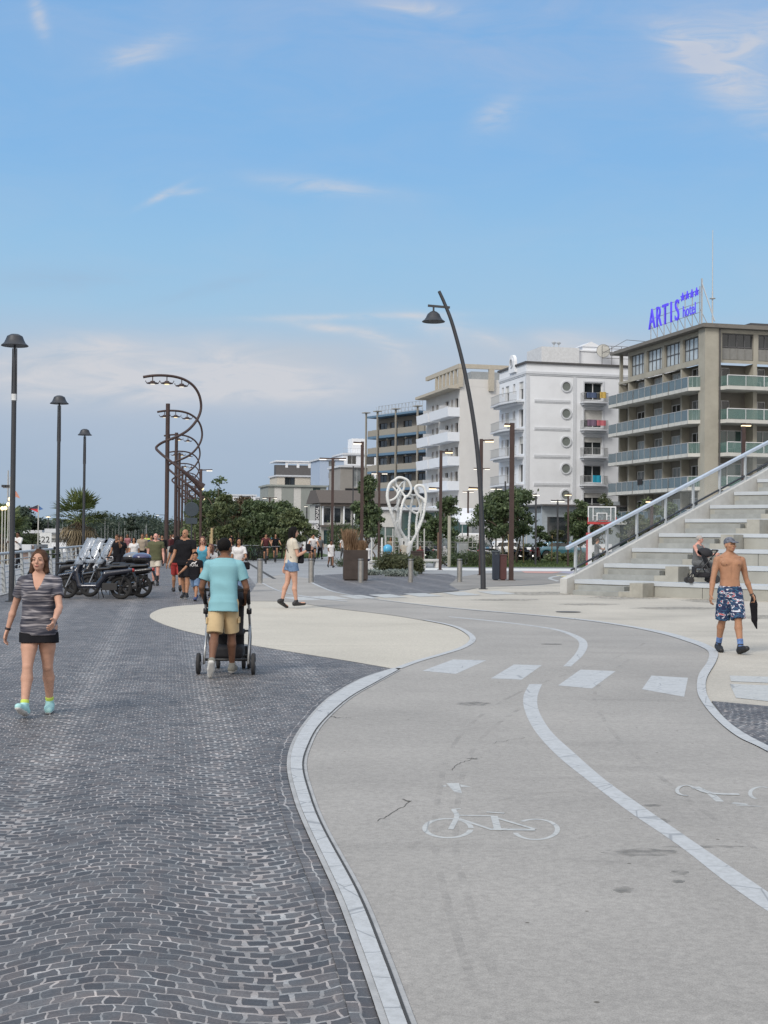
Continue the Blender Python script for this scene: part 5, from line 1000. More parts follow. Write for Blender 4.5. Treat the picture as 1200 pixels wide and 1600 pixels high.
# spiral lamps
def spiral():
    r_ = empty('spiral_lamp', (0, 0, 0)); p = MB(); p.tube([(0, 0, 0), (0, 0, 9.4)], .125, 12); p.build('post', M_corten, r_)
    pts = [(1.9, -.6, 4.68), (1.0, -.95, 5.45), (0, -.75, 6.2), (-.45, -.35, 6.55), (-.66, .0, 6.75), (-.62, .2, 6.92), (-.3, .1, 7.12), (.15, -.10, 7.28), (.8, .1, 7.6), (1.25, .5, 8.0), (1.63, .9, 8.6), (1.8, 1.1, 9.25), (1.72, 1.0, 9.95), (1.42, .8, 10.5), (.95, .6, 10.85), (.4, .35, 11.02), (-.25, .1, 11.07), (-.9, -.1, 11.03), (-1.45, -.2, 10.93)]
    P = [Vector(q) for q in pts]; sm = []
    for i in range(len(P)-1):
        g = lambda j: P[min(max(j, 0), len(P)-1)]; p0, p1, p2, p3 = g(i-1), g(i), g(i+1), g(i+2)
        for k in range(4): t = k/4; sm.append(.5*((2*p1)+(-p0+p2)*t+(2*p0-5*p1+4*p2-p3)*t*t+(-p0+3*p1-3*p2+p3)*t**3))
    sm.append(P[-1]); q = MB(); n = len(sm); q.tube(sm, [.078+.10*max(0, 1-i/5) if i < 5 else .078 for i in range(n)], 8); q.tube([sm[0], sm[0]+(sm[0]-sm[1]).normalized()*.35], [.19, .26], 10); smooth_auto(q.build('spiral_tube', M_corten, r_))
    e = MB(); c = sm[0]+(sm[0]-sm[1]).normalized()*.37; e.lathe([(.01, -.1), (.10, 0), (.01, .1)], (c.x, c.y, c.z-.06), 10); e.build('spotlight', M_lamp, r_)
    for x, y, z in ((-.9, -.1, 11.0), (-.1, .15, 11.03), (.72, .5, 10.92)):
        l = MB(); l.tube([(x, y, z), (x, y, z-.28)], .03, 6); l.lathe([(.12, z-.28), (.16, z-.34), (.36, z-.40), (.36, z-.44), (.16, z-.46)], (x, y, 0), 14); l.tube([(x-.34, y, z-.40), (x-.42, y, z-.30), (x-.40, y, z-.26)], .022, 5); l.tube([(x+.34, y, z-.40), (x+.42, y, z-.30), (x+.40, y, z-.26)], .022, 5); h = l.build('lamp_head', M_corten, r_)
        e = MB(); e.lathe([(.14, z-.462), (.14, z-.49)], (x, y, 0), 12); e.build('bulb', M_lampdim if x != -.1 else M_lamp, h)
    return r_
sp0 = spiral(); names = ['nearest', 'second', 'third', 'fourth', 'fifth', 'sixth', 'seventh', 'eighth', 'ninth']
for i, (px, Y) in enumerate([(260, 79), (274, 101.5), (279, 126), (284, 151), (289, 177), (292, 203), (295, 230), (297.5, 258), (300, 290)]):
    o = sp0 if i == 0 else copy_tree(sp0, (0, 0, 0)); p = at(px, 838, Y); o.location = (p.x, p.y, 0); o.rotation_euler = (0, 0, .02*i); tag(o, f'{names[i]} of the tall brown spiral lamps along the promenade', 'lamp', 'tall brown spiral lamps in a row')
# brown arm lamps
def arm_lamp(px, Y, top, heads, label, m=None, base=0, w=.075, extra=(), bright=0, armlen=.75):
    p0 = at(px, 838, Y); H = ht(px, top, Y); r_ = empty('street_lamp', (p0.x, p0.y, 0), 0, label, 'street lamp', 'slim posts with flat lamp arms'); m = m or M_corten
    p = MB(); p.box(-w, w, -w, w, 0, H); p.box(-w*1.8, w*1.8, -w*1.8, w*1.8, 0, .03); p.build('post', m, r_)
    for (sx, z, tilt) in [(s_, H, 0) for s_ in heads]+list(extra):
        a = MB(); x1 = sx*armlen; a.bar((sx*w, 0, z-.06), (x1, -.0, z-.04+tilt), .09, .07); h = a.build('arm', m, r_)
        e = MB(); xa, xb = sorted((x1-sx*.38, x1)); e.box(xa, xb, -.08, .08, z-.135+tilt, z-.095+tilt); e.build('lamp_head', M_lamp if bright else M_lampdim, h)
    return r_
arm_lamp(313, 89, 733, (1,), 'brown lamp post with one right-hand arm rising beside the round blue sign')
arm_lamp(304.5, 118, 757, (1,), 'farther brown lamp post just behind the one by the round sign')
arm_lamp(519, 76, 715, (-1, 1), 'brown double-armed lamp in front of the white stepped roofs')
arm_lamp(565, 63, 690, (-1,), 'brown lamp post standing by the dark planter with a left-hand arm', armlen=.42)
arm_lamp(592, 93, 738, (-1, 1), 'brown double-armed lamp left of the white sculpture', armlen=.55)
arm_lamp(688, 68.7, 704, (1,), 'brown lamp post with a glowing warm head right of the sculpture', bright=1, extra=((-1, 4.25, 0),), armlen=.6)
arm_lamp(751, 60, 686, (1,), 'brown lamp post with a glowing head hidden behind the leaning lamp', bright=1, extra=((-1, 3.95, 0),), armlen=.55)
arm_lamp(752, 100, 731, (-1, 1), 'thin double-armed lamp far behind the leaning lamp', armlen=.6)
arm_lamp(731, 120, 767, (-1, 1), 'thin double-armed lamp in front of the cream hotel wall', armlen=.5)
arm_lamp(799, 53, 661, (-1,), 'tall brown lamp post with a left arm before the white hotel', bright=1, armlen=.3, w=.09)
arm_lamp(1161, 56, 661, (1,), 'brown lamp post rising behind the stepped seating before the corner hotel', bright=1, armlen=.3)
arm_lamp(551, 110, 728, (), 'plain thin dark pole left of the lamp by the planter', M_anth, w=.05)
arm_lamp(789, 110, 752, (), 'plain thin dark pole behind the trees left of the white hotel corner', M_anth, w=.06)
for px, top, hd, Y, lab, mm in [(837, 771, (-1,), 80, 'slim dark park lamp before the white hotel corner', M_anth), (871, 781, (-1, 1), 84, 'short double-armed park lamp on the lawn', M_anth), (887.5, 771, (1,), 80, 'short red-brown park lamp with a round warm head', M_corten), (775, 762, (-1, 1), 98, 'short double-armed park lamp in front of the trees', M_anth), (318, 0, (), 0, '', None)]:
    if Y: arm_lamp(px, Y, top, hd, lab, mm, armlen=.42 if len(hd) == 2 else .18, w=.05, bright=1 if px == 887.5 else 0)
arm_lamp(1018, 70, 781, (-1,), 'low lamp with a small warm head seen beyond the handrail', bright=1, armlen=.3); arm_lamp(479, 150, 790, (-1,), 'thin grey lamp pole in front of the white kiosk', M_anth, armlen=.3); arm_lamp(421, 130, 777, (-1, 1), 'double-armed lamp above the young trees', armlen=.7)
arm_lamp(257, 190, 804, (-1,), 'thin grey lamp with a long left arm at the far end of the promenade', M_anth, w=.05, armlen=1.2)
arm_lamp(75, 130, 806, (-1, 1), 'thin dark pole with a forked head above the marina', M_anth, w=.05, armlen=.25)
# leaning lamp
b = gp(755, 921); r_ = empty('leaning_lamp', b, 0, 'tall dark leaning curved lamp post with a hanging bell shade', 'street lamp'); pts = [at(px, py, b.y)-b for px, py in ((755, 921), (754.5, 880), (753, 820), (749.5, 745), (741, 665), (726, 580), (708, 510), (695, 475), (686, 455))]; pts[0].z = 0
p = MB(); P = pts; sm = []
for i in range(len(P)-1):
    g = lambda j: P[min(max(j, 0), len(P)-1)]; p0, p1, p2, p3 = g(i-1), g(i), g(i+1), g(i+2)
    for k in range(5): t = k/5; sm.append(.5*((2*p1)+(-p0+p2)*t+(2*p0-5*p1+4*p2-p3)*t*t+(-p0+3*p1-3*p2+p3)*t**3))
sm.append(P[-1]); n = len(sm); p.tube(sm, [.088-.038*i/n for i in range(n)], 14); p.lathe([(.15, 0), (.15, .03)], (0, 0, 0), 16); smooth_auto(p.build('post', M_anth, r_))
q = MB(); A = at(668.5, 477.5, b.y)-b; Bq = at(703, 480.5, b.y)-b; q.bar(A, Bq, .07, .07); S_ = at(677.5, 480, b.y)-b; q.tube([S_, S_-Vector((0, 0, .14))], .03, 8); q.build('arm', M_anth, r_)
q = MB(); zc = S_.z-.14; q.lathe([(.04, zc+.02), (.12, zc-.02), (.20, zc-.09), (.25, zc-.20), (.30, zc-.27), (.38, zc-.33), (.37, zc-.345), (.25, zc-.33), (.03, zc-.33)], (S_.x, S_.y, 0), 24); smooth_auto(q.build('lamp_shade', M_anth, r_))
# bollards
bo = empty('bollard', (0, 0, 0)); p = MB(); p.lathe([(.098, 0), (.098, .80)], (0, 0, 0), 20); p.lathe([(.14, 0), (.14, .015)], (0, 0, 0), 20); smooth_auto(p.build('post', M_bollard, bo)); p = MB(); p.lathe([(.085, .80), (.085, .83), (.105, .83), (.105, .86), (.095, .875)], (0, 0, 0), 20); smooth_auto(p.build('cap', M_bollt, bo))
for i, (px, py, lab) in enumerate([(406, 911.5, 'leftmost steel bollard, left of the woman in denim shorts'), (486, 911, 'steel bollard just right of the woman in denim shorts'), (563.5, 910.5, 'steel bollard in front of the dark planter'), (641.5, 910, 'steel bollard right of the flower bed'), (718, 909.5, 'steel bollard left of the leaning lamp')]):
    o = bo if i == 0 else copy_tree(bo, (0, 0, 0)); o.location = gp(px, py); o.rotation_euler = (0, 0, i*.7); tag(o, lab, 'bollard', 'steel bollards across the square')
p = MB(); p.lathe([(.11, 0), (.11, 1.0), (.02, 1.03)], (0, 0, 0), 16); o = p.build('stone_post', mat('grey_post', (.32, .32, .31), .8)); o.location = at(265, 838, 75).xy.to_3d(); tag(o, 'stout grey post at the foot of the nearest spiral lamp', 'post')
# planter with dry grass, bins, cabinet, benches
g = gp(555, 907); r_ = empty('planter', g, .05, 'tall dark brown square planter with dry reddish grass', 'planter'); p = MB(); hw = 38/2/2100*g.y; p.box(-hw, hw, -hw, hw, .05, 1.16); p.box(-hw+.05, hw-.05, -hw+.05, hw-.05, 0, .05)
for zz in (.42, .79): p.box(-hw-.006, hw+.006, -hw-.006, hw+.006, zz, zz+.012)
p.build('box', M_cortend, r_, bevel=.012); p = MB(); p.box(-hw+.04, hw-.04, -hw+.04, hw-.04, 1.161, 1.168); p.build('soil', M_dark, r_)
rg = np.random.default_rng(9); n = 1500; P = np.stack([rg.uniform(-hw, hw*.9, n)*.9, rg.uniform(-hw, hw, n)*.9, np.full(n, 1.16)], 1); L_ = np.where(P[:, 0] < -.05, rg.uniform(.3, .85, n), rg.uniform(.1, .4, n)); d = np.stack([rg.normal(0, .18, n), rg.normal(0, .18, n), np.ones(n)], 1)*L_[:, None]; a = rg.random(n)*pi; u = np.stack([np.cos(a), np.sin(a), a*0], 1)*.013
np_mesh('dry_grass', np.stack([P-u, P+u, P+d+u*.5, P+d-u*.5], 1).reshape(-1, 3), np.arange(4*n).reshape(n, 4), L_dry, r_)
def bin_(px, py, w, h, m, label, lid, group=None):
    g = gp(px, py); r_ = empty('litter_bin', g, 0, label, 'litter bin', group); p = MB(); p.box(-w/2, w/2, -.2, .2, .05, h); p.box(-w/2+.05, w/2-.05, -.16, .16, 0, .05)
    for i in range(1, 5): p.box(-w/2+w*i/5-.006, -w/2+w*i/5+.006, -.206, -.2, .08, h-.12)
    p.build('body', m, r_, bevel=.01); p = MB(); p.box(-w/2-.03, w/2+.03, -.23, .23, h+.003, h+.05); p.box(-w/2+.08, w/2-.08, -.214, -.2, h-.11, h-.02); p.build('lid', lid, r_, bevel=.01)
bin_(774.5, 907, .26, 1.12, mat('navy_metal', (.025, .035, .055), .5, .2), 'navy blue slim litter bin right of the leaning lamp', mat('navy_lid', (.06, .075, .09), .5)); bin_(785.5, 907, .27, .98, mat('maroon_metal', (.095, .04, .04), .5, .2), 'maroon slim litter bin touching the navy one', mat('maroon_lid', (.08, .035, .035), .5))
bin_(651, 893, .55, .95, M_cortend, 'brown open litter bin on the paving right of the flower bed', M_cortend)
g = gp(722, 884); r_ = empty('utility_cabinet', g, .25, 'pale grey utility cabinet behind the steel bollard', 'cabinet'); p = MB(); p.box(-.27, .27, -.22, .22, .08, 1.32); p.box(-.24, .24, -.19, .19, 0, .08); p.box(-.29, .29, -.24, .24, 1.323, 1.36); p.build('housing', mat('cabinet_grey', (.33, .35, .355), .6), r_, bevel=.01); p = MB(); p.box(-.22, .22, -.235, -.222, .15, 1.25); p.box(.12, .15, -.25, -.235, .6, .8); p.build('door', mat('cabinet_door', (.29, .31, .315), .6), r_)
def bench(px0, px1, py, label):
    a, b = gp(px0, py), gp(px1, py); r_ = empty('stone_bench', (a+b)/2, atan2((b-a).y, (b-a).x), label, 'bench'); w = (b-a).length/2; p = MB(); p.prism_ax([(-.25, .34), (.25, .34), (.28, .47), (-.28, .47)], -w, w, 'x'); p.build('seat', mat('bench_white', (.62, .62, .61), .7), r_, bevel=.012)
    for s in (-1, 1): p = MB(); p.box(s*w*.7-.12, s*w*.7+.12, -.2, .2, 0, .338); p.build('leg', mat('bench_white', (.6, .6, .6)), r_)
bench(655, 687, 887, 'long white stone bench right of the flower bed'); bench(574, 594, 890, 'white stone bench half hidden behind the dark planter'); bench(683, 700, 879, 'short white stone bench behind the brown lamp post')
# white and timber marker posts
for i, (px, top, Y, c, r, lab) in enumerate([(702, 806, 76, (.33, .32, .27), .10, 'thick grey-beige timber post left of the cabinet'), (581, 836, 84, (.5, .5, .48), .05, 'white marker post right of the tall narrow tree'), (597, 840, 80, (.65, .65, .64), .065, 'brightest white marker post left of the blue balloon'), (602, 824, 88, (.45, .45, .44), .04, 'thin pale pole left of the sculpture'), (614, 826, 88, (.45, .45, .44), .04, 'thin pale pole directly behind the blue balloon'), (653, 828, 86, (.45, .45, .44), .045, 'thin pale pole behind the right of the sculpture'), (663, 826, 88, (.45, .45, .44), .045, 'thin pale pole right of the sculpture'), (685, 832, 77, (.20, .13, .09), .07, 'brown timber post beside the glowing lamp post'), (572, 830, 76, (.3, .28, .15), .05, 'timber stake of the tall narrow tree'), (331, 825, 66, (.40, .30, .16), .065, 'yellowish timber post behind the girl in white')]):
    p = MB(); p.tube([(0, 0, 0), (0, 0, ht(px, top, Y))], [r, r*.95], 10); o = p.build('marker_post', mat(f'post_paint_{i}', c, .8, var=.15)); o.location = at(px, 838, Y).xy.to_3d(); tag(o, lab, 'post')
# low fence rail behind sculpture
a = at(590, 838, 106); p = MB(); W_ = at(745, 838, 106).x-a.x
for i in range(24): p.bar((W_*i/23, 0, 0), (W_*i/23, 0, 1.75), .05, .05)
for z in (.9, 1.3, 1.72): p.bar((0, 0, z), (W_, 0, z), .05, .05)
r_ = empty('fence', a.xy.to_3d(), 0, 'pale tubular fence in front of the hedge behind the sculpture', 'fence'); p.build('rails', C_metal, r_)
# round sign seen from behind
g = at(299, 838, 62); r_ = empty('road_sign', (g.x, g.y, 0), .05, 'round road sign and small plate on a pole, seen from the dark blue back', 'sign'); p = MB(); p.tube([(0, 0, 0), (0, 0, ht(299, 778, 62))], .035, 8); p.build('pole', M_anth, r_)
p = MB(); rr = 11.5/2100*62; zc = ht(299, 796, 62); p.lathe([(rr-.02, -.06), (rr, -.045), (rr, -.035)], (0, 0, zc), 28, 'y'); p.build('disc', mat('sign_back', (.03, .045, .06), .6), r_); p = MB(); z1 = ht(299, 813, 62); p.box(-.27, .27, -.06, -.038, z1-.16, z1+.12); p.build('plate', mat('sign_back', (0, 0, 0)), r_)
# quay railing
r_ = empty('quay_railing', (rail_x(40)+.12, 40, 0), 0, 'white steel railing with flat uprights along the left edge of the promenade', 'railing')
M_rail = mat('white_rail', (.50, .52, .53), .5, .2, var=.08); ox, oy = r_.location.x, r_.location.y
tp = MB(); ys = [12+i*2 for i in range(60)]; L3 = [(rail_x(y)+.12-ox, y-oy, 1.12) for y in ys]; tp.tube(L3, .042, 10); tp.build('top_rail', M_rail, r_, True)
tp = MB()
for z in (.92, .74, .58, .42, .26, .12): tp.tube([(q[0]-.02, q[1], z) for q in L3], .016, 6)
tp.build('wires', M_rail, r_, True)
for i in range(60):
    y = 12+i*2; x = rail_x(y)+.12; p = MB(); p.prism_ax([(0, -.0), (.11, 0), (.02, 1.08), (-.05, 1.08)], -.04, .04, 'y'); o = p.build('upright', mat('rail_upright', (.36, .38, .39), .5, .3), r_); o.location = (x-ox, y-oy, .0); 
# flags, masts, lamps on the quay
def flag(px, pole_top, Y, verts, cols, label, pr=.04, poleh=None):
    p0 = at(px, 838, Y); r_ = empty('flag', (p0.x, p0.y, 0), 0, label, 'flag'); p = MB(); p.tube([(0, 0, 0), (0, 0, ht(px, pole_top, Y))], pr, 8); p.build('pole', C_slab, r_)
    for k, (vv, c) in enumerate(zip(verts, cols)):
        f = MB(); n = len(vv); q = [at(a, b, Y)-p0 for a, b in vv]; pp = [(v.x, .06*sin(i*1.9+k), v.z+CAMH+(p0.z-CAMH)) for i, v in enumerate(q)]; f.add(pp+[(a, b+.012, c_) for a, b, c_ in pp], [tuple(range(n)), tuple(range(2*n-1, n-1, -1))]); f.build('cloth', mat('flag_'+label.split()[0]+str(k), c, .8, var=.1), r_)
flag(59.5, 789, 90, [[(45, 794.5), (52, 791.5), (59.3, 789), (59.3, 794.5)], [(45, 794.5), (59.3, 794.6), (59.3, 800.5)], [(60.2, 790), (68, 795.5), (60.2, 797.5)]], [(.03, .03, .05), (.45, .03, .04), (.04, .11, .28)], 'red and blue pointed pennant on a white pole beyond the railing')
flag(15.5, 745, 60, [[(15.8, 762), (25, 768), (32, 779), (24, 776), (15.8, 774)]], [(.42, .20, .15)], 'faded reddish flag half hidden behind the nearest lamp')
for i, (px, py, lab) in enumerate([(15, 780, 'highest glowing globe lamp at the left edge'), (12.3, 788, 'second glowing globe lamp at the left edge'), (7.6, 794, 'pale globe lamp near the left edge, left of two bright ones'), (3, 794.5, 'yellow globe lamp at the very left edge')]):
    p0 = at(px, 838, 72); r_ = empty('globe_lamp', (p0.x, p0.y, 0), 0, lab, 'street lamp', 'globe lamps at the left edge'); z = ht(px, py, 72); p = MB(); p.tube([(0, 0, 0), (0, 0, z-.1)], .03, 6); p.build('post', C_slab, r_); p = MB(); p.lathe([(.01, -.11), (.08, -.08), (.11, 0), (.08, .08), (.01, .11)], (0, 0, z), 12); p.build('globe', M_lamp, r_, True)
p0 = at(11.5, 838, 95); r_ = empty('floodlight_mast', (p0.x, p0.y, 0), 0, 'grey floodlight mast at the left edge', 'lamp'); p = MB(); z = ht(11.5, 735, 95); p.tube([(0, 0, 0), (0, 0, z)], [.1, .05], 8); p.bar((-.35, 0, z*.80), (.3, 0, z*.80), .06, .06); p.build('post', C_metal, r_); p = MB(); [p.box(x-.14, x+.14, -.1, .1, z*.8+.03, z*.8+.2) for x in (-.3, .02)]; p.build('floodlight', M_anth, r_)
# sailing boats beyond the quay
rngb = random.Random(4)
def boat():
    r_ = empty('sailing_boat', (0, 0, 0)); h = MB(); secs = []
    for i in range(11):
        t = i/10; w = 1.35*sin(pi*min(1, .15+t*.62))*(1 if t < .7 else 1-(t-.7)/.3*.97); y = -4.5+9*t; s = .15*t; secs.append([(-w, y, .95+s), (-w*.85, y, .3), (0, y, -.25), (w*.85, y, .3), (w, y, .95+s)])
    V = [v for s in secs for v in s]; F = [(i*5+j, i*5+j+1, i*5+j+6, i*5+j+5) for i in range(10) for j in range(4)]+[(i*5+4, i*5, i*5+5, i*5+9) for i in range(10)]+[(0, 1, 2, 3, 4)]; h.add(V, F); h.build('hull', mat('boat_white', (.62, .63, .64), .35, var=.05), r_)
    c = MB(); c.prism_ax([(-2.0, 1.0), (2.0, 1.05), (1.4, 1.5), (-1.8, 1.55)], -.7, .7, 'x'); c.build('cabin', mat('boat_cabin', (.5, .52, .54), .4), r_, bevel=.05); m_ = MB(); m_.tube([(0, .6, 1.0), (0, .6, 12.5)], [.10, .07], 8); m_.build('mast', mat('mast_alloy', (.55, .56, .56), .4, .3), r_); b_ = MB(); b_.tube([(0, .6, 2.3), (0, -3.4, 2.2)], .06, 8); b_.tube([(0, .2, 2.45), (0, -3.2, 2.35)], .14, 8); b_.build('boom', mat('sail_cover', (.30, .34, .42), .8), r_); return r_
bt0 = boat(); k = 0
for i, (px, top) in enumerate([(40, 790), (43, 812), (56, 815), (66, 812), (80, 812), (86, 822), (98, 820), (105, 812), (164, 809), (168, 822), (175, 831), (185, 817), (194, 815), (197, 822), (210, 814), (213, 829), (217, 825), (232, 826), (249, 822), (253, 819), (27, 818), (33, 822), (62, 818), (72, 824), (92, 826), (110, 818), (158, 826), (180, 832), (189, 830), (202, 833), (206, 832), (222, 833), (226, 831), (237, 830), (241, 833), (246, 828), (52, 826), (48, 829), (115, 830), (149, 831)]):
    # boats share one size, so mast height sets distance (kept beyond the quay)
    Y = 2100*(11.3-1.7)/(838-top) if top < 838 else 900; Y = min(max(Y, 150), 405); s = (1.7+1.2+(835-top)/2100*Y)/12.5; p0 = at(px, 838, Y)
    if p0.x > quay_x(Y)-3: p0.x = quay_x(Y)-3; Y = Y
    o = bt0 if k == 0 else copy_tree(bt0, (0, 0, 0)); k += 1; o.location = (p0.x, p0.y, -1.1); o.rotation_euler = (0, 0, rngb.uniform(-.5, .5)); o.scale = (max(.35, min(1.2, s)),)*3; tag(o, 'moored white sailing boat with a bare mast in the marina beyond the quay', 'boat', 'sailing boats moored in the marina')
# sculpture
g = at(634, 838, 75); lo = (-1.5, -.9, 0); S3 = SDF((-1.6, -1.0, -.05), (1.6, 1.0, 5.3), .028)
def sp(x, y, dz=0): q = at(400+x/4, 680+y/4, 75)-g; return (q.x, 0, q.z+g.z)
strands = [([(905, 668), (870, 560), (835, 450), (820, 380), (835, 310), (870, 280)], -.35, .105), ([(870, 280), (884, 267), (912, 266), (950, 285), (970, 330), (960, 365), (935, 385), (900, 340), (876, 310), (870, 280)], -.1, .08), ([(820, 385), (832, 410), (872, 392), (897, 350)], -.3, .07),
    ([(897, 350), (885, 420), (890, 480), (882, 550), (880, 600)], .4, .075), ([(935, 385), (915, 430), (900, 520), (897, 580), (938, 650)], -.35, .09), ([(930, 275), (925, 330), (905, 372), (880, 470)], .1, .08), ([(958, 365), (990, 375), (1018, 350), (1000, 320)], .25, .065), ([(958, 690), (1000, 620), (1040, 520), (1060, 420), (1060, 360), (1045, 322), (1012, 315), (994, 335), (1012, 375), (1042, 398), (1058, 420)], -.1, .095),
    ([(918, 425), (955, 460), (1010, 487), (1025, 440), (1003, 375)], .3, .07), ([(955, 665), (958, 560), (968, 450), (978, 390), (940, 380)], .35, .085), ([(1010, 487), (1002, 560), (1003, 620)], .2, .08), ([(890, 395), (885, 345), (910, 300), (932, 290)], .45, .06), ([(845, 480), (880, 440), (905, 470), (918, 425)], .1, .05), ([(1040, 398), (1035, 470), (1022, 540), (1003, 600)], .3, .06), ([(870, 560), (900, 520)], -.3, .05), ([(838, 310), (875, 345), (897, 395)], -.2, .055)]
for k, (pl_, dep, rr) in enumerate(strands):
    P = spline([(sp(*q)[0], sp(*q)[2]) for q in pl_], 5); n = len(P)
    for i in range(n-1):
        zf = lambda z: min(1, max(0, (z-1.0)/1.2))
        d0 = dep*sin(pi*(.12+.8*i/n))*zf(P[i].y)*1.3; d1 = dep*sin(pi*(.12+.8*(i+1)/n))*zf(P[i+1].y)*1.3; S3.cap((P[i].x, d0, P[i].y), (P[i+1].x, d1, P[i+1].y), rr*.76, rr*.76, .04)
S3.cap(sp(932, 655), (.02, 0, 0), .17, .20, .12); S3.cap(sp(905, 655), (.0, 0, .5), .12, .16, .12); S3.cap(sp(965, 680), (.04, 0, .5), .12, .16, .12)
r_ = empty('heart_sculpture', g.xy.to_3d(), 0, 'white openwork heart-shaped sculpture of intertwined branches', 'sculpture'); S3.mesh('network', mat('sculpture_white', (.60, .61, .60), .45, var=.04), r_); p = MB(); p.lathe([(.75, 0), (.75, .12), (.6, .14)], (0, 0, 0), 32); p.build('base', M_kerb, r_)
# basketball hoop
g = at(920, 838, 62); r_ = empty('basketball_hoop', g.xy.to_3d(), .05, 'basketball backboard with red lower edge on a red and grey post', 'basketball hoop')
z0, z1 = ht(935, 817, 62), ht(935, 791.5, 62); xa, xb = (914-920)/2100*62, (958-920)/2100*62
p = MB()
for a, b, c, d in ((xa, xb, z1-.06, z1), (xa, xa+.05, z0, z1-.06), (xb-.05, xb, z0, z1-.06), (xa+.22, xa+.26, z0+.1, z1-.06), (xb-.26, xb-.22, z0+.1, z1-.06), (xa+.4, xb-.4, z0+.42, z0+.46), (xa+.4, xa+.45, z0+.1, z0+.42), (xb-.45, xb-.4, z0+.1, z0+.42), (xa+.26, xa+.4, z0+.30, z0+.33), (xb-.4, xb-.26, z0+.30, z0+.33)): p.box(a, b, -.64, -.60, c, d)
p.build('white_frame', mat('hoop_white', (.62, .64, .65), .5), r_); p = MB(); p.box(xa-.02, xb+.02, -.66, -.60, z0-.07, z0+.04); p.box(xa-.02, xa+.012, -.66, -.645, z0+.04, z0+.25); p.box(xb-.012, xb+.02, -.66, -.645, z0+.04, z0+.25); p.build('red_edge', mat('hoop_red', (.42, .05, .05), .5), r_); p = MB(); p.box(xa+.02, xb-.02, -.60, -.59, z0, z1-.02); p.build('backboard', mat('hoop_glass', (.30, .36, .38), .1, alpha=.35), r_)
p = MB(); p.tube([((xa+xb)/2+.23*cos(t*pi/12), -.95+.23*sin(t*pi/12), z0+.1) for t in range(24)], .012, 6, closed=True); p.bar(((xa+xb)/2, -.66, z0+.1), ((xa+xb)/2, -.72, z0+.1), .1, .02); p.build('rim', mat('hoop_red', (0, 0, 0)), r_)
p = MB(); p.tube([(0, 0, 1.9), (.0, 0, 2.2), (.35, -.3, z0+.15), ((xa+xb)/2, -.58, z0+.4)], .055, 8); p.build('arm', C_metal, r_); p = MB(); p.box(-.11, .11, -.11, .11, 0, 1.95); p.build('post', mat('hoop_red_pad', (.40, .06, .06), .6), r_); p = MB(); p.box(-.06, .12, -.13, -.112, .3, 1.9); p.build('pad_stripe', mat('hoop_white', (0, 0, 0)), r_)
# ================================================================ STEPPED SEATING
gx = gp(896, 928); DA = atan2(-.64, .77); ca, sa = cos(DA), sin(DA)
BL = empty('stepped_seating', (gx.x, gx.y, 0), DA, 'broad pale concrete stepped seating with blue-white step edges at the right', 'grandstand')
M_c1 = mat('seating_concrete', (.33, .33, .30), .85, var=.12, scale=1.2, bump=.2, bscale=12, dirt=((.22, .22, .20), 1.2, .7)); M_c2 = mat('seating_edge', (.44, .475, .51), .6, var=.06, scale=2); M_c3 = mat('small_step_grey', (.27, .28, .27), .85, var=.2, scale=2); M_c4 = mat('beige_block', (.33, .322, .285), .85, var=.15); M_str = mat('stringer_concrete', (.48, .48, .46), .8, var=.1)
RUN, RISE, SHx = 1.28, .48, .26; NT = 12
for k in range(NT):
    z = .44+RISE*k; x0 = .05+SHx*k; y0 = RUN*k; t = MB(); t.box(x0, 26, y0, y0+RUN+.02, 0 if k == 0 else z-RISE-.3, z-.12); t.build('tier', M_c1, BL)
    e = MB(); e.box(x0, 26, y0-.03, y0+RUN-.005, z-.118, z); e.build('step_edge', M_c2, BL)
    j = MB()
    for q in range(6): j.box(x0+4.2+q*3.6, x0+4.215+q*3.6, y0-.0025, y0, 0 if k == 0 else z-RISE, z-.12)
    j.build('joint', M_dark, BL)
for k in range(-1, NT-1):
    zb = 0 if k < 0 else .44+RISE*k; yn = RUN*(k+1); x0 = .05+SHx*(k+1)+.35; ln = 1.55 if k < 0 else 1.75; R_ = .44 if k < 0 else RISE
    s = MB(); s.box(x0, x0+ln, yn-.70, yn-.365, zb+.001, zb+R_/3); s.box(x0, x0+ln, yn-.365, yn-.035, zb+.001, zb+2*R_/3-.01); s.build('small_step', M_c3, BL)
    b = MB(); b.box(x0+ln+.003, x0+ln+.38, yn-.70, yn-.05, zb+.001, zb+R_/3*1.05); b.box(x0+ln+.38, x0+ln+.80, yn-.72, yn-.05, zb+.001, zb+R_*.93); b.build('end_block', M_c4, BL)
s = MB()
def ep(k): return (.05+SHx*k-.02, RUN*k)
n_ = NT; a0, a1 = ep(0), ep(n_); up = Vector((a1[0]-a0[0], a1[1]-a0[1], 0)); U = up.normalized(); Wd = Vector((-U.y, U.x, 0))*.28
for side in (0,):
    v = []
    for w in (Vector((0, 0, 0)), Wd):
        for (k, z) in ((-.25, 0), (-.25, .46), (0.15, .62), (n_, .44+RISE*n_+.12), (n_, 0)): q = ep(k); v.append((q[0]+w.x, q[1]+w.y, z))
    s.add(v, [(0, 1, 2, 3, 4), (9, 8, 7, 6, 5), (0, 5, 6, 1), (1, 6, 7, 2), (2, 7, 8, 3), (3, 8, 9, 4), (4, 9, 5, 0)])
s.build('stringer', M_str, BL)
HR = empty('handrail', (gx.x, gx.y, 0), DA, 'pale steel handrail with glass panels climbing the left edge of the stepped seating', 'handrail')
def hp_(k, z): q = ep(k); return Vector((q[0]-.14*U.y*1+.0-.14*0, q[1]+.14*U.x, z))
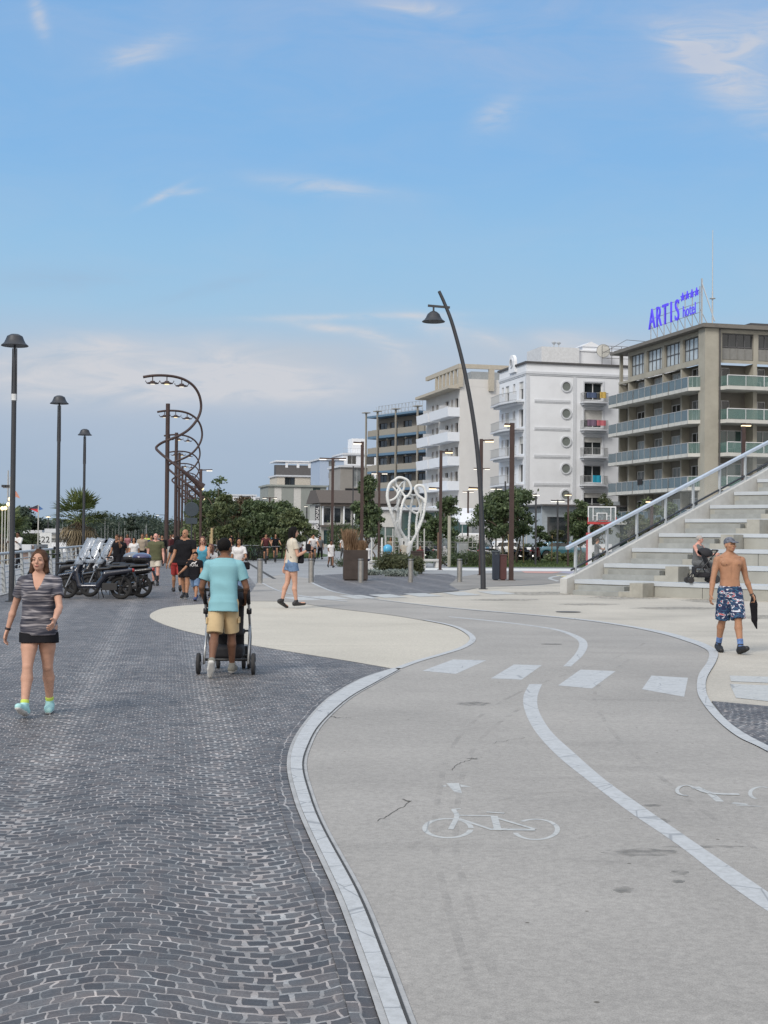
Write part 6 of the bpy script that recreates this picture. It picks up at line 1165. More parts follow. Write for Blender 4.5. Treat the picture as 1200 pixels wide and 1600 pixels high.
r = MB(); zr = lambda k: .44+RISE*k+1.02; r.bar(hp_(-.15, zr(-.15)), hp_(n_, zr(n_)), .13, .10); r.build('rail', mat('pale_handrail', (.48, .54, .62), .45, .2), HR, bevel=.015)
r = MB(); r.bar(hp_(0, .72), hp_(n_, .72+RISE*n_), .05, .05); r.build('lower_rail', M_anth, HR)
ks = [.15+1.08*i for i in range(11)]
for i, k in enumerate(ks):
    p = MB(); p.bar(hp_(k, .44+RISE*k+.0), hp_(k, zr(k)-.04), .10, .06); p.build('post', mat('post_grey', (.45, .48, .50), .5, .2), HR)
    if i < len(ks)-1:
        k2 = ks[i+1]; q = MB(); a, b = hp_(k+.05, 0), hp_(k2-.05, 0); zA, zB = .44+RISE*k+.33, .44+RISE*k2+.33
        q.quad((a.x, a.y, zA), (b.x, b.y, zB), (b.x, b.y, zB+.60), (a.x, a.y, zA+.60)); q.build('glass_panel', mat('rail_glass', (.55, .60, .60), .05, var=0, alpha=.16, spec=.6), HR)
def on_seat(px, k):     # point on tier k seen at px
    z = .44+RISE*k; y = RUN*k+.55; 
    for i in range(400):
        x = i*.05; X = gx.x+x*ca-y*sa; Y = gx.y+x*sa+y*ca
        if X/Y*2100+600 >= px: return Vector((X, Y, z)), x, y
    return Vector((X, Y, z)), x, y
# ================================================================ PEOPLE
def skin(name, c): return mat(name, c, .6, var=.14, scale=7, bump=.2, bscale=45, spec=.3)
SK_f = skin('skin_fair', (.50, .29, .21)); SK_t = skin('skin_tanned', (.36, .19, .115)); SK_d = skin('skin_brown', (.17, .085, .052)); SK_p = skin('skin_pink', (.56, .30, .24))
H_br = mat('hair_brown', (.075, .040, .025), .75, var=.5, scale=30, spec=.2); H_bk = mat('hair_black', (.008, .007, .007), .8, var=.3, scale=30, spec=.15); H_bl = mat('hair_auburn', (.11, .045, .03), .6, var=.4, scale=30); H_gr = mat('hair_grey', (.35, .33, .31), .7, var=.2)
M_eye = mat('eye_dark', (.03, .022, .02), .4, var=0); M_lip = mat('lips', (.36, .12, .10), .5, var=0); M_brow = mat('eyebrow', (.07, .042, .03), .7, var=0); M_scl = mat('eye_white', (.55, .52, .50), .4, var=0)
def cloth(name, c, var=.12, sc=6): return mat(name, c, .95, var=var, scale=sc, bump=.25, bscale=90, spec=.12)
def Rx(a): return np.array(Matrix.Rotation(a, 3, 'X'))
def Rz(a): return np.array(Matrix.Rotation(a, 3, 'Z'))
TORSO_M = [(-.075, .070, .052, .0), (-.05, .083, .060, -.002), (0, .094, .068, -.004), (.04, .090, .064, 0), (.09, .083, .058, .002), (.14, .086, .060, .003), (.20, .099, .066, .002), (.25, .106, .066, 0), (.275, .098, .056, -.004), (.30, .070, .044, -.006), (.325, .044, .036, -.006)]
TORSO_F = [(-.075, .078, .058, .0), (-.04, .097, .068, -.004), (0, .100, .070, -.005), (.04, .091, .062, 0), (.09, .075, .052, .002), (.14, .078, .055, .003), (.20, .088, .064, .006), (.235, .092, .064, .006), (.265, .086, .050, -.002), (.295, .058, .040, -.005), (.325, .036, .032, -.006)]
def person(name_label, group, loc, heading, H, fem=False, sk=SK_t, hair=('short', H_bk), top=None, bottom=None, shoes=None, socks=None, pose=None, res=.02, face=1, extra=None, fat=1.0, name='person', headscale=1.0):
    rng = random.Random(hash(name_label) % 1000 if False else sum(map(ord, name_label)))
    po = dict(ll=(18, 5), rl=(-16, 22), la=(-14, 7, 18), ra=(16, 7, 25), lean=2, yaw=0, nod=0, fl=None, fr=None, gap=0.0, sit=False, leg_out=0); po.update(pose or {})
    root = empty(name, loc, heading, name_label, 'person', group); T = TORSO_F if fem else TORSO_M
    S = H; secs = [(z*S, w*S*fat, d*S*(fat**1.3), y*S) for z, w, d, y in T]
    pel = np.array((0, 0, .535*S)); R = Rx(-radians(po['lean']))
    tp = lambda x, y, z: pel+R@np.array((x, y, z))
    shw = (.098 if fem else .112)*S*(1+(fat-1)*.4); hipw = .049*S
    J = {}
    for s, nm in ((-1, 'l'), (1, 'r')):
        th, kn = po[nm+'l']; o = radians(po['leg_out']); a = radians(th)
        hip = pel+np.array((s*hipw, 0, -.02*S)); knee = hip+.245*S*np.array((s*sin(o), sin(a)*cos(o), -cos(a)*cos(o))); b = radians(th-kn)
        ank = knee+.235*S*np.array((s*sin(o)*.3, sin(b), -cos(b))); J[nm+'hip'], J[nm+'knee'], J[nm+'ank'] = hip, knee, ank
        fp_ = po['f'+nm]; fp_ = (b*.6 if b < -.25 else (radians(12) if th > 15 else 0)) if fp_ is None else radians(fp_)
        J[nm+'fd'] = np.array((s*.12, cos(fp_), sin(fp_))); J[nm+'fd'] /= np.linalg.norm(J[nm+'fd'])
        up = np.array((0, -sin(fp_), cos(fp_))); J[nm+'heel'] = ank-up*.035*S-J[nm+'fd']*.028*S; J[nm+'toe'] = ank-up*.038*S+J[nm+'fd']*.105*S; J[nm+'up'] = up
        sh = tp(s*shw, -.004*S, .262*S); arm = po[nm+'a']; fa, ou, el = arm[:3]; inn = arm[3] if len(arm) > 3 else 0
        a, o = radians(fa), radians(ou); du = np.array((s*sin(o), sin(a)*cos(o), -cos(a)*cos(o))); elb = sh+.172*S*du
        a2, o2 = radians(fa+el), radians(ou-inn); d2 = np.array((s*sin(o2), sin(a2)*cos(o2), -cos(a2)*cos(o2))); d2 /= np.linalg.norm(d2); wr = elb+.148*S*d2
        J[nm+'sh'], J[nm+'el'], J[nm+'wr'], J[nm+'hd'] = sh, elb, wr, d2
    if not po['sit']:
        low = min(min(J['lheel'][2], J['ltoe'][2]), min(J['rheel'][2], J['rtoe'][2]))-.026*S
        root.location = (loc[0], loc[1], loc[2]-low) if True else None
    else: root.location = (loc[0], loc[1], loc[2]-pel[2]+.075*S+po.get('seat', .45))
    neck = tp(0, -.004*S, .30*S); hc = tp(0, .012*S, .395*S) if po['lean'] < 8 else tp(0, .0, .39*S)+np.array((0, .01*S, .0))
    HRm = Rz(radians(po['yaw']))@Rx(-radians(po['nod'])); hs = S*headscale*1.02
    hp = lambda x, y, z: hc+HRm@(np.array((x, y, z))*hs)
    lo = np.min([v for k, v in J.items() if k[1:] not in ('fd', 'hd', 'up')]+[hc], 0)-.13*S; hi = np.max([v for k, v in J.items() if k[1:] not in ('fd', 'hd', 'up')]+[hc], 0)+.13*S
    if sum(J['lhd']) and res > .012: pass
    def new(r=res): return SDF(lo, hi, r)
    fine = res <= .008; lf = 1.0+(.06 if fat > 1.03 else 0)
    # ---- body
    B_ = new(); B_.loft(secs, pel, R, -.07*S, .325*S, 0, .02)
    if fem:
        for s in (-1, 1): B_.ell(tp(s*.043*S, .045*S, .205*S), (.036*S, .034*S, .036*S), .02)
    elif fine and not top:
        for s in (-1, 1): B_.ell(tp(s*.050*S, .052*S, .235*S), (.047*S, .022*S, .031*S), .012); B_.ell(tp(s*.018*S, .052*S, .15*S), (.016*S, .010*S, .05*S), .012)
        B_.cap(tp(0, .074*S, .26*S), tp(0, .068*S, .10*S), .008*S, .006*S, .012, sub=True); B_.ell(tp(0, .068*S, .075*S), (.006*S, .010*S, .006*S), .006, sub=True)
        for s in (-1, 1): B_.cap(tp(s*.02*S, .04*S, .285*S), tp(s*.09*S, .02*S, .292*S), .008*S, .007*S, .014)
    B_.cap(neck-np.array((0, 0, .03*S)), hc-np.array((0, .004*S, .03*S)), .034*S*(.86 if fem else 1), .030*S*(.86 if fem else 1), .022)
    if not fem: B_.cap(tp(-.085*S, -.012*S, .278*S), tp(0, -.01*S, .315*S), .022*S, .03*S, .03); B_.cap(tp(.085*S, -.012*S, .278*S), tp(0, -.01*S, .315*S), .022*S, .03*S, .03)
    # head
    B_.ell(hp(0, -.006, .012), (.041*hs, .052*hs, .050*hs), .01, HRm); B_.ell(hp(0, .012, -.018), (.034*hs, .040*hs, .044*hs), .014, HRm); B_.ell(hp(0, .030, -.046), (.019*hs, .018*hs, .015*hs), .014, HRm)
    if face:
        B_.cap(hp(0, .047, .006), hp(0, .060, -.014), .0055*hs, .0088*hs, .006)
        for s in (-1, 1):
            B_.ell(hp(s*.042, -.004, -.006), (.006*hs, .012*hs, .018*hs), .004, HRm)
            if fine: B_.ell(hp(s*.0175, .054, .004), (.011*hs, .008*hs, .007*hs), .007, HRm, sub=True); B_.ell(hp(s*.024, .038, -.016), (.012*hs, .010*hs, .010*hs), .012, HRm); B_.cap(hp(s*.008, .051, .013), hp(s*.028, .045, .014), .004*hs, .004*hs, .007); B_.ell(hp(s*.0175, .044, .004), (.010*hs, .008*hs, .0065*hs), .004, HRm)
        if fine: B_.ell(hp(0, .047, -.031), (.014*hs, .010*hs, .0045*hs), .004, HRm); B_.ell(hp(0, .046, -.037), (.012*hs, .010*hs, .0045*hs), .004, HRm)
    for nm, s in (('l', -1), ('r', 1)):
        hip, knee, ank = J[nm+'hip'], J[nm+'knee'], J[nm+'ank']; q = lf*(1.05 if fem else 1)
        B_.cap(hip, hip*.5+knee*.5, .056*S*q, .044*S*q, .02); B_.cap(hip*.5+knee*.5, knee, .044*S*q, .031*S, .014); back = np.array((0, -.012*S, 0))
        B_.cap(knee, knee*.68+ank*.32+back, .030*S, .034*S*lf, .012); B_.cap(knee*.68+ank*.32+back, ank, .033*S*lf, .0195*S, .014)
        B_.ell(knee+np.array((0, .010*S, .0)), (.022*S, .020*S, .026*S), .012); B_.cap(J[nm+'heel'], J[nm+'toe'], .023*S, .019*S, .015); B_.cap(ank, J[nm+'heel'], .021*S, .022*S, .012)
        sh, el, wr, hd = J[nm+'sh'], J[nm+'el'], J[nm+'wr'], J[nm+'hd']; am = (.84 if fem else 1.0)*(1+(fat-1)*.6)
        B_.cap(sh, sh*.55+el*.45, .033*S*am, .029*S*am, .022); B_.cap(sh*.55+el*.45, el, .029*S*am, .0225*S*am, .012); m1 = el*.7+wr*.3; B_.cap(el, m1, .0225*S*am, .0245*S*am, .010); B_.cap(m1, wr, .0245*S*am, .0155*S*am, .012)
        # hand: palm, four bent fingers, thumb leaving the side of the palm
        pn = np.array((-s*1.0, 0.1, 0.0)); pn = pn-hd*(pn@hd); pn /= np.linalg.norm(pn); fw = np.cross(hd, pn)*(1 if s > 0 else -1); fw = fw/np.linalg.norm(fw)
        if fw[1] < 0: fw = -fw
        pc = wr+hd*.028*S; Rh = np.stack([pn, fw, hd], 1); hr = 1.0 if fine else 1.25
        B_.rbox(pc, (.0085*S*hr, .0235*S, .029*S), .008*S, .008, Rh); grip = po.get('grip'+nm, .35)
        for i in range(4):
            L_ = (.040, .046, .043, .034)[i]*S; b0 = wr+hd*.054*S+fw*(.0175-.0117*i)*S; c1 = grip*.9; d1 = hd*cos(c1)+pn*sin(c1); b1 = b0+d1*L_*.5; c2 = grip*2.2; d2 = hd*cos(c2)+pn*sin(c2); b2 = b1+d2*L_*.5
            rr = (.0052 if fine else .0075)*S; B_.cap(b0-hd*.01*S, b1, rr, rr*.95, .003); B_.cap(b1, b2, rr*.95, rr*.8, .003)
        t0 = wr+hd*.015*S+fw*.018*S; t1 = t0+(fw*.75+hd*.65+pn*.2)*.022*S; t2 = t1+(hd*.85+fw*.35+pn*.3)*.020*S; rr = (.0062 if fine else .008)*S; B_.cap(t0, t1, rr*1.15, rr, .006); B_.cap(t1, t2, rr, rr*.85, .004)
    B_.mesh('body', sk, root)
    if face and fine:
        for s in (-1, 1):
            e = SDF(hp(s*.0175, .05, .004)-.02*hs, hp(s*.0175, .05, .004)+.02*hs, .0016); e.ell(hp(s*.0175, .0505, .0035), (.0078*hs, .003*hs, .0030*hs), .001, HRm); e.mesh('eye', M_eye, root)
            e = SDF(hp(s*.0175, .05, .014)-.025*hs, hp(s*.0175, .05, .014)+.025*hs, .0018); e.cap(hp(s*.009, .0545, .0155), hp(s*.028, .0485, .0165), .0022*hs, .0016*hs, .001); e.mesh('eyebrow', M_brow, root)
        e = SDF(hp(0, .05, -.034)-.03*hs, hp(0, .05, -.034)+.03*hs, .0018); e.ell(hp(0, .0535, -.034), (.0135*hs, .0055*hs, .0042*hs), .001, HRm); e.mesh('lips', M_lip, root)
    elif face:
        for s in (-1, 1): f = MB(); f.bar(tuple(hp(s*.010, .0485, .006)), tuple(hp(s*.026, .0465, .006)), .009*hs, .010*hs); f.build('eye', M_brow, root)
        f = MB(); f.bar(tuple(hp(-.012, .0485, -.033)), tuple(hp(.012, .0485, -.033)), .008*hs, .007*hs); f.build('lips', M_lip, root)
    # ---- hair / hat
    hk, hm = hair
    if hk != 'bald':
        Hh_ = SDF(hc-.13*hs-np.array((0, 0, .12*hs)), hc+.12*hs, max(res*.75, .006)); hr_ = max(res*.75, .006)
        if hk == 'cap':
            Hh_.ell(hp(0, -.008, .024), (.046*hs, .056*hs, .046*hs), .006, HRm); nrm = HRm@np.array((0, .12, -1.0)); Hh_.plane(nrm/np.linalg.norm(nrm), float((nrm/np.linalg.norm(nrm))@hp(0, 0, .012)))
            Hh_.rbox(hp(0, .070, .018), (.030*hs, .028*hs, .004*hs), .004*hs, .01, HRm@Rx(-.25))
        else:
            Hh_.ell(hp(0, -.012, .020), (.0465*hs, .055*hs, .052*hs), .01, HRm)
            if hk in ('bob', 'long'):
                dn = -.075 if hk == 'bob' else -.12
                Hh_.cap(hp(0, -.03, .0), hp(0, -.040, dn), .042*hs, .030*hs, .02)
                for s in (-1, 1): Hh_.cap(hp(s*.036, -.004, .01), hp(s*.046, -.006, dn+.01), .018*hs, .016*hs, .014); Hh_.cap(hp(s*.006, .022, .062), hp(s*.042, .014, .005), .010*hs, .010*hs, .014)
            if hk == 'bun': Hh_.ell(hp(0, -.06, .05), (.02*hs,)*3, .01)
            # leave the face free
            Hh_.ell(hp(0, .060, -.006 if hk != 'short' else -.012), (.036*hs if hk != 'short' else .046*hs, .055*hs, .054*hs if hk != 'short' else .045*hs), .006, HRm, sub=True)
            if hk in ('bob', 'long'): Hh_.cap(hp(0, .03, .078), hp(0, -.02, .082), .006*hs, .005*hs, .006, sub=True)
            if hk == 'short': nrm = HRm@np.array((0, .55, -1.0)); nrm /= np.linalg.norm(nrm); Hh_.plane(nrm, float(nrm@hp(0, -.03, -.026)))
            if res < .015: Hh_.ripple(.0016, 60, 35, 18)
        Hh_.mesh('hair' if hk != 'cap' else 'cap', hm, root)
    # ---- top
    ripple = (.0036 if res <= .0096 else .0022)*S
    g = .008*S
    if top:
        C = new(); z0 = top.get('hem', -.03)*S; wmin, dmin = (.092*S*fat, .070*S*fat**1.3) if not fem else (.090*S*fat, .068*S*fat**1.3); C.loft([(-.3*S, wmin*1.10, dmin*1.06, -.004*S), (-.02*S, wmin*1.09, dmin*1.05, -.004*S)]+[(z, max(w, wmin*(.98 if z < .16*S else 0)), max(d, dmin*(.94 if z < .16*S else 0)), y) for z, w, d, y in secs if z >= 0], pel, R, z0, .312*S, g+(.004*S if top.get('loose') else 0), .016)
        if fem:
            for s in (-1, 1): C.ell(tp(s*.040*S, .044*S, .205*S), (.038*S, .038*S, .038*S), .03)
        if top.get('flare'): C.loft([(z0, (.11+top['flare'])*S, (.08+top['flare']*.8)*S, 0), (.10*S, .088*S, .062*S, 0)], pel, R, z0, .10*S, 0, .01)
        sl = top.get('sleeve', .55)
        for nm, s in (('l', -1), ('r', 1)):
            sh, el, wr = J[nm+'sh'], J[nm+'el'], J[nm+'wr']; am = (.84 if fem else 1.0)*(1+(fat-1)*.6)
            if sl > 0: e = sh+(el-sh)*min(sl, 1.03); C.cap(sh+np.array((0, 0, .002*S)), e, (.034*am+.004)*S, (.032*am+(.009 if sl < 1 else .002))*S, .018, flat='end'); C.cap(sh+np.array((0, 0, .002*S)), tp(s*.05*S, -.006*S, .290*S), (.034*am+.003)*S, .024*S, .016)
            if sl > 1: C.cap(el, el+(wr-el)*(sl-1), (.026*am+.008)*S, (.020*am+.006)*S, .012)
        if top.get('neck', 'crew') == 'v': C.cap(tp(0, .075*S, .20*S+.012*S), tp(0, .05*S, .33*S), .004*S, .058*S, .006, sub=True); C.cap(tp(0, .0, .30*S), tp(0, 0, .36*S), .040*S, .045*S, .006, sub=True)
        elif top.get('neck') == 'tank': C.cap(tp(0, .05*S, .27*S), tp(0, .05*S, .35*S), .055*S, .06*S, .006, sub=True); [C.cap(tp(s*.115*S, 0, .26*S), tp(s*.10*S, 0, .34*S), .042*S, .045*S, .006, sub=True) for s in (-1, 1)]
        else: C.cap(tp(0, .012*S, .305*S), tp(0, .012*S, .36*S), .040*S, .044*S, .006, sub=True)
        C.ripple(ripple, 10/S, 26/S, 32/S, rng.random()*6); o = C.mesh(top.get('name', 'shirt'), top['m'], root)
        if top.get('label'): o['label'] = top['label']
        if top.get('collar'): q = SDF(neck-.1*S, neck+.1*S, res); q.cap(tp(0, -.004*S, .305*S), tp(0, .0, .325*S), .046*S, .040*S, .01, flat=True); q.mesh('collar', top['m'], root)
    if bottom:
        C = new(); kd = bottom['kind']; w1 = bottom.get('waist', .055)*S
        C.loft([(z, w, d, y) for z, w, d, y in secs], pel, R if not po['sit'] else Rx(0), -.07*S, w1, .006*S, .014)
        if kd == 'skirt': zz = bottom.get('hem', -.13)*S; C.loft([(zz, .112*S, .085*S, 0), (0, .103*S, .075*S, -.003*S), (w1, .09*S, .065*S, 0)], pel, np.eye(3), zz, w1, 0, .012); [C.cap(J[q_+'hip']*.8+J[q_+'knee']*.2, J[q_+'hip']*.4+J[q_+'knee']*.6, .062*S*lf, .058*S*lf, .02) for q_ in 'lr']; C.plane((0, 0, -1), -(pel[2]+zz)); C.plane((0, 0, 1), pel[2]-.045*S)
        else:
            ln = bottom.get('len', .7); fl = bottom.get('flare', .012)
            for nm, s in (('l', -1), ('r', 1)):
                hip, knee, ank = J[nm+'hip'], J[nm+'knee'], J[nm+'ank']; e = hip+(knee-hip)*min(ln, 1.02); q = lf*(1.05 if fem else 1)
                C.cap(hip, e, (.058*q+.004)*S, (.058*q+(.036-.058)*q*min(1, ln)+.004+fl)*S, .012, flat=True)
                C.ell(hip, (.064*S*q,)*3, .015)
                if ln > 1: e2 = knee+(ank-knee)*(ln-1); C.cap(knee, e2, (.036+fl)*S, (.036-(.014)*(ln-1)+fl)*S, .014)
        C.ripple(ripple*1.2, 22/S, 22/S, 14/S, rng.random()*6); o = C.mesh(bottom.get('name', kd), bottom['m'], root)
    if socks:
        for nm in 'lr': q = SDF(J[nm+'ank']-.08*S, J[nm+'ank']+.12*S, max(res*.8, .006)); a, k = J[nm+'ank'], J[nm+'knee']; q.cap(a-(k-a)*.02, a+(k-a)*socks[1], .025*S, (.0245+.008*socks[1])*S, .004, flat=True); q.mesh('sock', socks[0], root)
    if shoes:
        for nm in 'lr':
            hl, to, up, fd = J[nm+'heel'], J[nm+'toe'], J[nm+'up'], J[nm+'fd']; q = SDF(np.minimum(hl, to)-.06*S, np.maximum(np.maximum(hl, to), J[nm+'ank'])+.06*S, max(res*.6, .006)); hi_ = shoes.get('high', .3)
            q.cap(hl+up*.004*S, hl*.45+to*.55, .027*S, .029*S, .014); q.cap(hl*.45+to*.55, to-up*.002*S, .029*S, .022*S, .014, sq=None); a = hl+(J[nm+'ank']-hl)*1.0; q.cap(hl, a+(J[nm+'knee']-J[nm+'ank'])*.06*hi_, .026*S, .026*S, .012, flat=False)
            if shoes.get('sandal'): q.cap(hl*.5+to*.5+up*.012*S, to+up*.03*S, .022*S, .03*S, .006, sub=True)
            q.plane(-up, float(-up@(hl-up*.019*S))); o = q.mesh('shoe', shoes['m'], root)
            q = SDF(np.minimum(hl, to)-.06*S, np.maximum(hl, to)+.06*S, max(res*.6, .006)); q.cap(hl, hl*.5+to*.5, .0285*S, .031*S, .01); q.cap(hl*.5+to*.5, to, .031*S, .024*S, .01); q.plane(up, float(up@(hl-up*.012*S))); q.plane(-up, float(-up@(hl-up*.0275*S))); q.mesh('shoe_sole', shoes.get('sole', M_dark), o if o else root)
    root['_']=0; del root['_']
    return root, J, tp, hp
def foot(px, py): return gp(px, py)
def face_to(px_dx): return px_dx
# materials for clothes
def striped(name):
    m, N, L, b = nodes_of(name); tc = N.new('ShaderNodeTexCoord'); mp = N.new('ShaderNodeMapping'); mp.inputs['Scale'].default_value = (5, 5, 62); L.new(tc.outputs['Object'], mp.inputs[0])
    n = N.new('ShaderNodeTexNoise'); n.inputs['Scale'].default_value = 1.0; n.inputs['Detail'].default_value = 4; n.inputs['Distortion'].default_value = .6; L.new(mp.outputs[0], n.inputs[0]); r = N.new('ShaderNodeValToRGB'); cr = r.color_ramp
    cr.elements[0].position = .36; cr.elements[0].color = (.022, .024, .038, 1); cr.elements[1].position = .68; cr.elements[1].color = (.36, .34, .36, 1); e = cr.elements.new(.46); e.color = (.055, .055, .075, 1); e = cr.elements.new(.54); e.color = (.12, .115, .13, 1)
    L.new(n.outputs[0], r.inputs[0]); L.new(r.outputs[0], b.inputs['Base Color']); b.inputs['Roughness'].default_value = .9; return m
def printed(name):
    m, N, L, b = nodes_of(name); tc = N.new('ShaderNodeTexCoord'); mp = N.new('ShaderNodeMapping'); mp.inputs['Scale'].default_value = (6, 6, 11); mp.inputs['Rotation'].default_value = (.3, .5, 0); L.new(tc.outputs['Object'], mp.inputs[0])
    n = N.new('ShaderNodeTexNoise'); n.inputs['Scale'].default_value = 1.1; n.inputs['Detail'].default_value = 1.5; n.inputs['Distortion'].default_value = 1.8; L.new(mp.outputs[0], n.inputs[0]); r = N.new('ShaderNodeValToRGB'); cr = r.color_ramp; cr.interpolation = 'CONSTANT'
    cr.elements[0].position = 0; cr.elements[0].color = (.012, .02, .07, 1); cr.elements[1].position = .66; cr.elements[1].color = (.5, .06, .06, 1)
    for p, c in ((.40, (.03, .11, .20)), (.46, (.012, .02, .07)), (.575, (.55, .58, .66)), (.635, (.012, .022, .08))): e = cr.elements.new(p); e.color = (*c, 1)
    L.new(n.outputs[0], r.inputs[0]); L.new(r.outputs[0], b.inputs['Base Color']); b.inputs['Roughness'].default_value = .8; return m
W_white = cloth('white_cotton', (.62, .61, .61), .05); W_black = cloth('black_cotton', (.014, .014, .017), .2); W_denim = cloth('denim', (.13, .20, .32), .25, 12); W_khaki = cloth('khaki_cotton', (.52, .40, .235), .12); W_navy = cloth('navy_cotton', (.03, .04, .09))
W_aqua = cloth('aqua_cotton', (.215, .42, .47), .07, 3); W_olive = cloth('olive_cotton', (.10, .105, .06)); W_cream = cloth('cream_cotton', (.52, .475, .40)); W_beige = cloth('beige_knit', (.33, .28, .22)); W_blue = cloth('sky_blue_cotton', (.10, .36, .50)); W_red = cloth('red_cotton', (.35, .05, .05)); W_pale = cloth('pale_shorts', (.55, .51, .44)); W_yel = cloth('neon_yellow', (.50, .62, .12)); W_maroon = cloth('maroon_cotton', (.10, .035, .04)); W_grey = cloth('grey_cotton', (.13, .135, .14)); W_pink = cloth('pink_cotton', (.50, .22, .24))
S_black = mat('black_shoe', (.015, .015, .017), .6, var=.1); S_grey = mat('grey_canvas_shoe', (.20, .195, .17), .8, var=.15); S_white = mat('white_sole', (.62, .62, .6), .6, var=.05); S_aqua = mat('aqua_running_shoe', (.35, .60, .60), .7, var=.15, scale=20); S_brsole = mat('dark_rubber_sole', (.13, .12, .105), .8); S_blue = mat('blue_shoe', (.04, .06, .16), .6)
F = pi      # heading pi: walking toward the camera
# --- woman in striped top
g = gp(59, 1117)
r1, J, tp, hp = person('woman walking towards us in a grey streaked t-shirt, black shorts and aqua shoes', None, g, F+.05, 1.52, True, SK_f, ('bob', H_br), dict(m=striped('grey_streaked_jersey'), neck='v', sleeve=.58, hem=-.062, name='shirt'), dict(kind='skirt', m=W_black, hem=-.108, waist=-.012, name='shorts'), dict(m=S_aqua, sole=S_white, high=.3), (W_yel, .13),
    dict(rl=(20, 3), ll=(-9, 10), fr=22, fl=-4, ra=(-12, 20, 12, 4), la=(26, 12, 34, 14), yaw=-6, nod=-3, leg_out=0, lean=0, gripr=.5, gripl=.45), .0068, fat=1.07)
wt = SDF(J['rwr']-.06, J['rwr']+.06, .004); a, d = J['rwr'], J['rhd']; wt.cap(a-d*.004, a-d*.026, .0275, .0285, .002, flat=True); wt.mesh('watch', mat('watch_black', (.03, .02, .02), .5), r1)
# --- man in aqua t-shirt pushing a pushchair
g = gp(348, 1056)
r2, J2, tp2, hp2 = person('man seen from behind in an aqua t-shirt and khaki shorts', None, g, 0.02, 1.61, False, SK_d, ('short', H_bk), dict(m=W_aqua, sleeve=.66, hem=-.085, name='shirt', loose=1), dict(kind='shorts', m=W_khaki, len=.93, flare=.018, waist=.03), dict(m=S_grey, sole=S_white, high=.2), (S_white, .05),
    dict(rl=(14, 4), ll=(-15, 26), fl=-52, fr=2, la=(-2, 19, 48, 24), ra=(0, 19, 50, 24), lean=7, yaw=-22, nod=4, gripl=1.0, gripr=1.0, leg_out=2), .007, fat=1.0, headscale=1.08)
for nm, s in (('l', -1), ('r', 1)):
    q = SDF(J2[nm+'hip']-.25, J2[nm+'hip']+.25, .008); c = J2[nm+'hip']*.35+J2[nm+'knee']*.65+np.array((s*.098, -.01, .0)); q.rbox(c, (.012, .065, .075), .012, .004, Rx(radians(8 if s > 0 else -10))); q.mesh('cargo_pocket', W_khaki, r2)
def pushchair(loc, heading, label, s=1.0, black=False):
    r_ = empty('pushchair', loc, heading, label, 'pushchair'); fr_m = mat('pushchair_frame', (.42, .43, .44), .35, .6, var=.05) if not black else mat('pushchair_black_frame', (.02, .02, .022), .5); bl = mat('pushchair_fabric', (.014, .014, .018), .8, var=.2); rb_ = mat('rubber', (.028, .028, .03), .8)
    for x in (-.27, .27):
        m_ = MB(); m_.tube([(x, -.42, 1.04), (x, -.22, .78), (x*1.0, .10, .45), (x*.9, .38, .14)], .016, 8); m_.tube([(x, -.05, .60), (x*1.02, -.34, .13)], .016, 8); m_.build('frame_side', fr_m, r_, True)
        m_ = MB(); m_.tube([(x, -.45, 1.06), (x, -.30, .88)], .024, 8); m_.build('grip', bl, r_, True)
        m_ = MB(); m_.lathe([(.035, -.03), (.04, 0), (.035, .03)], (x, -.22, .78), 12, 'x'); m_.build('hinge', bl, r_, True)
    for nm_, pa, pb, rr_ in (('handle_bar', (-.27, -.44, 1.055), (.27, -.44, 1.055), .02), ('rear_axle', (-.27, -.30, .18), (.27, -.30, .18), .018), ('front_axle', (-.25, .34, .18), (.25, .34, .18), .016), ('crossbar', (-.27, .0, .52), (.27, .0, .52), .014)):
        m_ = MB(); m_.tube([pa, pb], rr_, 8); m_.build(nm_, mat('pushchair_black_frame', (.02, .02, .022), .5), r_, True)
    def wheel(x, y, r, nm='wheel'):
        w = MB(); w.lathe([(r-.035, -.022), (r-.008, -.022), (r, -.012), (r, .012), (r-.008, .022), (r-.035, .022)], (x, y, r), 24, 'x'); o = smooth_auto(w.build(nm, rb_, r_)); h = MB(); h.lathe([(.028, -.026), (.028, .026)], (x, y, r), 12, 'x')
        for i in range(6): a = i*pi/3; h.bar((x, y+.02*cos(a), r+.02*sin(a)), (x, y+(r-.03)*cos(a), r+(r-.03)*sin(a)), .018, .012, (1, 0, 0))
        h.build('hub', fr_m, o)
    wheel(-.34, -.36, .135); wheel(.34, -.36, .135)
    for x in (-.20, .20): wheel(x-.035, .40, .095); wheel(x+.035, .40, .095)
    m_ = MB(); m_.tube([(-.20, .40, .12), (-.20, .36, .30)], .02, 8); m_.build('fork', mat('pushchair_black_frame', (0, 0, 0)), r_); m_ = MB(); m_.tube([(.20, .40, .12), (.20, .36, .30)], .02, 8); m_.build('fork', mat('pushchair_black_frame', (0, 0, 0)), r_)
    s_ = SDF((-.4, -.5, .1), (.4, .7, 1.2), .012); s_.rbox((0, .04, .50), (.20, .19, .035), .03, .02); s_.rbox((0, -.14, .72), (.20, .03, .26), .03, .03, Rx(radians(-22))); s_.rbox((0, .24, .40), (.18, .03, .13), .03, .02); s_.rbox((0, -.02, .26), (.20, .22, .08), .05, .02); s_.mesh('seat', bl, r_)
    s_ = SDF((-.4, -.6, .5), (.4, .5, 1.3), .012); s_.ell((0, -.10, .93), (.24, .26, .20), .01); s_.ell((0, -.04, .84), (.215, .30, .22), .01, sub=True); s_.mesh('hood', bl, r_); r_.scale = (s,)*3; return r_
pushchair(Vector((g.x+.01, g.y+.50, 0)), 0.03, 'grey-framed pushchair pushed by the man in the aqua t-shirt', .98)
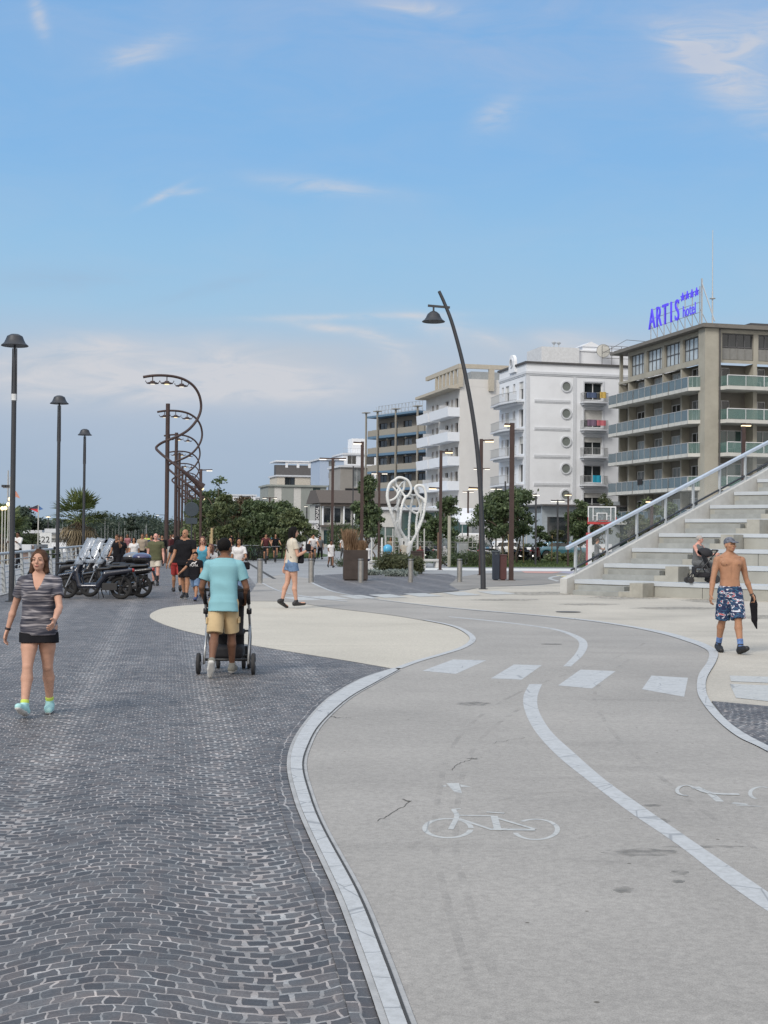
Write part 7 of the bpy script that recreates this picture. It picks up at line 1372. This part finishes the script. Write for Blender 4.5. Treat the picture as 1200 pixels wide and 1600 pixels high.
# --- bare-chested man
g = gp(1140, 1021)
r3, J3, tp3, hp3 = person('bare-chested man in a cap and printed blue swim shorts near the stepped seating', None, g, F+.12, 1.70, False, SK_t, ('cap', mat('patterned_cap', (.11, .12, .15), .8, var=.8, scale=30)), None, dict(kind='swim_shorts', m=printed('printed_swim_cloth'), len=.98, flare=.022, waist=.035), dict(m=S_black, sole=S_black, high=.8), (cloth('blue_sock', (.12, .20, .40), .4, 30), .27),
    dict(ll=(17, 3), rl=(-10, 13), fl=16, fr=-8, ra=(6, 15, 10, 3), la=(-8, 17, 14, -2), yaw=12, nod=-6, lean=-2, gripr=.5, gripl=.9), .0075)
for s_n in (-1, 1): q = SDF(tp3(s_n*.055*1.7, .10, .22*1.7)-.05, tp3(s_n*.055*1.7, .14, .22*1.7)+.05, .004); q.ell(tp3(s_n*.056*1.7, .0715*1.7, .222*1.7), (.012, .005, .010), .001); q.mesh('nipple', mat('areola', (.16, .07, .05), .6, var=0), r3)
q = MB(); a = J3['lwr']; q.lathe([(.033, -.014), (.033, .014)], (0, 0, 0), 12); o = q.build('watch', M_dark, r3); o.location = a; o.rotation_euler = Vector(J3['lhd']).to_track_quat('Z', 'Y').to_euler()
h0 = r3.matrix_basis; a = J3['lwr']+J3['lhd']*.075; q = SDF((-.12, -.1, -.52), (.12, .1, .08), .008); q.cap((0, 0, .05), (0, 0, -.08), .032, .05, .01, sq=(1.1, .6, 1)); q.cap((0, 0, -.08), (.01, 0, -.30), .058, .05, .02, sq=(1, .55, 1)); q.cap((.01, 0, -.30), (.05, 0, -.44), .045, .015, .02, sq=(1, .5, 1)); q.ripple(.005, 25, 20, 12); o = q.mesh('carried_shirt', W_black); c, s_ = cos(r3.rotation_euler.z), sin(r3.rotation_euler.z)
o.location = (r3.location.x+a[0]*c-a[1]*s_, r3.location.y+a[0]*s_+a[1]*c, r3.location.z+a[2]); o.rotation_euler = (0, 0, r3.rotation_euler.z+pi); tag(o, 'black garment dangling from the hand of the bare-chested man', 'clothing')
# --- woman in denim shorts
g = gp(455, 951)
r4, J4, tp4, hp4 = person('dark-haired woman in a cream t-shirt and denim shorts with a black shoulder bag', None, g, -1.15, 1.79, True, SK_f, ('bob', H_bk), dict(m=W_cream, sleeve=.5, hem=-.01), dict(kind='shorts', m=W_denim, len=.36, flare=.014, waist=.06, name='shorts'), dict(m=S_black, sandal=1, high=.1), None,
    dict(ll=(-9, 8), rl=(7, 2), fr=4, fl=-30, ra=(12, 5, 105, 4), la=(-10, 10, 4), yaw=-6, nod=2), .0095)
q = MB(); q.tube([tuple(tp4(-.10*1.79, -.02, .28*1.79)), tuple(tp4(-.03, .09*1.79*.9, .22*1.79)), tuple(tp4(.09*1.79, .10, .05*1.79))], .014, 6); q.tube([tuple(tp4(-.10*1.79, -.02, .28*1.79)), tuple(tp4(-.03, -.085*1.79, .20*1.79)), tuple(tp4(.085*1.79, -.07, .06*1.79))], .014, 6)
c, s_ = cos(r4.rotation_euler.z), sin(r4.rotation_euler.z); o = q.build('bag_strap', M_dark); bag = empty('shoulder_bag', r4.location, r4.rotation_euler.z, 'black shoulder bag worn by the woman in denim shorts', 'bag'); o.parent = bag; q = SDF((-.4, -.2, .7), (.4, .5, 1.5), .012); cc = tp4(.10, .17, .055*1.79); q.rbox(cc, (.10, .055, .11), .04, .01, Rz(.3)); q.ripple(.004, 20, 20, 18); q.mesh('pouch', W_black, bag)
q = SDF((-.4, -.1, 1.0), (.5, .7, 1.7), .012); cc = J4['rwr']+np.array((0, .02, .06)); q.rbox(cc, (.05, .06, .09), .03, .01); o = q.mesh('dark_jacket', W_black); o.location = r4.location; o.rotation_euler = r4.rotation_euler; tag(o, 'dark folded jacket held up by the woman in denim shorts', 'clothing')
# --- people in the middle distance
MR = .0125
def walker(px, py, H, label, heading=F, **k):
    k.setdefault('res', MR); return person(label, k.pop('group', None), gp(px, py), heading, H, **k)
tee = lambda m, **k: dict(m=m, **k)
walker(243, 915, 1.70, 'bald man in an olive t-shirt and pale shorts walking towards us', sk=SK_p, hair=('bald', None), top=tee(W_olive, hem=-.06, loose=1), bottom=dict(kind='shorts', m=W_pale, len=.72, flare=.018), shoes=dict(m=S_black), socks=(W_black, .1), fat=1.16, pose=dict(yaw=15, ll=(10, 6), rl=(-6, 6), la=(4, 8, 16), ra=(2, 8, 12)))
walker(289, 936, 1.79, 'tall man in a black polo shirt and black shorts walking with the family', F-.15, sk=SK_t, hair=('bald', None), top=tee(W_black, hem=-.07, collar=1, sleeve=.6), bottom=dict(kind='shorts', m=W_black, len=.95, flare=.02), shoes=dict(m=S_black, sole=S_white), fat=1.14, pose=dict(yaw=-14, ll=(12, 4), rl=(-8, 10), ra=(8, 14, 14), la=(12, 10, 40, 20)))
walker(316, 934, 1.64, 'auburn-haired woman in a sky blue top beside the man in black polo', F-.1, fem=True, sk=SK_f, hair=('long', H_bl), top=tee(W_blue, neck='tank', sleeve=0, hem=-.04), bottom=dict(kind='jeans', m=W_denim, len=1.9, flare=.006), shoes=dict(m=S_black), pose=dict(la=(30, 8, 60), yaw=5))
rb, Jb, tpb, hpb = walker(305, 939, 1.23, 'boy in a black t-shirt with a white logo, holding the family together', F-.2, sk=SK_t, hair=('short', H_bk), top=tee(W_black, hem=-.10, sleeve=.7, loose=1), bottom=dict(kind='shorts', m=W_denim, len=.95, flare=.015), shoes=dict(m=S_blue), pose=dict(ra=(34, 28, 12), la=(8, 8, 16), yaw=14), headscale=1.22, fat=1.1)
o = text_mesh('shirt_logo', 'PUMA', .085, W_white, rb, .002, None, (0, 0, 0)); pz = tpb(.0, .098*1.23, .175*1.23); o.location = pz; o.rotation_euler = (pi/2, 0, pi)
q = MB(); q.prism_ax([(-.075, .02), (-.03, .045), (.02, .04), (.06, .075), (.085, .07), (.05, .03), (.03, 0), (-.02, .02), (-.06, -.01)], -.002, .002, 'y'); o = q.build('shirt_emblem', W_white, rb); o.location = tuple(np.array(pz)+np.array((-.0, .002, .065))); o.rotation_euler = (0, 0, pi)
rg_, Jg, tpg, hpg = walker(329, 933, 1.43, 'girl in a white t-shirt with a dark print, right of the woman in blue', F-.1, fem=True, sk=SK_t, hair=('long', H_bl), top=tee(W_white, sleeve=.7, hem=-.05), bottom=dict(kind='shorts', m=W_denim, len=.5), shoes=dict(m=S_black), pose=dict(yaw=-20, nod=-8, la=(10, 14, 10), ra=(10, 18, 10)), headscale=1.1)
q = SDF((-.1, -.02, -.1), (.1, .03, .1), .008); q.ell((0, 0, .035), (.03, .012, .03), .01); q.cap((0, 0, .01), (.0, 0, -.05), .012, .018, .01); q.cap((-.03, 0, .05), (.035, 0, .055), .014, .01, .01); o = q.mesh('shirt_print', W_black, rg_); o.location = tpg(0, .078*1.43, .185*1.43)
walker(373, 925, 1.60, 'long-haired woman in a white t-shirt carrying a black handbag', F-.15, fem=True, sk=SK_t, hair=('long', H_bk), top=tee(W_white, sleeve=.62, hem=-.02, loose=1), bottom=dict(kind='jeans', m=W_denim, len=1.9, flare=.008), shoes=dict(m=S_black), pose=dict(la=(14, 16, 60, 20), ra=(8, 12, 20), yaw=20))
hb = empty('handbag', at(382.5, 883, depth_of(373, 925)-.25), 0, 'black handbag on the arm of the woman in the white t-shirt', 'bag'); q = SDF((-.3, -.15, -.2), (.3, .15, .25), .012); q.rbox((0, 0, -.02), (.15, .05, .11), .04, .01, Rz(.1)); q.mesh('bag_body', W_black, hb); q = MB(); q.tube([(-.1, 0, .05), (-.07, 0, .20), (.07, 0, .20), (.1, 0, .05)], .010, 6); q.build('handle', M_dark, hb)
walker(360, 918, 1.62, 'dark-haired woman half hidden between the pushchair man and the woman with the handbag', F, fem=True, sk=SK_t, hair=('long', H_bk), top=tee(W_grey), bottom=dict(kind='jeans', m=W_denim, len=1.9), shoes=dict(m=S_black), pose=dict(yaw=-15))
walker(276, 925, 1.63, 'person in a black t-shirt and red trousers left of the man in black polo', .2, fem=True, sk=SK_t, hair=('long', H_bk), top=tee(W_black, hem=-.02), bottom=dict(kind='trousers', m=W_red, len=.9, flare=.01), shoes=dict(m=S_black), pose=dict(la=(5, 14, 10)))
walker(284, 905, 1.66, 'dark-haired man seen over the shoulder of the man in black polo', F, hair=('short', H_bk), sk=SK_t, top=tee(W_navy), bottom=dict(kind='trousers', m=W_black, len=1.9), shoes=dict(m=S_black))
FR = .019
walker(222, 888, 1.71, 'man in a beige jumper and black trousers behind the olive t-shirt man', F+.1, sk=SK_t, hair=('short', H_br), top=tee(W_beige, sleeve=1.85), bottom=dict(kind='trousers', m=W_black, len=1.75, flare=.016), shoes=dict(m=S_black, sole=S_white), res=FR, pose=dict(yaw=-10, ra=(20, 8, 30)))
for px, py, H, lab, k in [
    (183, 905, 1.66, 'dark-clothed person with an arm raised behind the scooter top case, left of two', dict(sk=SK_t, hair=('short', H_br), top=tee(W_black), bottom=dict(kind='trousers', m=W_black, len=1.9), pose=dict(la=(60, 20, 70), ra=(10, 8, 20)))),
    (189, 902, 1.60, 'long-haired person in black directly behind the scooter top case, right of two', dict(fem=True, sk=SK_t, hair=('long', H_br), top=tee(W_black), bottom=dict(kind='trousers', m=W_black, len=1.9))),
    (209, 898, 1.55, 'black-haired girl in a white top left of the man in the beige jumper', dict(fem=True, sk=SK_t, hair=('long', H_bk), top=tee(W_white), bottom=dict(kind='trousers', m=W_black, len=1.8))),
    (229, 880, 1.72, 'distant person in a neon yellow t-shirt', dict(sk=SK_t, hair=('short', H_br), top=tee(W_yel), bottom=dict(kind='shorts', m=W_navy, len=.8))),
    (236, 887, 1.66, 'person in navy partly hidden behind the olive t-shirt man', dict(sk=SK_t, hair=('short', H_bk), top=tee(W_navy), bottom=dict(kind='trousers', m=W_navy, len=1.9))),
    (253, 884, 1.66, 'dark-clothed person just left of the nearest spiral lamp post', dict(sk=SK_t, hair=('short', H_bk), top=tee(W_black, sleeve=1.6), bottom=dict(kind='trousers', m=W_black, len=1.9))),
    (267, 880, 1.68, 'person in maroon just right of the nearest spiral lamp post', dict(sk=SK_t, hair=('short', H_br), top=tee(W_maroon), bottom=dict(kind='trousers', m=W_grey, len=1.9))),
    (270, 868, 1.70, 'tiny distant person in white under the spiral lamps', dict(sk=SK_t, hair=('short', H_br), top=tee(W_white), bottom=dict(kind='shorts', m=W_navy, len=.8))),
    (199, 872, 1.68, 'tiny distant person in pink behind the girl in the white top', dict(fem=True, sk=SK_t, hair=('long', H_br), top=tee(W_pink), bottom=dict(kind='shorts', m=W_pale, len=.5))),
    (248, 870, 1.70, 'tiny distant person in grey beyond the spiral lamp', dict(sk=SK_t, hair=('short', H_bk), top=tee(W_grey), bottom=dict(kind='shorts', m=W_black, len=.8))),
    (28, 888, 1.75, 'dark-haired person in a white shirt and black trousers beyond the quay railing', dict(sk=SK_d, hair=('short', H_bk), top=tee(W_white, sleeve=1.6), bottom=dict(kind='trousers', m=W_black, len=1.9), pose=dict(ra=(30, 5, 80), la=(30, 5, 80)))),
    (361, 868, 1.65, 'distant dark-haired person by the parked bicycles', dict(fem=True, sk=SK_t, hair=('long', H_br), top=tee(W_pink), bottom=dict(kind='shorts', m=W_navy, len=.8))),
    (517, 887, 1.45, 'woman in a short white dress walking across the square', dict(fem=True, sk=SK_d, hair=('short', H_bk), top=tee(W_white, name='dress', hem=-.15, flare=.02, loose=1), bottom=None, pose=dict(ra=(20, 10, 60)))),
    (487, 878, 1.70, 'distant person in white with a dark bag left of the woman in the white dress', dict(sk=SK_t, hair=('short', H_bk), top=tee(W_white), bottom=dict(kind='shorts', m=W_navy, len=.8))),
    (468, 873, 1.60, 'distant child-sized person in maroon trousers near the kiosk', dict(sk=SK_t, hair=('short', H_bk), top=tee(W_white), bottom=dict(kind='trousers', m=W_maroon, len=1.8))),
    (500, 874, 1.66, 'distant person in dark clothes on the square, left of the white dress', dict(sk=SK_t, hair=('short', H_bk), top=tee(W_grey), bottom=dict(kind='trousers', m=W_black, len=1.8))),
    (536, 874, 1.66, 'distant person in pale grey right of the white dress', dict(sk=SK_t, hair=('short', H_gr), top=tee(W_white), bottom=dict(kind='trousers', m=W_grey, len=1.8))),
    (610, 876, 1.62, 'person in brown standing behind the blue balloon', dict(fem=True, sk=SK_t, hair=('long', H_br), top=tee(W_beige), bottom=dict(kind='shorts', m=W_black, len=.8))),
    (656, 892, 1.25, 'person in maroon leaning by the brown litter bin', dict(sk=SK_t, hair=('short', H_bk), top=tee(W_maroon, sleeve=1.5), bottom=dict(kind='trousers', m=W_maroon, len=1.9))),
    (932, 893, 1.66, 'grey-clothed player behind the handrail glass under the backboard', dict(sk=SK_t, hair=('short', H_br), top=tee(W_grey, sleeve=.8), bottom=dict(kind='trousers', m=W_grey, len=1.9), pose=dict(ra=(50, 5, 30), la=(50, 5, 30)), heading=-pi/2))]:
    hd = k.pop('heading', F+random.Random(px).uniform(-.5, .5)); walker(px, py, H, lab, hd, res=FR if py < 895 else MR, shoes=dict(m=S_black), **k)
# seated ones
def seated(px, py, H, label, heading, seat, base=None, **k):
    loc = base if base is not None else gp(px, py); pose = dict(sit=True, seat=seat, ll=(84, 84), rl=(84, 84), la=(24, 6, 50), ra=(24, 6, 50), fl=0, fr=0, lean=6); pose.update(k.pop('pose', {})); return person(label, None, loc, heading, H, pose=pose, res=k.pop('res', .016), shoes=dict(m=S_black), **k)
seated(573, 891, 1.62, 'brown-haired person in white sitting on the bench by the planter', 0.3, .47, sk=SK_t, hair=('long', H_br), top=tee(W_white, loose=1), bottom=dict(kind='trousers', m=W_navy, len=1.8), fem=True)
seated(631, 886, 1.66, 'dark-haired person sitting by the foot of the sculpture in a pale top', 0.0, .60, sk=SK_t, hair=('bob', H_bk), top=tee(W_cream), bottom=dict(kind='trousers', m=W_grey, len=1.8), fem=True)
P_, xx, yy = on_seat(1093, 0)
seated(0, 0, 1.66, 'grey-haired person in grey and pink sitting on the steps behind the pushchair', F+.75, .50, base=P_+Vector((0.05, .55, -.02)), sk=SK_p, hair=('short', H_gr), top=dict(m=W_grey, sleeve=0, hem=-.02), bottom=dict(kind='trousers', m=W_grey, len=1.85), pose=dict(la=(34, 8, 60), ra=(34, 8, 50), yaw=40), res=.011)
P_, xx, yy = on_seat(1093, 0)
pushchair(P_+Vector((-.02, -.28, 0)), pi/2+.08, 'black pushchair parked on the first step of the seating', .90, True)
q = MB(); z_ = ht(606, 858, 66); bl_ = empty('balloon', at(606, 838, 66).xy.to_3d(), 0, 'round light blue balloon in front of the sculpture', 'balloon'); q.lathe([(.01, -.27), (.10, -.23), (.19, -.14), (.235, 0), (.20, .13), (.11, .21), (.01, .235)], (0, 0, z_), 20); q.build('envelope', mat('balloon_blue', (.08, .36, .58), .25, var=.05), bl_, True); q = MB(); q.tube([(0, 0, .5), (0, 0, z_-.26)], .006, 4); q.build('string', C_slab, bl_)
# ================================================================ VEHICLES
M_scb = mat('dark_blue_bodywork', (.010, .014, .028), .22, .2, var=.1, coat=1); M_sck = mat('black_bodywork', (.010, .010, .012), .3, var=.1, coat=.6); M_plas = mat('black_plastic', (.018, .018, .02), .6); M_tyre = mat('tyre', (.016, .016, .017), .85); M_rim = mat('dark_rim', (.05, .05, .052), .4, .6); M_chrome = mat('chrome', (.6, .6, .6), .2, 1.0, var=0); M_wind = mat('windshield', (.45, .50, .57), .10, var=.35, scale=5, alpha=.42, spec=.9); M_red = mat('red_lens', (.35, .02, .02), .3, var=0); M_seat = mat('seat_vinyl', (.014, .014, .015), .5)
def scooter(label, loc, heading, body, topcase=None, shield=True, detail=True, group='parked scooters and motorcycles'):
    # local +x is forward, wheelbase 1.45
    r_ = empty('parked_scooter', loc, heading, label, 'scooter', group); res = .014 if detail else .03
    for x, nm in ((.78, 'front_wheel'), (-.68, 'rear_wheel')):
        w = MB(); R_ = .305; w.tube([(x+(R_-.052)*cos(t*pi/14), 0, R_+(R_-.052)*sin(t*pi/14)) for t in range(28)], .052, 10, closed=True); o = smooth_auto(w.build(nm, M_tyre, r_)); h = MB()
        for i in range(5): a = i*2*pi/5; h.bar((x, 0, R_), (x+(R_-.07)*cos(a), 0, R_+(R_-.07)*sin(a)), .05, .035, (0, 1, 0))
        h.lathe([(.045, -.06), (.045, .06)], (x, 0, R_), 12, 'y'); h.tube([(x+(R_-.065)*cos(t*pi/12), 0, R_+(R_-.065)*sin(t*pi/12)) for t in range(24)], .014, 6, closed=True); h.build('rim', M_rim, o)
    s = SDF((-1.1, -.35, .15), (1.1, .35, 1.15), res); c = s.cap
    for sy in (-1, 1):
        c((-.95, sy*.07, .76), (-.30, sy*.13, .66), .05, .09, .04); c((-.30, sy*.13, .62), (-.12, sy*.13, .40), .08, .07, .04); c((-.12, sy*.13, .34), (.38, sy*.13, .33), .06, .06, .03); c((.40, sy*.13, .36), (.50, sy*.11, .72), .06, .07, .04); c((.50, sy*.10, .72), (.40, sy*.06, .96), .07, .06, .04)
    c((-.85, 0, .74), (-.25, 0, .66), .09, .12, .04, sq=(1, 1.1, 1)); c((.0, 0, .36), (.35, 0, .34), .07, .07, .04); c((.55, 0, .55), (.42, 0, .95), .10, .09, .05); c((.50, 0, .70), (.62, 0, .80), .10, .05, .05)
    s.mesh('bodywork', body, r_)
    s = SDF((.3, -.2, .3), (1.25, .2, .85), res); s.cap((.62, 0, .66), (.98, 0, .60), .045, .035, .03, sq=(1, 1.9, 1)); s.cap((.98, 0, .60), (1.10, 0, .44), .035, .02, .02, sq=(1, 1.9, 1)); s.cap((.62, 0, .66), (.47, 0, .46), .045, .03, .02, sq=(1, 1.9, 1)); s.mesh('front_mudguard', body, r_)
    s = SDF((-1.1, -.25, .6), (.15, .25, 1.0), res); s.cap((-.82, 0, .86), (-.42, 0, .84), .055, .06, .03, sq=(1, 2, .8)); s.cap((-.42, 0, .80), (-.05, 0, .78), .055, .05, .03, sq=(1, 2.2, .8)); s.mesh('seat', M_seat, r_)
    for sy in (-1, 1): m_ = MB(); m_.tube([(.78, sy*.09, .305), (.62, sy*.09, .66)], .022, 8); m_.build('fork_leg', M_chrome, r_)
    m_ = MB(); m_.tube([(.40, 0, .90), (.36, 0, 1.02)], .03, 8); m_.tube([(.30, -.36, 1.05), (.38, -.18, 1.06), (.40, 0, 1.04), (.38, .18, 1.06), (.30, .36, 1.05)], .016, 8); m_.tube([(.30, -.36, 1.05), (.335, -.25, 1.055)], .024, 8); m_.tube([(.30, .36, 1.05), (.335, .25, 1.055)], .024, 8); m_.build('handlebar', M_plas, r_)
    for sy in (-1, 1):
        m_ = MB(); m_.tube([(.37, sy*.22, 1.06), (.38, sy*.33, 1.22)], .008, 5); m_.lathe([(.02, -.02), (.055, 0), (.05, .015)], (.37, sy*.34, 1.25), 10, 'x'); m_.build('mirror', M_plas, r_)
    m_ = MB(); m_.tube([(-.45, -.15, .33), (-.62, -.17, .30), (-1.0, -.18, .40)], [.03, .055, .06], 10); m_.build('exhaust', M_chrome, r_)
    m_ = MB(); m_.box(-.62, -.22, .08, .16, .24, .42); m_.tube([(-.68, .10, .32), (-.80, .12, .62)], .025, 8); m_.tube([(-.68, -.12, .32), (-.78, -.12, .62)], .025, 8); m_.tube([(-.1, .10, .27), (-.16, .22, .02)], .014, 6); m_.tube([(-.1, -.10, .27), (-.16, -.18, .02)], .014, 6); m_.build('engine', M_plas, r_, bevel=.01)
    m_ = MB(); m_.bar((-1.0, 0, .72), (-1.12, 0, .45), .16, .015); m_.box(-1.135, -1.09, -.09, .09, .48, .60); m_.build('plate_holder', M_plas, r_)
    m_ = MB(); m_.lathe([(.01, -1.04), (.045, -1.02), (.05, -.98)], (0, 0, .76), 10, 'x'); m_.build('tail_light', M_red, r_); m_ = MB(); [m_.lathe([(.05, .60), (.03, .655), (.01, .665)], (0, sy*.07, .80), 12, 'x') for sy in (-1, 1)]; m_.build('headlight', mat('headlight_lens', (.55, .57, .6), .1, var=0), r_)
    if shield:
        V = []; ny, nz = 9, 9
        for j in range(nz):
            t = j/(nz-1); z = .90+.70*t; w = .27*(1-.25*t**2) if t < .92 else .19; x0 = .60-.34*t; wr_ = random.Random(label).uniform(.25, .75)
            for i in range(ny): u = (i/(ny-1)-.5)*2; xx_, yy_ = x0-.16*u*u-.45, u*w; V.append((.45+xx_*cos(wr_)-yy_*sin(wr_), xx_*sin(wr_)+yy_*cos(wr_), z-.05*u*u*(1 if j == nz-1 else 0)))
        m_ = MB(); m_.add(V, [(j*ny+i, j*ny+i+1, (j+1)*ny+i+1, (j+1)*ny+i) for j in range(nz-1) for i in range(ny-1)]); o = m_.build('windshield', M_wind, r_, True); md = o.modifiers.new('solid', 'SOLIDIFY'); md.thickness = .006
    if topcase:
        s = SDF((-1.35, -.35, .8), (-.55, .35, 1.3), .014); s.ell((-.98, 0, 1.02), (.26, .27, .13), .02); s.rbox((-.98, 0, .99), (.20, .22, .06), .05, .05); s.plane((0, 0, 1), 1.04); o = s.mesh('top_case', M_plas, r_); s = SDF((-1.35, -.35, .8), (-.55, .35, 1.35), .014); s.ell((-.98, 0, 1.05), (.27, .28, .14), .02); s.plane((0, 0, -1), -1.045); s.mesh('lid', topcase, o); m_ = MB(); m_.box(-1.1, -.8, -.1, .1, .86, .93); m_.build('rack', M_plas, r_)
    return r_
def sc(px, py, dx=0): g = gp(px, py); return g
g0 = gp(150, 936); HD = pi-.12
scooter('nearest dark blue parked scooter with a tall windshield, beside the walking woman', g0+Vector((-.02, .05, 0)), HD, M_scb, None)
scooter('second parked scooter from the front, poking out behind the nearest dark blue one', g0+Vector((.34, 1.05, 0)), HD-.05, M_sck, None)
scooter('parked scooter with a blue-lidded top case behind two nearer scooters', g0+Vector((-.16, 2.1, 0)), HD+.05, M_sck, mat('indigo_lid', (.03, .03, .10), .2, coat=1))
scooter('parked scooter with a silver-edged top case, farthest of the four with windshields', g0+Vector((-.60, 3.2, 0)), HD, M_sck, mat('silver_lid', (.16, .17, .19), .25, coat=.8))
scooter('black parked scooter half hidden behind the walking woman, without windshield', gp(112, 921)+Vector((-.5, .2, 0)), HD-.3, M_sck, None, False)
scooter('small white parked scooter far behind the windshields', gp(155, 898), HD+.5, mat('white_bodywork', (.5, .5, .52), .3), None, False)
# parked two-wheelers by the hedges
kk = 0
sp_ = [(745, 883), (757, 882), (769, 883), (778, 882), (664, 881), (675, 880), (690, 880), (808, 881), (818, 882), (828, 881), (838, 882)]
labs = ['white parked scooter left of the leaning lamp', 'pale blue parked scooter behind the leaning lamp', 'white parked scooter behind the navy litter bin', 'dark parked scooter behind the maroon litter bin', 'dark parked scooter behind the right end of the bench', 'parked scooter behind the glowing lamp post, left of it', 'parked scooter behind the glowing lamp post, right of it', 'parked motorcycle just right of the tall brown lamp post', 'second parked motorcycle right of the tall brown lamp post', 'third parked motorcycle right of the tall brown lamp post', 'rightmost parked dark motorcycle by the planted bed']
cols = [mat('white_bodywork', (0, 0, 0)), mat('pale_blue_bodywork', (.12, .25, .38), .3), mat('white_bodywork', (0, 0, 0)), M_sck, M_sck, M_scb, mat('white_bodywork', (0, 0, 0)), M_sck, M_sck, M_sck, mat('dark_red_bodywork', (.06, .012, .015), .3)]
for (px, py), lab, c in zip(sp_, labs, cols): p = at(px, 838, 96); scooter(lab, (p.x, p.y+random.uniform(-.5, .5), 0), random.Random(px).uniform(-.5, .5)+(pi/2*.7), c, None, px in (757, 690, 808), False)
def bicycle(col):
    r_ = empty('bicycle', (0, 0, 0))
    for x, nm in ((.52, 'front_wheel'), (-.52, 'rear_wheel')):
        w = MB(); w.tube([(x+.33*cos(t*pi/12), 0, .34+.33*sin(t*pi/12)) for t in range(24)], .018, 6, closed=True)
        for i in range(8): a = i*pi/4; w.bar((x, 0, .34), (x+.32*cos(a), 0, .34+.32*sin(a)), .005, .005)
        w.build(nm, M_tyre, r_)
    f = MB(); [f.tube([a, b], .016, 6) for a, b in (((-.52, 0, .34), (-.15, 0, .30)), ((-.52, 0, .34), (-.22, 0, .78)), ((-.15, 0, .30), (-.24, 0, .86)), ((-.15, 0, .30), (.36, 0, .76)), ((-.22, 0, .78), (.34, 0, .84)), ((.52, 0, .34), (.33, 0, .96)))]; f.build('frame', col, r_)
    f = MB(); f.tube([(.25, -.28, 1.0), (.36, -.1, 1.02), (.36, .1, 1.02), (.25, .28, 1.0)], .013, 6); f.build('handlebar', M_chrome, r_); f = MB(); f.prism([(-.38, -.08), (-.38, .08), (-.12, .03), (-.12, -.03)], .86, .92); f.build('saddle', M_seat, r_); return r_
bks = [bicycle(mat(n, c, .35)) for n, c in (('bike_black', (.02, .02, .022)), ('bike_white', (.5, .5, .5)), ('bike_green', (.05, .12, .08)))]
used = [False]*3; rr = random.Random(2)
for i in range(24):
    px = 333+i*3.1; Y = 88+rr.uniform(-3, 5); k = rr.randrange(3); p = at(px, 838, Y); o = bks[k] if not used[k] else copy_tree(bks[k], (0, 0, 0)); used[k] = True; o.location = (p.x, p.y, 0); o.rotation_euler = (0, 0, rr.uniform(1.0, 2.2)); tag(o, ('black', 'white', 'dark green')[k]+' bicycle in the crowded bike park under the young trees', 'bicycle', ('black', 'white', 'dark green')[k]+' bicycles in the bike park')
for px, py, lab, rl, tp_, hr in [(415, 881, 'bicycle ridden by the cyclist in a dark red top', 'cyclist in a dark red top riding towards us', W_maroon, ('short', H_bk)), (430, 879, 'bicycle ridden by the long-haired cyclist in black', 'long-haired cyclist in a black top riding towards us', W_black, ('long', H_bk)), (427, 866, 'bicycle ridden by the farther cyclist in pale blue', 'farther cyclist in pale blue between the two nearer ones', W_blue, ('short', H_br)), (489, 883, 'bicycle of the distant cyclist with the white shirt', 'distant cyclist in a white shirt near the woman in the white dress', W_white, ('short', H_bk))]:
    g = gp(px, py); o = copy_tree(bks[0], g, -pi/2+.15); tag(o, lab, 'bicycle', 'bicycles being ridden on the square')
    person(rl, None, g, F+.15, 1.66, False, SK_t, hr, dict(m=tp_), dict(kind='shorts', m=W_black, len=.8), dict(m=S_black), None, dict(sit=True, seat=.93, ll=(62, 70), rl=(24, 50), fl=0, fr=0, la=(46, 12, 12), ra=(46, 12, 12), lean=14), .02)
# cars
def car(label, px, Y, heading, col, L=4.2, H_=1.45, van=False):
    p = at(px, 838, Y); r_ = empty('parked_car', (p.x, p.y, 0), heading, label, 'car'); s = SDF((-L/2-.1, -1.0, .1), (L/2+.1, 1.0, H_+.2), .05); s.rbox((0, 0, .60), (L/2-.03, .84, .34), .22, .05)
    if van: s.rbox((-.1, 0, 1.1), (L/2-.25, .80, H_-1.12), .22, .1)
    else: s.rbox((-.25, 0, 1.02), (L*.27, .72, H_-1.06), .26, .35)
    for x in (-L*.31, L*.31):
        for sy in (-1, 1): s.cap((x, sy*.72, .33), (x, sy*1.0, .33), .37, .37, .01, sub=True)
    s.mesh('body', col, r_)
    for x in (-L*.31, L*.31):
        for sy in (-1, 1): w = MB(); w.lathe([(.2, -.1), (.32, -.1), (.33, 0), (.32, .1), (.2, .1)], (x, sy*.76, .33), 20, 'y'); o = w.build('wheel', M_tyre, r_); w = MB(); w.lathe([(.20, -.09), (.03, -.11*sy if sy > 0 else -.11)], (x, sy*.76, .33), 14, 'y'); w.build('rim', M_chrome, o)
    for sy in (-1, 1): w = MB(); hh = H_-.15; w.add([(-L*.30, sy*.80, .92), (L*.20, sy*.80, .92), (L*.10, sy*.735, hh), (-L*.22, sy*.735, hh)], [(0, 1, 2, 3)]); o = w.build('side_window', G_dark, r_); md = o.modifiers.new('s', 'SOLIDIFY'); md.thickness = .02
    for x, sx in ((L/2-.05, 1), (-L/2+.05, -1)): w = MB(); [w.box(x-.04, x+.04, y-.13, y+.13, .62, .75) for y in (-.62, .62)]; w.build('headlight' if sx > 0 else 'tail_light', M_red if sx < 0 else mat('headlight_lens', (0, 0, 0)), r_)
car('teal-blue parked car behind the park lamps', 876, 108, .1, mat('teal_paint', (.04, .12, .16), .25, coat=1)); car('white parked car behind the trees right of the leaning lamp', 797, 106, .1, mat('white_paint', (.6, .6, .6), .3, coat=.5)); car('dark parked car behind the hedge left of the leaning lamp', 722, 124, .15, mat('black_paint', (.02, .022, .026), .25, coat=1), 4.4); car('white van partly behind the leaning lamp', 752, 128, .1, mat('white_paint', (0, 0, 0)), 5.0, 2.1, True)
